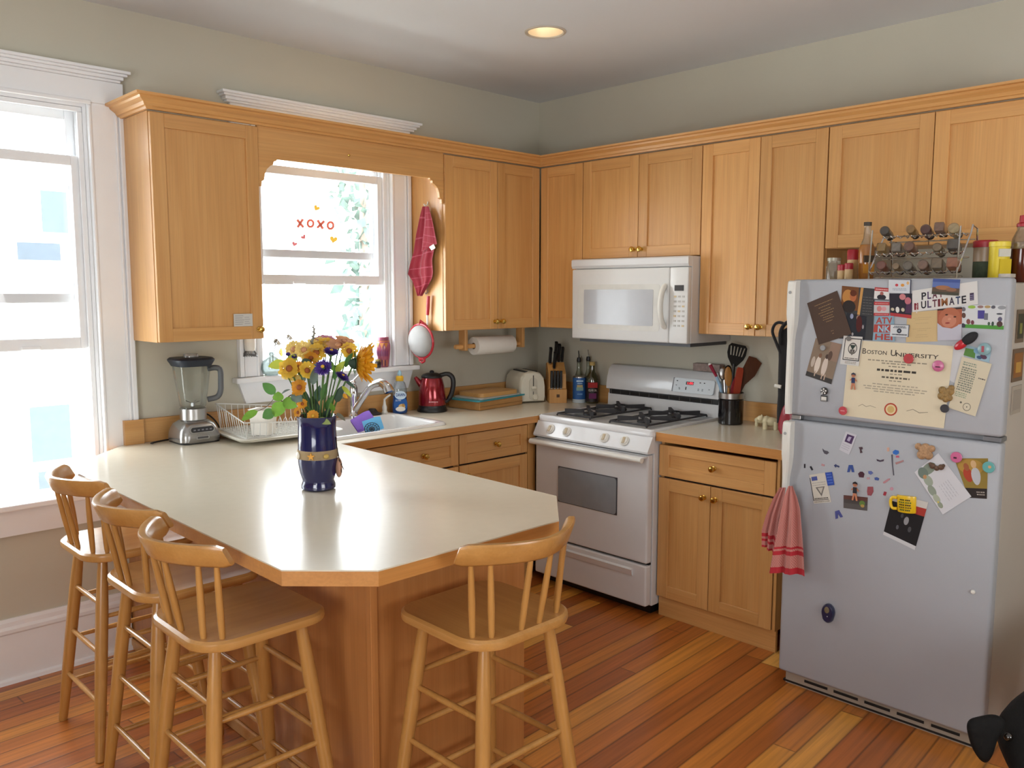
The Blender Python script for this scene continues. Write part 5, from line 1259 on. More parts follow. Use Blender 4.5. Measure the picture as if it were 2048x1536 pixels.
M, L = uframe(base_pt(-.01, .02), K(1456, 734, -.04))
b = MB(M); GW = wood('spoon_wood', '#b8803a', '#9c6827', 'z', rough=.5, coat=0.); b.tube([(0, 0, 0), (0, L*.62, 0)], .006, GW, 8); b.ball((0, L*.82, 0), (.019, L*.19, .006), GW, 16, 10); b.build('spoon', r)
r = utensil('steel_ladle', 'steel ladle with a curved bowl behind the wooden spoon')
M, L = uframe(base_pt(-.02, -.01), K(1447, 732, .0)); b = MB(M); b.tube([(0, 0, 0), (0, L*.75, 0)], .005, STEEL, 8); b.ball((-.004, L*.86, 0), (.024, L*.13, .012), STEEL, 16, 10); b.build('ladle', r)
r = utensil('steel_spoon', 'large steel spoon with dark edge leaning in the crock')
M, L = uframe(base_pt(-.02, -.036), K(1457, 730, .05)); b = MB(M); b.tube([(0, 0, 0), (0, L*.75, 0)], .005, STEEL, 8); b.ball((0, L*.85, 0), (.022, L*.15, .008), plain('spoon_dark', '#4a4744', .25, .8), 16, 10); b.build('spoon', r)
r = utensil('pastry_brush', 'red and blue handled utensil leaning left out of the crock')
P0, P1, P2 = base_pt(-.012, .0), K(1433, 753, -.005), K(1420, 729, -.01)
MB().tube([P0, K(1440, 770, -.003), P1], [.006, .009, .008], plain('handle_blue', '#8fb0cc', .4), 10).build('lower_handle', r)
MB().tube([P1, P2], [.007, .0095], plain('handle_crimson', '#8f1c38', .35), 10).build('upper_handle', r); MB().ball(P2, .0095, KW, 10, 6).build('end_cap', r)
# two ivory figurines
IV = plain('ivory', '#d9cda9', .45, var=.04)
def bear(label, x, y, rot, s):
    r = thing('bear_figurine', label, 'figurine', (x, y, CZ), rot, group='ivory bear figurines')
    b = MB(Matrix.Scale(s, 4))
    b.ball((0, 0, .037), (.036, .02, .021), IV, 18, 12); b.ball((.02, 0, .042), (.02, .018, .02), IV, 14, 10); b.ball((.044, 0, .05), (.0155, .014, .014), IV, 14, 10); b.ball((.058, 0, .046), (.009, .008, .007), IV, 12, 8)
    for px_ in (.022, -.022):
        for sy in (-1, 1): b.loft([[(px_+k*math.cos(2*PI*j/10), sy*.011+k*math.sin(2*PI*j/10), z) for j in range(10)] for z, k in ((.0005, .0085), (.004, .0095), (.02, .009), (.038, .011))], IV)
    for sy in (-1, 1): b.ball((.038, sy*.010, .062), (.004, .0045, .005), IV, 8, 6)
    b.build('body', r, world=False)
pb1 = at(1511, 851, z=CZ); pb2 = at(1530, 857, z=CZ)
bear('ivory bear figurine nearer the crock, nose to nose with the larger one', -.125, -1.655, -1.0, .8)
bear('larger ivory bear figurine on the counter beside the refrigerator', -.185, -1.742, 2.15, 1.05)
# black bag hanging by the fridge
r = thing('hanging_bag', 'black fabric bag with looped straps hanging from the wall between crock and refrigerator', 'bag', (-.09, -1.9, 1.0))
BL = plain('black_cloth', '#151416', .9, sheen=.2, bump=.4, bscale=150)
g_ = lambda uu, vv, off=0.: at(uu, vv, x=-.34-off)
b = MB(); rows = [((1561, 664), (1600, 640)), ((1559, 690), (1612, 690)), ((1560, 720), (1625, 720)), ((1559, 770), (1625, 770)), ((1559, 790), (1625, 800)), ((1557, 820), (1620, 830)), ((1557, 845), (1615, 850))]
drape(b, dense([(g_(*a), g_(*c)) for a, c in rows], 4), 1.3, .008, BL, (-1, 0, 0), 24); b.build('bag_body', r)
b = MB(); b.tube(smooth_path([g_(1562, 708, .012), g_(1552, 684, .012), g_(1545, 664, .012), g_(1549, 650, .012), g_(1558, 645, .012), g_(1570, 648, .012)], 5), .007, BL, 8); b.build('strap', r)
b = MB(); b.tube(smooth_path([g_(1561, 690, .014), g_(1561, 665, .014), g_(1568, 650, .014), g_(1578, 643, .014), g_(1590, 638, .014)], 5), .009, BL, 8); b.build('strap', r)
MB().cyl(g_(1550, 771, .02), g_(1563, 774, .02), .0085, .0085, KW, 12).build('buckle', r)
r = thing('red_mitt', 'red silicone scoop-shaped mitt hanging beside the refrigerator', 'mitt', (-.36, -1.93, .95))
b = MB(); rw = [((1572, 806), (1576, 806)), ((1566, 815), (1582, 815)), ((1560, 832), (1590, 830)), ((1556, 848), (1594, 846)), ((1556, 858), (1594, 858)), ((1561, 867), (1590, 868)), ((1568, 869), (1584, 870))]
rings = []
for a, c in rw:
    l, q2 = g_(*a, .05), g_(*c, .05); m_ = (l+q2)/2; hw = (q2-l)/2
    rings.append([m_+hw*math.cos(2*PI*k/16)+Vector((-.016*min(1, hw.length/.02)*math.sin(2*PI*k/16), 0, 0)) for k in range(16)])
b.loft(rings, plain('mitt_red', '#8f1226', .45, coat=.2)); b.build('scoop', r)
b = MB(); b.lathe([(.03, .001), (.032, .004), (.032, .026), (.025, .03), (.002, .031)], BLACKP, 20, c=(-.245, -1.862, CZ)); o = b.build('small_tin'); tag(o, 'small round black tin on the counter under the red mitt', 'tin')
b = MB(S); b.box(1.222, 1.385, -.075, -.035, 1.1555, 1.195, plain('box_print', '#8e7a72', .6, var=.25, vscale=60)); bxo = b.build('match_box'); tag(bxo, 'small flat printed box lying on top of the stove backguard', 'box')
# striped towel on the fridge handle
r = thing('striped_towel', 'red and white checked dish towel with red stripes hung on the refrigerator handle', 'towel', (-.9, -2.18, .9))
CK = check_cloth('pink_check', '#c98d84', '#b3685f', 46); RB = plain('stripe_red', '#b52a36', .9)
h_ = lambda uu, vv, off=0.: at(uu, vv, x=FX-.05-off)
def striped(rows, bands, ph, off):
    b = MB(); R_ = dense([(h_(*a, off), h_(*c, off)) for a, c in rows], 10); n = len(R_); nc = 26; nrm = Vector((-1, -.1, 0)).normalized(); vs = []; uv = []
    for i, (l, q2) in enumerate(R_):
        A = .011*(.2+.8*min(1, i/(n*.5)))
        for j in range(nc+1):
            f = j/nc; w = math.sin(2*PI*2.2*f+ph)+.35*math.sin(2*PI*5.1*f+ph*2); vs.append(l.lerp(q2, f)+nrm*(A*w)); uv.append((f, i/n*1.7))
    for i in range(n-1):
        fr = i/(n-1); mt = RB if any(a <= fr <= c for a, c in bands) else CK
        b.add([vs[i*(nc+1)+j] for j in range(nc+1)]+[vs[(i+1)*(nc+1)+j] for j in range(nc+1)], [(j, j+1, nc+2+j, nc+1+j) for j in range(nc)], mt, True, None, [uv[i*(nc+1)+j] for j in range(nc+1)]+[uv[(i+1)*(nc+1)+j] for j in range(nc+1)])
    bm = bmesh.new(); return b
o = striped([((1577, 972), (1586, 972)), ((1568, 995), (1596, 995)), ((1562, 1025), (1603, 1018)), ((1555, 1065), (1607, 1062)), ((1547, 1105), (1610, 1108)), ((1540, 1145), (1612, 1151))], ((.73, .75), (.775, .805), (.935, 1)), .4, .012).build('front_half', r)
o2 = striped([((1560, 975), (1572, 975)), ((1548, 995), (1568, 1000)), ((1534, 1030), (1560, 1035)), ((1526, 1060), (1556, 1070)), ((1526, 1082), (1552, 1098)), ((1526, 1092), (1549, 1108))], ((.64, .69), (.73, .77), (.92, 1)), 1.2, -.005).build('back_half', r)
# ------------------------------------------------------------------ on top of the refrigerator
TZ = 1.604
fx_ = lambda uu, x: at(uu, 552, x=x).y
def jar_up(name, label, uu, x, prof_parts, cat, group=None):
    y = fx_(uu, x); r = thing(name, label, cat, (x, y, TZ), group=group)
    for nm, prof, mat in prof_parts: MB().lathe(prof, mat, 22, c=(x, y, TZ)).build(nm, r)
    return r, y
r, y = jar_up('sauce_bottle', 'clear bottle of amber sauce with a dark cap left of the spice rack', 1731, -.62, [('liquid', [(.027, .002), (.029, .006), (.029, .13), (.024, .15)], plain('amber_liquid', '#a5692c', .2, coat=.5)), ('glass', [(.0245, .1505), (.014, .175), (.0125, .225)], glass('bottle_neck', (.9, .85, .75), .1, body='#b09a7c', bodyfac=.35)), ('cap', [(.0145, .222), (.0145, .236), (.003, .237)], plain('cap_dark', '#3c3226', .5))], 'bottle')
b = MB(facing(-.62, y, TZ, .029)); b.box(-.02, .02, .04, .075, -.008, .001, paper('#c98a35')); b.box(-.02, .02, .082, .108, -.008, .001, paper('#4a3a2a')); b.build('label', r)
RL = plain('red_lid', '#a5202c', .4); SPC = plain('spice_pale', '#c9a878', .5, var=.15)
for uu, x, h, rad, lab in ((1704, -.6, .135, .02, 'tall red-lidded spice jar beside the sauce bottle'), (1683, -.66, .075, .0155, 'small red-lidded spice jar at the left of the refrigerator top'), (1697, -.67, .08, .0155, 'small red-lidded spice jar in front of the tall one')):
    r, y = jar_up('spice_jar', lab, uu, x, [('glass', [(rad*.95, .001), (rad, .004), (rad, h*.7)], SPC), ('lid', [(rad*1.05, h*.7), (rad*1.05, h*.97), (rad*.9, h), (.002, h)], RL)], 'jar', 'red-lidded jars on the refrigerator')
r, y = jar_up('glass_jar', 'small clear glass jar at the far left on top of the refrigerator', 1667, -.58, [('glass', [(.026, .001), (.03, .004), (.03, .07), (.024, .082), (.024, .092)], glass('jar_clear', (.9, .92, .9), .08, body='#b9b5a2', bodyfac=.3)), ('lid', [(.026, .0925), (.026, .105), (.003, .106)], plain('lid_grey', '#a9a594', .4, .5))], 'jar')
r, y = jar_up('storage_jar', 'clear plastic jar of dark herbs with a red lid right of the spice rack', 1968, -.6, [('contents', [(.036, .003), (.038, .006), (.038, .075)], plain('herbs', '#3e4a36', .7, var=.25, vscale=60)), ('upper', [(.0385, .0755), (.0385, .125)], plain('jar_tan', '#a58c72', .3, var=.15)), ('lid', [(.041, .1255), (.041, .145), (.036, .15), (.002, .151)], RL)], 'jar')
r, y = jar_up('yellow_canister', 'bright yellow round canister on the refrigerator', 1996, -.68, [('can', [(.031, .001), (.032, .003), (.032, .122)], plain('canister_yellow', '#d9c12a', .45, var=.03)), ('lid', [(.0335, .1225), (.0335, .138), (.031, .14), (.002, .1405)], plain('lid_yellow', '#e3cc44', .4))], 'canister')
b = MB(facing(-.68, y, TZ, .032)); b.box(-.018, .02, .088, .114, -.006, .001, paper('#c9c6b8')); b.box(-.015, .024, .01, .08, -.01, .0006, paper('#c9ae22')); b.build('label', r)
r, y = jar_up('syrup_bottle', 'brown syrup bottle with a red cap at the right edge', 2040, -.62, [('liquid', [(.03, .002), (.033, .006), (.033, .115)], plain('syrup', '#4e1d10', .15, coat=.6)), ('glass', [(.033, .1155), (.031, .15), (.018, .18), (.018, .19)], glass('syrup_glass', (.85, .78, .66), .1, body='#8f7a5c', bodyfac=.4)), ('cap', [(.02, .19), (.02, .2), (.013, .205), (.012, .228), (.002, .23)], RL)], 'bottle')
# spice rack
yl, yr = fx_(1752, -.7), fx_(1926, -.7)
r = thing('spice_rack', 'chrome wire three-tier spice rack standing on the refrigerator', 'rack', (-.62, (yl+yr)/2, TZ))
P = lambda uu, vv, x: at(uu, vv, x=x)
b = MB()
tiers = [(-.76, at(1840, 529, x=-.77).z-.025), (-.70, at(1840, 492, x=-.71).z-.025), (-.64, at(1840, 457, x=-.65).z-.025)]
for y in (yl, yr):
    b.tube([(-.765, y, TZ+.006), (-.765, y, tiers[0][1]), (-.705, y, tiers[1][1]), (-.645, y, tiers[2][1]), (-.63, y, tiers[2][1]+.03), (-.58, y, tiers[2][1]+.02), (-.545, y, TZ+.006)], .0032, CHROME, 7)
    b.tube([(-.765, y, TZ+.006), (-.765, y, tiers[0][1]+.03), (-.75, y, tiers[2][1]+.02)], .0028, CHROME, 7)
for x, z in tiers:
    for dx_, dz in ((-.005, .0), (.05, -.018)): b.tube([(x+dx_, yl, z+dz), (x+dx_, yr, z+dz)], .0026, CHROME, 6)
b.build('frame', r)
for x, z in tiers:
    b = MB(); n_ = 12
    for i in range(n_):
        y0 = yl+(yr-yl)*i/n_; y1 = yl+(yr-yl)*(i+1)/n_
        b.tube([(x-.008, y0, z+.003), (x-.008, (y0+y1)/2, z-.008), (x-.008, y1, z+.003)], .002, CHROME, 5)
    b.build('wire_scallop', r)
SPJ = [(1769, 461, 11.5, 2, 'round', '#2a2a2c', 'black-capped jar at the left end of the top tier'), (1821, 458, 10.5, 2, 'round', '#a57a35', 'mustard coloured spice jar on the top tier'), (1851, 458, 12, 2, 'round', '#5a2430', 'dark red spice jar on the top tier'), (1878, 453, 11, 2, 'square', '#8d6a5a', 'square brown spice jar on the top tier'), (1907, 456, 12.5, 2, 'round', '#c9b58a', 'pale cream spice jar at the right of the top tier'),
       (1762, 494, 10.5, 1, 'square', '#a3803a', 'golden spice jar at the left end of the middle tier'), (1792, 494, 11, 1, 'square', '#8d8780', 'grey square spice jar on the middle tier'), (1818, 492, 12, 1, 'round', '#7a4a34', 'red-brown round spice jar on the middle tier'), (1874, 494, 10.5, 1, 'round', '#8d7a5c', 'tan round spice jar on the middle tier'), (1905, 487, 12, 1, 'square', '#4d4d4c', 'dark grey square spice jar at the right of the middle tier'),
       (1762, 530, 11.5, 0, 'round', '#7c3526', 'paprika red spice jar at the left of the bottom tier'), (1791, 532, 8.5, 0, 'round', '#9a8060', 'small tan spice jar on the bottom tier'), (1815, 531, 11, 0, 'round', '#6d665c', 'grey-brown spice jar in the bottom tier'), (1845, 529, 12, 0, 'round', '#8a6552', 'brown spice jar with green side on the bottom tier'), (1873, 526, 12, 0, 'square', '#85735a', 'square olive spice jar on the bottom tier'), (1904, 524, 12, 0, 'square', '#ab6440', 'square orange spice jar at the right of the bottom tier')]
JG = glass('spice_glass', (.9, .88, .84), .07, body='#6d5c48', bodyfac=.1)
for uu, vv, rp, tr_, kind, hx, lab in SPJ:
    x = tiers[tr_][0]-.012; p = at(uu, vv, x=x); R_ = rp*.00150
    r = thing('spice_jar', lab, 'spice jar', p, group='jars lying in the spice rack')
    d = Vector((.93, .12, -.24)).normalized(); M = Matrix.Translation(p) @ d.to_track_quat('Z', 'Y').to_matrix().to_4x4()
    col = plain('spice_'+hx[1:], hx, .35, var=.15, vscale=80, coat=.6)
    def cross(k, z): return rrect(-R_*k, R_*k, -R_*k, R_*k, R_*k*(.35 if kind == 'square' else .98), z, 5)
    MB(M).loft([cross(.82, .0), cross(.97, .003), cross(1, .01), cross(1, .06), cross(.75, .068)], col).build('contents', r)
    MB(M).loft([cross(1.0, -.0015), cross(1.06, .003), cross(1.06, .012)], JG, cap1=False).build('glass_base', r)
    MB(M).loft([cross(.8, .0685), cross(.84, .07), cross(.84, .085)], plain('spice_cap', '#26221f', .4)).build('lid', r)

# ------------------------------------------------------------------ magnets, photos and papers on the doors
def T1(X, Y): return (1580+X/4.376, 540+Y/4.376)
def T2(X, Y): return (1560+X/4.197, 840+Y/4.197)
def door_pt(q, off): return at(q[0], q[1], x=FX-off)
def sheet(name, label, cat, quad, ops, base, layer=1, th=.0006, group=None, T=T1):
    """flat printed sheet: quad TL, TR, BR, BL; ops drawn in its own 0-1 square"""
    off = .0006+.0009*layer; q = [door_pt(T(*c), off) for c in quad]; b = MB()
    tl, tr_, br, bl = q; back = [p+Vector((th, 0, 0)) for p in q]
    b.add(q+back, [(3, 2, 1, 0), (4, 5, 6, 7), (0, 1, 5, 4), (1, 2, 6, 5), (2, 3, 7, 6), (3, 0, 4, 7)], paper(base))
    W = (tr_-tl).length; H = (tl-bl).length; cnt = [0]
    def mp(x, y): 
        cnt[0] += 0
        p = tl*(1-x)*y+tr_*x*y+br*x*(1-y)+bl*(1-x)*(1-y); return p+Vector((-.00003*(1+cnt[0]), 0, 0))
    for op in ops:
        k = op[0]; cnt[0] = min(cnt[0]+1, 36) if k != 'same' else cnt[0]
        if k == 'r': _, x0, y0, x1, y1, c = op; b.add([mp(x0, y0), mp(x1, y0), mp(x1, y1), mp(x0, y1)], [(0, 1, 2, 3)], paper(c))
        elif k == 'e':
            _, cx_, cy_, rx, ry, c = op; n_ = 18; b.add([mp(cx_+rx*math.cos(2*PI*j/n_), cy_+ry*math.sin(2*PI*j/n_)) for j in range(n_)], [tuple(range(n_))], paper(c))
        elif k == 'p': b.add([mp(*z) for z in op[1]], [tuple(range(len(op[1])))], paper(op[2]))
        elif k == 't':
            _, s, x, y, h, c = op[:6]; wd = op[6] if len(op) > 6 else None; ang_ = op[7] if len(op) > 7 else 0
            Pg, Tg, (a0, a1, b0, b1) = glyphs(s, .028 if name in ('bumper_sticker', 'word_magnet') else .012); kk = h/.72; kx_ = (wd/(a1-a0)) if wd else kk*H/W
            vs = []
            for gx_, gy in Pg:
                xx, yy_ = (gx_-(a0+a1)/2)*kx_, gy*kk
                if ang_: xx, yy_ = -yy_*H/W, xx*W/H
                vs.append(mp(x+xx, y+yy_))
            b.add(vs, Tg, paper(c))
        elif k == 'l':   # lines of small print
            _, x0, x1, ys, h, c = op
            rnd = random.Random(len(ys)*7+int(x0*100))
            for yv in ys:
                xa = x0
                while xa < x1-.01:
                    w_ = rnd.uniform(.03, .09); xe = min(x1, xa+w_); b.add([mp(xa, yv), mp(xe, yv), mp(xe, yv+h), mp(xa, yv+h)], [(0, 1, 2, 3)], paper(c)); xa = xe+rnd.uniform(.012, .025)
        elif k == 'c':   # centred lines
            _, rows, h, c = op
            rnd = random.Random(len(rows)*3+1)
            for yv, w_ in rows:
                xa = .5-w_/2
                while xa < .5+w_/2-.005:
                    e = min(.5+w_/2, xa+rnd.uniform(.02, .07)); b.add([mp(xa, yv), mp(e, yv), mp(e, yv+h), mp(xa, yv+h)], [(0, 1, 2, 3)], paper(c)); xa = e+.012
    o = b.build(name); tag(o, label, cat, group); return o
def fr(n, a, b_): return [a+(b_-a)*i/(n-1) for i in range(n)]
sheet('photo_card', 'tall dark photo collage card with a golden picture of people, behind the brown invitation', 'card', [(455, 138), (745, 165), (722, 616), (430, 600)], [('r', 0, .0, 1, 1, '#3a3a3c'), ('r', .0, .55, .52, 1, '#6d4322'), ('e', .2, .8, .17, .14, '#b07a3e'), ('e', .36, .82, .1, .1, '#a8603a'), ('e', .25, .62, .2, .12, '#2a2220'), ('p', [(.5, .42), (.58, .42), (.66, 1), (.58, 1)], '#b98a4e'), ('e', .36, .88, .1, .06, '#5a2a16'), ('p', [(.1, .02), (.78, .0), (.8, .46), (.2, .5)], '#23252c'), ('e', .55, .42, .06, .05, '#8d7264'), ('e', .58, .3, .09, .16, '#4a1a18'), ('e', .35, .44, .05, .05, '#8b8fa8'), ('e', .7, .25, .03, .04, '#8d8688'), ('e', .4, .1, .03, .03, '#9a9496'), ('l', .66, .95, fr(7, .5, .82), .008, '#6f6b66')], '#3a3a3c', 1)
sheet('brown_invitation', 'tilted chocolate brown invitation card with gold lettering at the upper left of the freezer door', 'card', [(150, 290), (412, 180), (540, 560), (252, 655)], [('c', [(.86, .6), (.78, .4), (.71, .3), (.66, .5), (.6, .42), (.54, .3), (.49, .35), (.43, .2)], .012, '#9a7d55'), ('c', [(.2, .08), (.14, .05)], .012, '#8d6f50')], '#4c3a30', 3)
sheet('photo', 'sepia photo of girls in white dresses on the freezer door', 'photo', [(225, 595), (452, 650), (360, 1000), (135, 922)], [('r', 0, 0, 1, .12, '#3d3a38'), ('r', .62, .55, 1, 1, '#8d7464'), ('e', .33, .36, .1, .22, '#cfc2b4'), ('e', .6, .36, .1, .24, '#c9b9ac'), ('e', .14, .4, .07, .14, '#b5a698'), ('e', .35, .6, .06, .06, '#7a5a46'), ('e', .6, .62, .06, .06, '#4a3a32'), ('r', .3, .06, .34, .2, '#b39a88'), ('r', .57, .04, .61, .18, '#b39a88'), ('r', .68, .04, .72, .18, '#b39a88'), ('e', .7, .66, .08, .12, '#5a463c')], '#82705f', 2)
sheet('team_magnet', 'red and white schedule magnet with a dark figure near the top of the freezer door', 'magnet', [(742, 150), (872, 160), (866, 270), (733, 262)], [('r', 0, .72, 1, 1, '#a83a3c'), ('l', .08, .92, [.82], .07, '#d8b0ac'), ('e', .5, .25, .3, .22, '#2c2a30'), ('e', .5, .55, .12, .14, '#9a5a52'), ('r', 0, 0, 1, .1, '#55585c')], '#d3d0cc', 3)
sheet('team_magnet', 'red striped magnet with pink figures, just below the other red and white magnet', 'magnet', [(735, 277), (872, 280), (868, 402), (733, 400)], [('r', 0, .76, 1, 1, '#a83a3c'), ('r', 0, 0, 1, .2, '#a83a3c'), ('l', .08, .92, [.84, .07], .06, '#c98a86'), ('e', .35, .5, .16, .2, '#c07a78'), ('e', .65, .5, .16, .16, '#c98f92')], '#b8b4b4', 4)
sheet('photo', 'photo of a couple against a black background with a red strip beneath', 'photo', [(870, 206), (1070, 206), (1062, 425), (878, 400)], [('r', 0, 0, 1, .14, '#a5373a'), ('r', 0, .14, 1, 1, '#282530'), ('e', .58, .86, .14, .13, '#c07a7c'), ('e', .82, .7, .14, .15, '#b56a74'), ('e', .35, .3, .09, .13, '#d5d1cb'), ('e', .12, .3, .08, .07, '#bdb39c'), ('e', .6, .32, .08, .08, '#bdb39c'), ('p', [(.7, .2), (1, .2), (1, .6), (.75, .55)], '#4a2f4a')], '#282530', 2)
sheet('picture_magnet', 'white bordered magnet with tiny red and yellow figures at the top of the freezer door', 'magnet', [(865, 80), (1063, 83), (1058, 206), (862, 200)], [('r', .03, .05, .97, .95, '#c3c6cb'), ('r', .95, .0, 1, 1, '#3a3a4a'), ('r', 0, .96, 1, 1, '#4a4a55'), ('e', .36, .58, .07, .1, '#b8404a'), ('e', .62, .58, .08, .11, '#c98a3c'), ('e', .85, .74, .06, .12, '#c9a06a'), ('l', .18, .8, [.3, .2], .05, '#8d97a5')], '#c8cace', 5)
COLR = ['#2d2a30', '#6a2a30', '#2b3a5c', '#4a3a5a', '#8d5a34', '#2d2a30', '#5a2a3a', '#3a3040']
ops = []
def spell(word, x, y, h, adv):
    wd = {'I': .5, 'M': 1.3, 'L': .85, 'T': .95, 'E': .92}
    for i, c in enumerate(word):
        a = adv*wd.get(c, 1.08); ops.append(('t', c, x+a/2, y, h, COLR[(i*3) % 8], a*.8)); x += a
spell('PLAY', .14, .52, .33, .088); spell('ULTIMATE', .13, .12, .33, .093)
ops += [('r', .03, .08, .095, .4, '#7c2430'), ('t', 'USA', .078, .24, .055, '#d8c9c4', .22, 1), ('r', .885, .2, .945, .52, '#3c3048'), ('l', .89, .94, [.24, .32, .4], .03, '#8d87a0')]
sheet('bumper_sticker', 'white bumper sticker reading PLAY ULTIMATE USA across the freezer door', 'sticker', [(1068, 182), (1640, 95), (1645, 300), (1072, 368)], ops, '#cdcac6', 2)
sheet('picture_magnet', 'small landscape magnet with blue sky over brown buildings, covering part of the bumper sticker', 'magnet', [(1252, 75), (1490, 84), (1478, 226), (1240, 210)], [('r', 0, .45, 1, 1, '#5a6ba0'), ('r', 0, .8, 1, 1, '#44548c'), ('r', 0, 0, 1, .45, '#5c4a3c'), ('e', .4, .45, .28, .14, '#9a6a4c'), ('e', .7, .35, .2, .12, '#86604a'), ('r', 0, 0, 1, .18, '#46443a')], '#5c4a3c', 4)
sheet('word_magnet', 'magnet with bold red and light blue block letters', 'magnet', [(745, 402), (908, 402), (918, 625), (722, 618)], [('r', 0, .66, 1, 1, '#7f9cac'), ('r', 0, .34, 1, .66, '#a3443c'), ('r', 0, 0, 1, .34, '#7f9cac'), ('t', 'ATV', .5, .7, .25, '#a3443c', .85), ('t', 'NK', .5, .37, .25, '#8fb2c4', .6), ('t', 'HEI', .5, .05, .24, '#a3443c', .8)], '#8a9aa5', 3)
sheet('brewery_magnet', 'white magnet with a round dark emblem between two lines of print', 'magnet', [(880, 474), (1046, 480), (1037, 588), (876, 580)], [('r', .0, .96, 1, 1, '#4a4d55'), ('r', .96, 0, 1, 1, '#4a4d55'), ('c', [(.8, .6), (.7, .7)], .07, '#4d5058'), ('e', .48, .48, .13, .2, '#30343f'), ('e', .48, .48, .05, .08, '#7f8694'), ('c', [(.12, .8)], .1, '#3a3d48')], '#c4c6c8', 5)
sheet('tan_invitation', 'plain tan invitation card with faint lines beside the baby photo', 'card', [(1025, 372), (1292, 350), (1292, 625), (1015, 632)], [('c', [(.78, .6), (.72, .45), (.6, .4), (.42, .6), (.36, .3), (.22, .35), (.15, .4)], .018, '#b09a72')], '#c3a97c', 1)
sheet('photo', 'close-up photo of a baby wrapped in white on the freezer door', 'photo', [(1290, 342), (1506, 326), (1500, 612), (1290, 616)], [('r', 0, 0, 1, .48, '#b9b7c0'), ('r', 0, .95, 1, 1, '#3a2c28'), ('e', .5, .68, .46, .34, '#a8644a'), ('e', .48, .6, .3, .2, '#b97a62'), ('p', [(0, .0), (1, 0), (1, .5), (.6, .36), (.2, .42), (0, .56)], '#b4b2bd'), ('e', .38, .8, .06, .025, '#43281f'), ('e', .72, .72, .06, .025, '#43281f'), ('e', .5, .66, .07, .04, '#c58a70'), ('e', .42, .54, .1, .025, '#8d3d38')], '#a05a42', 3)
sheet('scene_magnet', 'white magnet sheet with tiny figures round the edge and a green grass strip', 'magnet', [(1500, 308), (1888, 308), (1868, 522), (1505, 505)], [('r', .03, .0, 1, .16, '#4f8f3c'), ('r', .38, .42, .54, .78, '#4a4488'), ('r', .53, .38, .62, .66, '#6d6f78'), ('e', .24, .92, .09, .07, '#8fb04a'), ('e', .44, .93, .07, .06, '#8d6f6a'), ('e', .6, .93, .07, .06, '#a58a5c'), ('e', .73, .92, .05, .07, '#5a5a62'), ('e', .92, .9, .09, .08, '#8d9094'), ('e', .05, .82, .05, .1, '#6d6a70'), ('e', .05, .55, .05, .12, '#5a4038'), ('e', .16, .28, .05, .12, '#7a4a44'), ('e', .26, .25, .04, .1, '#6d3a44'), ('e', .88, .64, .07, .03, '#33363f'), ('e', .9, .42, .05, .1, '#5c5a70'), ('e', .9, .22, .07, .12, '#4f3836'), ('e', .65, .22, .03, .08, '#4a5a4a'), ('e', .74, .22, .03, .1, '#3f4f44'), ('e', .03, .1, .06, .1, '#3a3a44')], '#c6c8ca', 2)
sheet('postcard', 'green and blue postcard peeking out above the list at the right of the freezer door', 'card', [(1545, 655), (1760, 715), (1742, 810), (1518, 745)], [('p', [(0, 0), (.45, .0), (.4, .8), (0, .7)], '#56803f'), ('e', .45, .7, .12, .25, '#7aa0bd'), ('e', .75, .35, .14, .2, '#5a3f52'), ('e', .6, .2, .1, .15, '#3a506d')], '#8fabb8', 1)
sheet('paper_slip', 'pale blank slip of paper tucked between the diploma and the list', 'paper', [(1425, 650), (1535, 690), (1480, 1010), (1385, 960)], [], '#c0bfc0', 1)
sheet('shopping_list', 'tilted cream list with a column of dark print and a bicycle drawing', 'paper', [(1505, 757), (1766, 822), (1622, 1282), (1385, 1205)], [('l', .1, .55, [.9, .86], .022, '#7d8a7c'), ('l', .1, .6, fr(11, .38, .8), .026, '#7c7f72'), ('l', .1, .5, fr(3, .26, .33), .02, '#8d9a80'), ('l', .72, .95, [.68], .02, '#4a4a4a'), ('e', .62, .12, .14, .075, '#6d675c'), ('e', .62, .12, .12, .063, '#c9bfa8'), ('e', .62, .12, .02, .012, '#4a463f'), ('e', .38, .17, .04, .02, '#6d675c')], '#cabfa6', 4)
sheet('diploma', 'cream university diploma reading Boston University in the centre of the freezer door', 'diploma', [(520, 612), (1432, 665), (1346, 1386), (455, 1272)],
      [('t', 'B', .165, .835, .072, '#45403a'), ('t', 'OSTON', .29, .838, .05, '#45403a', .2), ('t', 'U', .455, .832, .078, '#45403a'), ('t', 'NIVERSITY', .68, .83, .05, '#45403a', .4),
       ('c', [(.755, .58)], .014, '#8a8272'), ('c', [(.725, .3), (.69, .16)], .014, '#8a8272'), ('c', [(.63, .38)], .028, '#3f3a34'), ('c', [(.595, .12)], .012, '#8a8272'), ('c', [(.545, .27)], .022, '#5f584d'), ('c', [(.51, .12)], .012, '#8a8272'), ('c', [(.455, .44), (.42, .62), (.39, .58), (.36, .4)], .013, '#a39a88'),
       ('p', [(.16, .145), (.2, .175), (.24, .15), (.28, .17), (.34, .152), (.34, .156), (.28, .175), (.24, .156), (.2, .181), (.16, .15)], '#6a6358'), ('p', [(.64, .155), (.7, .185), (.76, .15), (.84, .17), (.84, .175), (.76, .157), (.7, .191), (.64, .16)], '#6a6358'),
       ('e', .487, .155, .064, .082, '#a8402f'), ('e', .487, .155, .05, .064, '#d5bf92'), ('e', .487, .155, .034, .044, '#c3a468')], '#d2c5aa', 2)
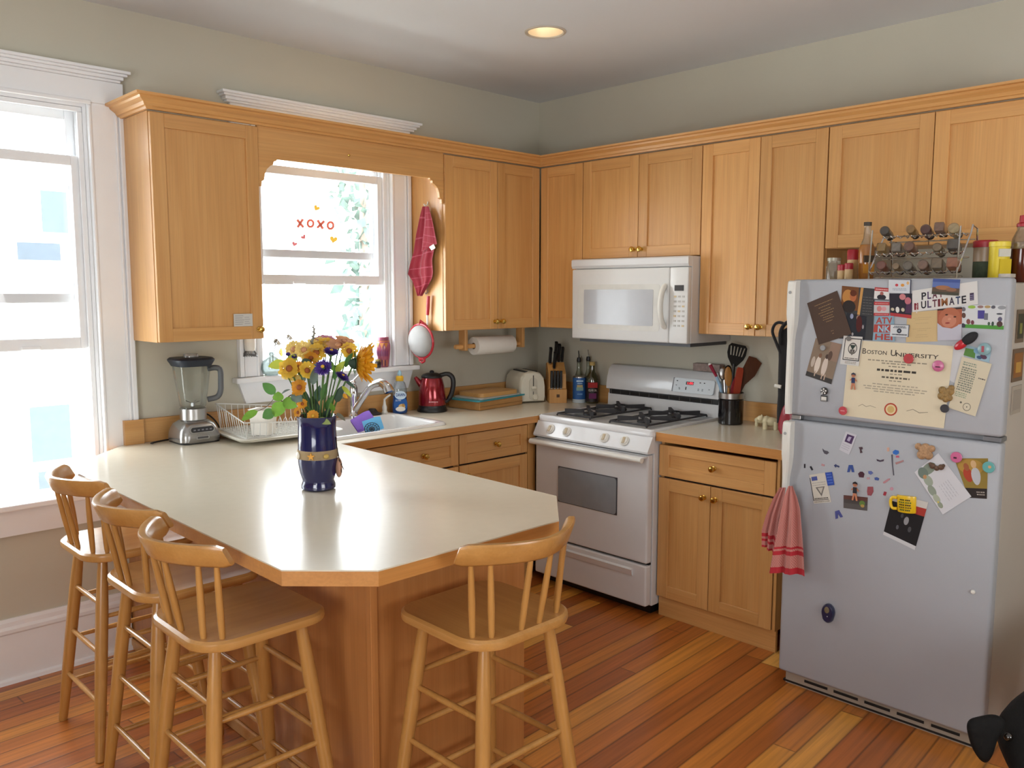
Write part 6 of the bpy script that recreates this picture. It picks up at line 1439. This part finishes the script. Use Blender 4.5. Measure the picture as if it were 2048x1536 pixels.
sheet('ticket_sleeve', 'clear sleeve with a black bordered ticket showing a fan-shaped heart emblem', 'ticket', [(470, 575), (636, 585), (600, 842), (438, 822)], [('r', .0, .0, 1, 1, '#c9c6c2'), ('r', .1, .16, .98, .93, '#2e2c2c'), ('r', .14, .19, .93, .9, '#cfc9c0'), ('e', .56, .58, .24, .2, '#4b4846'), ('e', .56, .58, .2, .16, '#c6bfb4'), ('p', [(.4, .7), (.72, .7), (.56, .52)], '#2d3a34'), ('e', .5, .5, .06, .05, '#55504c'), ('e', .63, .5, .06, .05, '#55504c'), ('p', [(.42, .46), (.7, .46), (.56, .34)], '#6a645c'), ('l', .2, .9, [.22], .03, '#4a4642'), ('l', .25, .85, [.1, .05], .025, '#8d8578')], '#c9c6c2', 5)
def button(name, label, c, rp, col, T=T1, th=.005, inner=None, layer=6, group='round magnets on the refrigerator', extra=None, cat='magnet'):
    off = .001+.0009*layer; p = door_pt(T(*c), off); sc = 4.376 if T is T1 else 4.197; R_ = rp/sc*.00152
    M = Matrix.Translation(p) @ Matrix.Rotation(-PI/2, 4, 'Y') @ Matrix.Rotation(-PI/2, 4, 'Z')
    b = MB(M); b.lathe([(R_*.96, 0), (R_, th*.3), (R_, th*.7), (R_*.9, th), (.001, th*1.02)], plain('magnet_'+col[1:], col, .35, var=.03, coat=.3), 28)
    if inner:
        for kind, x, y, w_, h_, cc in inner: 
            if kind == 'r': b.box(x-w_, x+w_, y-h_, y+h_, th, th*1.1, paper(cc))
            else: disc(b, x, y, w_, h_, th*1.12, paper(cc))
    o = b.build(name); tag(o, label, cat, group); return o
button('round_magnet', 'round silver magnet holding the sepia photo', (290, 682), 30, '#8f8f90')
button('round_magnet', 'round grey magnet at the top of the ticket sleeve', (516, 600), 26, '#6f6a68', layer=7)
button('round_magnet', 'red round magnet covering letters of the diploma heading', (1040, 776), 50, '#b03a40', inner=[('e', 0, 0, .007, .007, '#a8474a')])
button('round_magnet', 'pink round magnet with a dark smile at the right of the diploma', (1298, 840), 55, '#c0658c', inner=[('r', .0, -.003, .008, .0018, '#4a2436')])
button('round_magnet', 'red round magnet at the lower left corner of the diploma', (465, 1231), 46, '#b8404a', inner=[('r', 0, 0, .008, .002, '#c9868a')])
button('round_magnet', 'dark round magnet at the lower left of the list', (1355, 1212), 41, '#34343a')
button('round_magnet', 'pale teal round magnet right of the red and black clip', (1703, 692), 58, '#7d9fa4', inner=[('r', -.004, .0, .004, .01, '#a3505a')])
button('round_magnet', 'pink round magnet on the upper edge of the golden photo, lower door', (1482, 312), 51, '#c4628c', T2, inner=[('r', -.003, -.002, .005, .003, '#4a2436')])
button('round_magnet', 'teal round magnet on the right edge of the golden photo, lower door', (1753, 396), 52, '#5fa5a2', T2, inner=[('e', .004, .002, .005, .005, '#c9986a')])
# soccer ball magnet
p = door_pt(T1(303, 1060), .002); r = thing('soccer_magnet', 'soccer ball magnet with a small frame below it at the left of the freezer door', 'magnet', p)
b = MB(Matrix.Translation(p) @ Matrix.Rotation(-PI/2, 4, 'Y') @ Matrix.Rotation(-PI/2, 4, 'Z')); b.lathe([(.0135, 0), (.0145, .002), (.0145, .004), (.011, .007), (.001, .0085)], plain('ball_black', '#2b2a2a', .3), 20)
for k in range(5): disc(b, .0085*math.cos(k*2*PI/5+.3), .0085*math.sin(k*2*PI/5+.3), .0036, .0036, .0092, paper('#d9d8d4'), 6)
disc(b, 0, 0, .003, .003, .0094, paper('#d9d8d4'), 5); b.build('ball', r)
b = MB(Matrix.Translation(p) @ Matrix.Rotation(-PI/2, 4, 'Y') @ Matrix.Rotation(-PI/2, 4, 'Z')); b.box(-.013, .013, -.039, -.016, 0, .004, plain('ball_black', '#2b2a2a', .3), .001).box(-.010, .010, -.034, -.021, .004, .0048, paper('#cfccc6')).box(-.011, .011, -.038, -.035, .004, .0046, paper('#8d8a86')); b.build('small_frame', r)
# doll magnets
def doll(label, c, T, s, hair, top, parts):
    p = door_pt(T(*c), .0075); r = thing('paper_doll', label, 'magnet', p); M = Matrix.Translation(p) @ Matrix.Rotation(-PI/2, 4, 'Y') @ Matrix.Rotation(-PI/2, 4, 'Z') @ Matrix.Scale(s, 4)
    b = MB(M); SK = paper('#b9785a')
    b.prism([(-.006, .0), (.006, .0), (.0115, -.03), (.006, -.031), (.0, -.008), (-.005, -.031), (-.0105, -.03)], -.001, .0008, SK)
    b.prism([(.006, .02), (.016, .008), (.013, .005), (.005, .012)], -.001, .0008, SK); b.prism([(-.006, .02), (-.015, .01), (-.013, .007), (-.005, .012)], -.001, .0008, SK)
    disc(b, 0, .031, .0085, .009, .0009, SK); b.build('body', r)
    b = MB(M); b.prism([(-.0095, .03), (-.0085, .038), (0, .043), (.0085, .038), (.0095, .03), (.006, .034), (-.006, .034)], .0009, .002, paper(hair)); b.build('hair', r)
    b = MB(M); b.prism([(-.007, .021), (.007, .021), (.0075, -.002), (-.0075, -.002)], .0009, .002, paper(top)); b.build('shirt', r)
    b = MB(M); disc(b, -.003, .031, .0012, .0014, .0022, paper('#2a2020'), 8); disc(b, .003, .031, .0012, .0014, .0022, paper('#2a2020'), 8); b.box(-.003, .003, .0262, .0268, .002, .0022, paper('#7a2f2c'), 0); b.build('face', r)
doll('doll-shaped magnet in a navy top at the left of the diploma', (553, 985), T1, .86, '#2f3648', '#2f3a5c', ())
doll('doll-shaped magnet in a black shirt standing on a small dark photo, lower door', (628, 610), T2, .98, '#2b2628', '#2b2a30', ())
# odd 3-D magnets
p = door_pt(T1(1540, 622), .012); d = (door_pt(T1(1430, 700), .012)-door_pt(T1(1650, 545), .012)).normalized()
r = thing('clip_magnet', 'red and black oval magnetic clip above the postcard', 'magnet', p); M = Matrix.Translation(p) @ Matrix(((-1, 0, 0, 0), (0, d.y, -d.z, 0), (0, d.z, d.y, 0), (0, 0, 0, 1))) 
b = MB(M); b.ball((.0, .018, 0), (.009, .026, .014), plain('clip_red', '#b81f2e', .3, coat=.4), 18, 12); b.build('red_half', r)
b = MB(M); b.ball((.001, -.014, 0), (.011, .03, .0165), plain('clip_black', '#1d1c20', .8, bump=.8, bscale=300), 18, 12); b.build('black_half', r)
def lump(name, label, c, T, col, pts, group=None):
    p = door_pt(T(*c), .006); b = MB()
    for dy, dz, rr_ in pts: b.ball(p+Vector((0, -dy, dz)), (.007, rr_, rr_), plain('lump_'+col[1:], col, .6, var=.25, vscale=120, bump=.5, bscale=150), 14, 9)
    o = b.build(name); tag(o, label, 'magnet', group); return o
lump('woven_magnet', 'golden brown woven magnet between the diploma and the list', (1365, 1085), T1, '#8d6f3e', [(0, 0, .017), (-.014, -.008, .013), (.012, .01, .014), (.016, .022, .01), (-.012, .012, .013), (0, -.018, .011), (.01, -.012, .012)])
lump('bear_magnet', 'tan bear-face magnet on the upper middle of the lower door', (1215, 262), T2, '#a5805c', [(0, 0, .022), (-.022, .014, .012), (.022, .012, .012), (-.01, -.014, .016), (.012, -.012, .016), (.002, .012, .016)])
lump('moustache_magnet', 'dark brown bow-shaped magnet holding the wreath card', (1315, 398), T2, '#5c4230', [(-.014, .003, .01), (.014, .003, .01), (0, -.003, .009), (-.021, .009, .006), (.021, .009, .006)])
sheet('wreath_card', 'large tilted white card with a painted greenery wreath on the lower door', 'card', [(1330, 278), (1606, 642), (1366, 794), (1128, 438)], [('e', .12, .45, .1, .26, '#7f8a7c'), ('e', .12, .22, .12, .16, '#6d7a70'), ('e', .3, .22, .12, .13, '#98a090'), ('e', .5, .14, .12, .11, '#8a9384'), ('e', .68, .12, .1, .09, '#a5ab98'), ('e', .82, .1, .07, .07, '#8d9480'), ('e', .2, .2, .04, .06, '#b5875c'), ('e', .75, .1, .02, .03, '#c9b45c'), ('l', .5, .85, fr(5, .4, .72), .012, '#a5a5aa')], '#c9c8cc', 2, T=T2)
sheet('photo', 'golden autumn photo of a couple with white lettering on the lower door', 'photo', [(1462, 322), (1746, 322), (1736, 662), (1582, 652)], [('r', 0, .0, 1, .25, '#2c2624'), ('e', .45, .78, .42, .2, '#a8843f'), ('e', .3, .58, .17, .18, '#a5402c'), ('e', .58, .55, .17, .22, '#b4b4b8'), ('e', .55, .85, .09, .1, '#c9a57a'), ('e', .3, .78, .09, .1, '#9a5a3a'), ('l', .5, .9, [.14, .08], .03, '#a59c92')], '#8a7434', 1, T=T2)
sheet('concert_card', 'tilted black card with a red strip and white lower border under the yellow mug magnet', 'card', [(950, 622), (1246, 690), (1132, 1092), (865, 962)], [('r', 0, .0, 1, .08, '#c6c6c8'), ('r', 0, .84, 1, 1, '#c6c2bc'), ('r', .5, .7, 1, .86, '#a3382f'), ('r', 0, .08, 1, .7, '#1d1b1d'), ('e', .55, .5, .07, .09, '#8d8d90'), ('e', .35, .3, .04, .05, '#55555a'), ('e', .7, .35, .05, .06, '#4a4a4d'), ('e', .4, .58, .04, .05, '#45454a')], '#201e20', 1, T=T2)
sheet('emblem_card', 'cream card with a fan-shaped emblem on the left of the lower door', 'card', [(245, 462), (382, 440), (430, 690), (285, 702)], [('r', .0, .1, .04, .9, '#2e2c2c'), ('r', .1, .78, .45, .92, '#4a5590'), ('l', .1, .9, [.68, .6], .035, '#a5a09a'), ('p', [(.25, .55), (.8, .55), (.52, .22)], '#6f6a66'), ('p', [(.36, .52), (.7, .52), (.52, .32)], '#b9b2a6'), ('r', .0, .1, .9, .12, '#2e2c2c'), ('l', .08, .9, [.14], .04, '#5a5550'), ('l', .05, .95, [.03], .04, '#8d867c')], '#c8c2b6', 1, T=T2)
sheet('blue_tag', 'small bright blue printed tag beside the cream emblem card', 'tag', [(378, 442), (436, 436), (456, 545), (400, 552)], [('l', .15, .85, fr(4, .15, .8), .08, '#5a74c0')], '#2f4a9c', 2, T=T2)
sheet('small_photo', 'small dark photo under the black-shirted doll magnet', 'photo', [(534, 630), (736, 650), (731, 762), (533, 738)], [('r', 0, .0, 1, .4, '#55514f'), ('r', 0, .7, 1, 1, '#5c3a34'), ('e', .78, .5, .12, .22, '#5f7a3c'), ('e', .8, .32, .08, .12, '#a5874a')], '#4a4442', 1, T=T2)
sheet('business_card', 'tilted white card with a small purple picture near the top of the lower door', 'card', [(552, 95), (646, 126), (580, 292), (496, 250)], [('p', [(.2, .5), (.85, .5), (.85, .9), (.2, .9)], '#4a3558'), ('p', [(.35, .6), (.6, .58), (.65, .82), (.4, .8)], '#a89cb4'), ('l', .1, .8, fr(3, .15, .36), .03, '#a09ca8')], '#bdbcc2', 1, T=T2)
# yellow mug magnet
p = door_pt(T2(1055, 708), .012); r = thing('mug_magnet', 'yellow half-mug magnet with dark print on the lower door', 'magnet', p)
M = Matrix.Translation(p+Vector((.009, 0, 0))) @ Matrix.Rotation(-.05, 4, 'X'); MY_ = plain('mug_yellow', '#e0b71a', .35, coat=.3, var=.02); b = MB(M)
rings = [[(-.017*math.sin(a)*k, .033*math.cos(a)*k, z) for a in [PI*j/14 for j in range(15)]] for z, k in ((-.03, .9), (-.028, .96), (.026, 1), (.03, .97))]
b.loft(rings, MY_, True, True, True, True); b.build('cup', r)
b = MB(M); b.tube(smooth_path([(-.005, .031, .019), (-.006, .048, .018), (-.006, .054, .0), (-.006, .048, -.019), (-.005, .031, -.02)], 4), .0055, MY_, 8); b.build('handle', r)
b = MB(M)
for i, (w_, c) in enumerate(((.018, '#3a3420'), (.022, '#5a6a2c'), (.02, '#3a3420'), (.022, '#6a5a22'), (.018, '#4a5a2a'))):
    z = .019-i*.009
    for sgn in (-1, 1):
        for k in range(3):
            y0 = sgn*(.002+k*w_/3.2); y1 = y0+sgn*w_/4.2
            f = lambda yy: -.0176*math.sqrt(max(0, 1-(yy/.0335)**2))-.0012
            b.add([(f(y0), y0, z), (f(y1), y1, z), (f(y1), y1, z-.005), (f(y0), y0, z-.005)], [(0, 1, 2, 3)], paper(c))
b.build('print', r)
# navy bottle opener
p = at(1656, 1225, x=FX-.012); r = thing('opener_magnet', 'thick navy oval bottle opener magnet low on the lower door', 'magnet', p)
b = MB(); rings = []
def ov(k, x, ky_=1): return [(x, p.y-.0245*k*math.cos(a), p.z+.034*k*ky_*math.sin(a)-(.006 if math.sin(a) < -.5 else 0)) for a in [2*PI*j/26 for j in range(26)]]
b.loft([ov(.96, FX-.0005), ov(1, FX-.005), ov(1, FX-.016), ov(.85, FX-.022)], plain('navy_gloss', '#1c2140', .3, coat=.4)); b.build('body', r)
b = MB(); b.ball((FX-.022, p.y+.001, p.z+.012), (.0015, .010, .013), plain('opener_tan', '#6f644a', .5), 14, 8); b.ball((FX-.022, p.y-.002, p.z-.013), (.0012, .002, .002), paper('#b9b9b4'), 8, 6); b.build('inlay', r)
p = at(1947, 1183, x=FX); tag(MB(Matrix.Translation(p) @ Matrix.Rotation(-PI/2, 4, 'Y')).lathe([(.006, 0), (.0075, .003), (.0065, .008), (.001, .009)], KW, 14).build('white_knob_magnet'), 'tiny white button magnet low at the right of the lower door', 'magnet')
# little dress-up magnets
def bit(name, label, polys, col, th=.0016):
    b = MB()
    for pl_ in polys:
        q = [door_pt(T2(*c), .0016) for c in pl_]; n_ = len(q); bk = [v+Vector((.0015, 0, 0)) for v in q]
        b.add(q+bk, [tuple(range(n_)), tuple(range(n_, 2*n_))[::-1]]+[(i, n_+i, n_+(i+1) % n_, (i+1) % n_) for i in range(n_)], paper(col))
    tag(b.build(name), label, 'magnet', 'little dress-up magnets')
R4_ = lambda cx_, cy_, w_, h_, a=0.: [(cx_+x*math.cos(a)-y*math.sin(a), cy_+x*math.sin(a)+y*math.cos(a)) for x, y in ((-w_, -h_), (w_, -h_), (w_, h_), (-w_, h_))]
def trousers(cx_, cy_, s, a=0.):
    pts = [(-.55, -1), (.55, -1), (1, 1), (.35, 1), (0, -.2), (-.35, 1), (-1, 1)]
    return [(cx_+s*(x*math.cos(a)-y*math.sin(a)), cy_+s*(x*math.sin(a)+y*math.cos(a))) for x, y in pts]
bit('bird_magnet', 'small grey bird-shaped magnet left of the tilted business card', [[(355, 240), (372, 255), (400, 262), (410, 275), (392, 290), (372, 282), (360, 262)]], '#55525a')
bit('boot_magnet', 'small dark boot magnet with a pink sole right of the business card', [[(660, 228), (690, 226), (694, 244), (682, 250), (692, 275), (672, 278), (670, 250)]], '#4a3a40')
bit('moustache_magnet', 'thin dark curved moustache-shaped magnet', [[(810, 328), (840, 338), (872, 330), (868, 346), (840, 352), (814, 344)]], '#4a3f4c')
bit('hat_magnet', 'bright blue cap-shaped magnet near the top middle', [[(945, 266), (965, 250), (995, 258), (998, 280), (975, 294), (950, 284)]], '#3568b4')
bit('heart_magnet', 'small pinkish red magnet just below the blue cap magnet', [R4_(986, 308, 13, 8)], '#b5566a')
bit('stick_magnet', 'long thin dark stick-shaped magnet', [[(934, 290), (945, 290), (948, 380), (958, 464), (950, 466), (940, 380)]], '#55525c')
bit('bat_magnet', 'thin tan bat-shaped magnet right of the long stick', [[(966, 358), (1034, 336), (1038, 348), (975, 374)]], '#a57a78')
bit('peach_magnet', 'tiny peach coloured magnet left of the blue cap', [R4_(907, 247, 9, 16)], '#c9a08c')
bit('black_shoe_magnet', 'tiny black shoe magnet next to the handle', [R4_(207, 386, 6, 17)], '#26242a')
bit('black_shoe_magnet', 'tiny tilted black shoe magnet, second from the handle', [R4_(263, 405, 7, 18, -.5)], '#26242a')
bit('pink_shoe_magnet', 'tiny pink magnet right of the two black shoes', [R4_(360, 378, 13, 8, .3)], '#b98a8c')
bit('navy_shirt_magnet', 'tiny navy magnet with a pink edge left of the jeans', [[(452, 380), (468, 370), (480, 384), (464, 400)], R4_(488, 390, 10, 6, .5)], '#3a4268')
bit('jeans_magnet', 'blue jeans-shaped magnet in the upper group', [trousers(593, 408, 30)], '#3a4f8c')
bit('jacket_magnet', 'dark red jacket-shaped magnet right of the jeans', [[(655, 450), (672, 434), (692, 434), (708, 452), (700, 484), (664, 480)]], '#4a2a34')
bit('blue_cap_magnet', 'slate blue cap magnet right of the dark red jacket', [[(740, 430), (765, 428), (782, 445), (762, 460), (742, 450)]], '#5a669c')
bit('pink_bow_magnet', 'tiny pink bow magnet below the slate blue cap', [R4_(740, 490, 12, 9)], '#b58f92')
bit('blue_shoe_magnet', 'blue shoe-shaped magnet below the slate blue cap', [[(792, 484), (812, 480), (832, 490), (826, 508), (796, 504)]], '#40548f')
bit('pink_bat_magnet', 'pink bat-shaped magnet above the striped jersey', [[(864, 520), (908, 492), (924, 490), (920, 502), (880, 532), (866, 532)]], '#b07f84')
bit('jersey_magnet', 'red and white jersey-shaped magnet above the mug', [[(735, 560), (780, 560), (784, 600), (765, 636), (735, 632), (730, 598)]], '#8f4a50')
bit('red_sock_magnet', 'small red sock magnet left of the mug', [R4_(880, 618, 11, 16, .3)], '#9a3440')
bit('pink_ring_magnet', 'small pink round magnet above the mug', [[(937+15*math.cos(k*PI/5), 578+15*math.sin(k*PI/5)) for k in range(10)]], '#b98a94')
bit('jeans_magnet', 'tilted navy jeans-shaped magnet alone below the emblem card', [trousers(487, 792, 32, -.3)], '#4a4f8a')
# framed pictures on the fridge side
for i, (z0, z1, x0, x1, lab) in enumerate(((1.405, 1.515, -.765, -.68, 'small dark framed photo on the side of the refrigerator, upper one'), (1.275, 1.385, -.78, -.665, 'dark framed golden photo on the side of the refrigerator, middle one'), (1.165, 1.26, -.765, -.66, 'pale card on the side of the refrigerator, lowest one'))):
    b = MB(); ys = -2.9245; b.box(x0, x1, ys-.003, ys-.0002, z0, z1, paper(('#6d5c4a', '#6a5643', '#a59a8c')[i])); b.box(x0+.012, x1-.012, ys-.0042, ys-.003, z0+.014, z1-.014, paper(('#3d3a2a', '#8a5a2a', '#9a9084')[i]))
    if i < 2: b.box(x0+.03, x1-.03, ys-.005, ys-.0042, z0+.03, z1-.045, paper(('#7a7a3a', '#b58a3c')[i]))
    tag(b.build('side_photo'), lab, 'photo', 'pictures on the side of the refrigerator')
# ------------------------------------------------------------------ black dog
r = thing('dog', 'black floppy-eared dog at the lower right corner looking into the room', 'dog', (-1.2, -3.25, 0))
FUR = plain('black_fur', '#0c0b0a', rough=.8, spec=.25, var=.25, vscale=60, sheen=0., bump=.5, bscale=220)
def skin(name, V, E_, Rd, mat, parent, root=0):
    me = bpy.data.meshes.new(name); I = wm(parent).inverted(); me.from_pydata([tuple(I @ Vector(q)) for q in V], E_, []); o = bpy.data.objects.new(name, me); COL.objects.link(o); o.parent = parent
    sk = o.modifiers.new('skin', 'SKIN'); sk.use_smooth_shade = True
    for i, q in enumerate(Rd): me.skin_vertices[0].data[i].radius = q if isinstance(q, tuple) else (q, q); me.skin_vertices[0].data[i].use_root = (i == root)
    ss = o.modifiers.new('smooth', 'SUBSURF'); ss.levels = ss.render_levels = 2; me.materials.append(mat); return o
HX, HY, HZ = -1.56, -3.215, .455
V = [(-.9, -3.3, .43), (-1.12, -3.29, .42), (-1.3, -3.27, .43), (-1.42, -3.25, .47), (-1.5, -3.225, .475), (HX, HY, HZ), (-1.645, -3.25, .425), (-1.70, -3.272, .405), (-.72, -3.3, .44), (-.62, -3.3, .45), (-.5, -3.3, .4), (-.4, -3.3, .34)]
E_ = [(0, 1), (1, 2), (2, 3), (3, 4), (4, 5), (5, 6), (6, 7), (0, 8), (8, 9), (9, 10), (10, 11)]
Rd = [(.105, .115), (.115, .13), (.12, .15), (.085, .1), (.075, .08), (.085, .078), (.05, .046), (.034, .034), (.1, .105), (.07, .08), (.022, .022), (.012, .012)]
def limb(i, pts, rr_):
    k = i
    for p_, q in zip(pts, rr_): V.append(p_); Rd.append(q); E_.append((k, len(V)-1)); k = len(V)-1
for sy in (-1, 1):
    limb(2, [(-1.29, -3.27+sy*.085, .33), (-1.27, -3.27+sy*.09, .2), (-1.29, -3.27+sy*.09, .08), (-1.315, -3.27+sy*.09, .03)], [.055, .036, .028, .03])
    limb(8, [(-.74, -3.3+sy*.085, .34), (-.8, -3.3+sy*.09, .24), (-.66, -3.3+sy*.09, .15), (-.69, -3.3+sy*.09, .07), (-.73, -3.3+sy*.09, .03)], [.075, .05, .03, .027, .03])
skin('body', V, E_, Rd, FUR, r, 1)
def ear(sy):
    out = [(2012, 1440), (1990, 1428), (1958, 1434), (1940, 1439), (1934, 1452), (1938, 1474), (1945, 1496), (1955, 1513), (1964, 1524), (1974, 1524), (1983, 1512), (1989, 1494), (1996, 1472), (2008, 1458)]
    for _ in range(2): out = [q for i in range(len(out)) for a_, c_ in [(out[i], out[(i+1) % len(out)])] for q in ((a_[0]*.75+c_[0]*.25, a_[1]*.75+c_[1]*.25), (a_[0]*.25+c_[0]*.75, a_[1]*.25+c_[1]*.75))]
    h0 = Vector((HX-.02, HY, HZ)); P_ = [at_plane(a_, c_, h0, -.01) for a_, c_ in out]; cen = sum(P_, Vector())/len(P_); rings = []
    for k, d_ in ((.35, -.011), (.8, -.010), (1, -.003), (1, .004), (.8, .01), (.35, .011)): rings.append([cen+(q-cen)*k+CF*d_ for q in P_])
    if sy < 0:
        f_ = Vector((-.93, -.25, 0)).normalized(); s_ = Vector((-f_.y, f_.x, 0)); rings = [[q-s_*(2*(q-h0).dot(s_)) for q in g][::-1] for g in rings]
    b = MB(); b.loft(rings, FUR); b.build('ear', r, smooth_angle=80)
ear(1); ear(-1)
fw = Vector((-.93, -.25, 0)).normalized(); sd = Vector((-fw.y, fw.x, 0))
EY = plain('dog_eye', '#15100c', .05, coat=1.)
for s_ in (-1, 1):
    p = Vector((HX, HY, HZ+.022))+fw*.068+sd*(.036*s_); MB().ball(p, .0105, EY, 12, 8).build('eye', r)
p = Vector((-1.728, -3.284, .412)); MB().ball(p, (.016, .02, .014), plain('dog_nose', '#0e0d0d', .25, coat=.4), 14, 9).build('nose', r)

# ------------------------------------------------------------------ recessed ceiling light
cx, cy = -1.025, -1.025
r = thing('recessed_light', 'lit round recessed light in the ceiling', 'ceiling light', (cx, cy, ZC))
MB().lathe([(.094, -.0005), (.093, -.005), (.084, -.006), (.079, -.001)], plain('trim_ring', '#c9bfae', .4), 40, c=(cx, cy, ZC), cap0=False, cap1=False).build('trim_ring', r)
MB().lathe([(.079, -.001), (.077, .03), (.072, .075), (.069, .12), (.002, .125)], plain('can_reflector', '#e6d8c0', .35, .35), 40, c=(cx, cy, ZC), cap0=False).build('can', r)
MB().lathe([(.03, .075), (.047, .07), (.05, .06), (.046, .05), (.03, .045), (.002, .0435)], plain('bulb_glow', '#ffe7c0', .5, emit='#ffeccd', estr=3.), 28, c=(cx, cy, ZC)).build('bulb', r)

# ------------------------------------------------------------------ outside
SID = plain('siding_pale', '#dfe6e8', .8, var=.02); DKW = plain('outside_window', '#323c46', .4, var=.1); SHT = plain('siding_blue', '#414b4e', .8)
def siding_house(label, x0, x1, y, z0, z1, wins):
    r = thing('neighbour_house', label, 'house', ((x0+x1)/2, y, z0))
    b = MB(); n_ = int((z1-z0)/.16)
    for i in range(n_):
        za = z0+i*.16; b.add([(x0, y-.03, za), (x1, y-.03, za), (x1, y, za+.16), (x0, y, za+.16), (x0, y-.03, za), (x1, y-.03, za)], [(0, 1, 2, 3)], SID)
    b.box(x0, x1, y+.01, y+3, z0, z1, SID); b.build('wall', r)
    for a, c, d_, e_, m_ in wins:
        MB().box(a, c, y-.08, y-.0705, d_, e_, m_).build('window_pane', r)
    return r
siding_house('pale sided neighbouring house seen through the left window', -4.5, -.9, 5., -3.2, 6., ((-1.72, -1.36, 1.86, 2.02, DKW), (-1.5, -1.2, 2.12, 2.5, SHT), (-1.66, -1.38, -.4, -.12, DKW), (-1.7, -1.36, -.02, .5, SHT)))
TRE = plain('tree_green', '#4f6159', .8, var=.3, vscale=5)
r = thing('tree', 'leafy green tree faintly seen through the right side of the sink window', 'tree', (4.3, 8.3, -3.))
b = MB(); rnd = random.Random(3)
for k in range(420):
    zz_ = rnd.uniform(.2, 5.2); wd = 1.0 if zz_ > 1 else .8
    c = Vector((4.42+rnd.gauss(0, .17*wd), 8.4+rnd.gauss(0, .3), zz_)); s_ = rnd.uniform(.08, .17)
    n_ = Vector((rnd.gauss(0, 1), rnd.gauss(0, 1), rnd.gauss(0, 1))).normalized(); a_ = n_.orthogonal().normalized(); d_ = n_.cross(a_)
    b.add([c-a_*s_, c+d_*s_*.6, c+a_*s_, c-d_*s_*.6], [(0, 1, 2, 3)], TRE)
b.build('crown', r); MB().tube([(4.4, 8.4, -3), (4.42, 8.4, 0), (4.42, 8.4, 4.)], [.16, .12, .04], plain('bark', '#7a6f64', .9), 10).build('trunk', r)
structure(MB().box(-30, 30, .6, 40, -3.3, -3.2, plain('yard_ground', '#d6d8cf', .9)).build('ground_outside'))

# ------------------------------------------------------------------ light
w = bpy.data.worlds.new('daylight'); SC.world = w; w.use_nodes = True; nt = w.node_tree; bg_ = nt.nodes['Background']
tc = nt.nodes.new('ShaderNodeTexCoord'); sp3 = nt.nodes.new('ShaderNodeSeparateXYZ'); nt.links.new(tc.outputs['Generated'], sp3.inputs[0])
rp = nt.nodes.new('ShaderNodeValToRGB'); rp.color_ramp.elements[0].position = .45; rp.color_ramp.elements[1].position = .75
rp.color_ramp.elements[0].color = (.82, .88, .92, 1); rp.color_ramp.elements[1].color = (.93, .97, 1, 1)
nt.links.new(sp3.outputs['Z'], rp.inputs['Fac']); nt.links.new(rp.outputs['Color'], bg_.inputs['Color']); bg_.inputs['Strength'].default_value = 12.5
def area(name, loc, target, sx, sy, power, col, portal=False, spread=None):
    l = bpy.data.lights.new(name, 'AREA'); l.shape = 'RECTANGLE'; l.size = sx; l.size_y = sy; l.energy = power; l.color = col
    if portal: l.cycles.is_portal = True
    if spread: l.spread = spread
    o = bpy.data.objects.new(name, l); COL.objects.link(o); o.location = loc
    d_ = Vector(target)-Vector(loc); o.rotation_euler = d_.to_track_quat('-Z', 'Y').to_euler(); return o
for nm, W in (('portal_left_window', W1), ('portal_sink_window', W2)):
    c = Vector(((W[0]+W[1])/2, .155, (W[2]+W[3])/2)); area(nm, c, c+Vector((0, -1, 0)), W[1]-W[0], W[3]-W[2], 1, (1, 1, 1), True)
area('fill_light_left', (-5.3, -3.4, 1.3), (-2.6, -2.6, 2.74), 1.4, 1.4, 46, (.94, .97, 1))  # added fill lamp aimed at the ceiling, no window on this side
area('fill_light_back', (-2.4, -5.5, 1.4), (-1.6, -2.4, 2.74), 1.6, 1.2, 34, (.95, .97, 1))  # added fill lamp behind the camera, bounced off the ceiling
l = bpy.data.lights.new('can_light', 'SPOT'); l.energy = 12; l.color = (1, .88, .7); l.spot_size = math.radians(110); l.spot_blend = .7; l.shadow_soft_size = .04
o = bpy.data.objects.new('can_light', l); COL.objects.link(o); o.location = (cx, cy, ZC+.03)
vs_ = SC.view_settings; vs_.view_transform = 'Standard'; vs_.look = 'None'; vs_.exposure = .3; vs_.gamma = 1.
SC.cycles.use_denoising = True; SC.cycles.adaptive_threshold = .02
try:
    SC.cycles.max_bounces = 8; SC.cycles.diffuse_bounces = 4; SC.cycles.glossy_bounces = 3; SC.cycles.transmission_bounces = 4; SC.cycles.transparent_max_bounces = 12
    SC.cycles.caustics_reflective = False; SC.cycles.caustics_refractive = False; SC.cycles.sample_clamp_indirect = 6.; SC.cycles.blur_glossy = .5
except Exception: pass
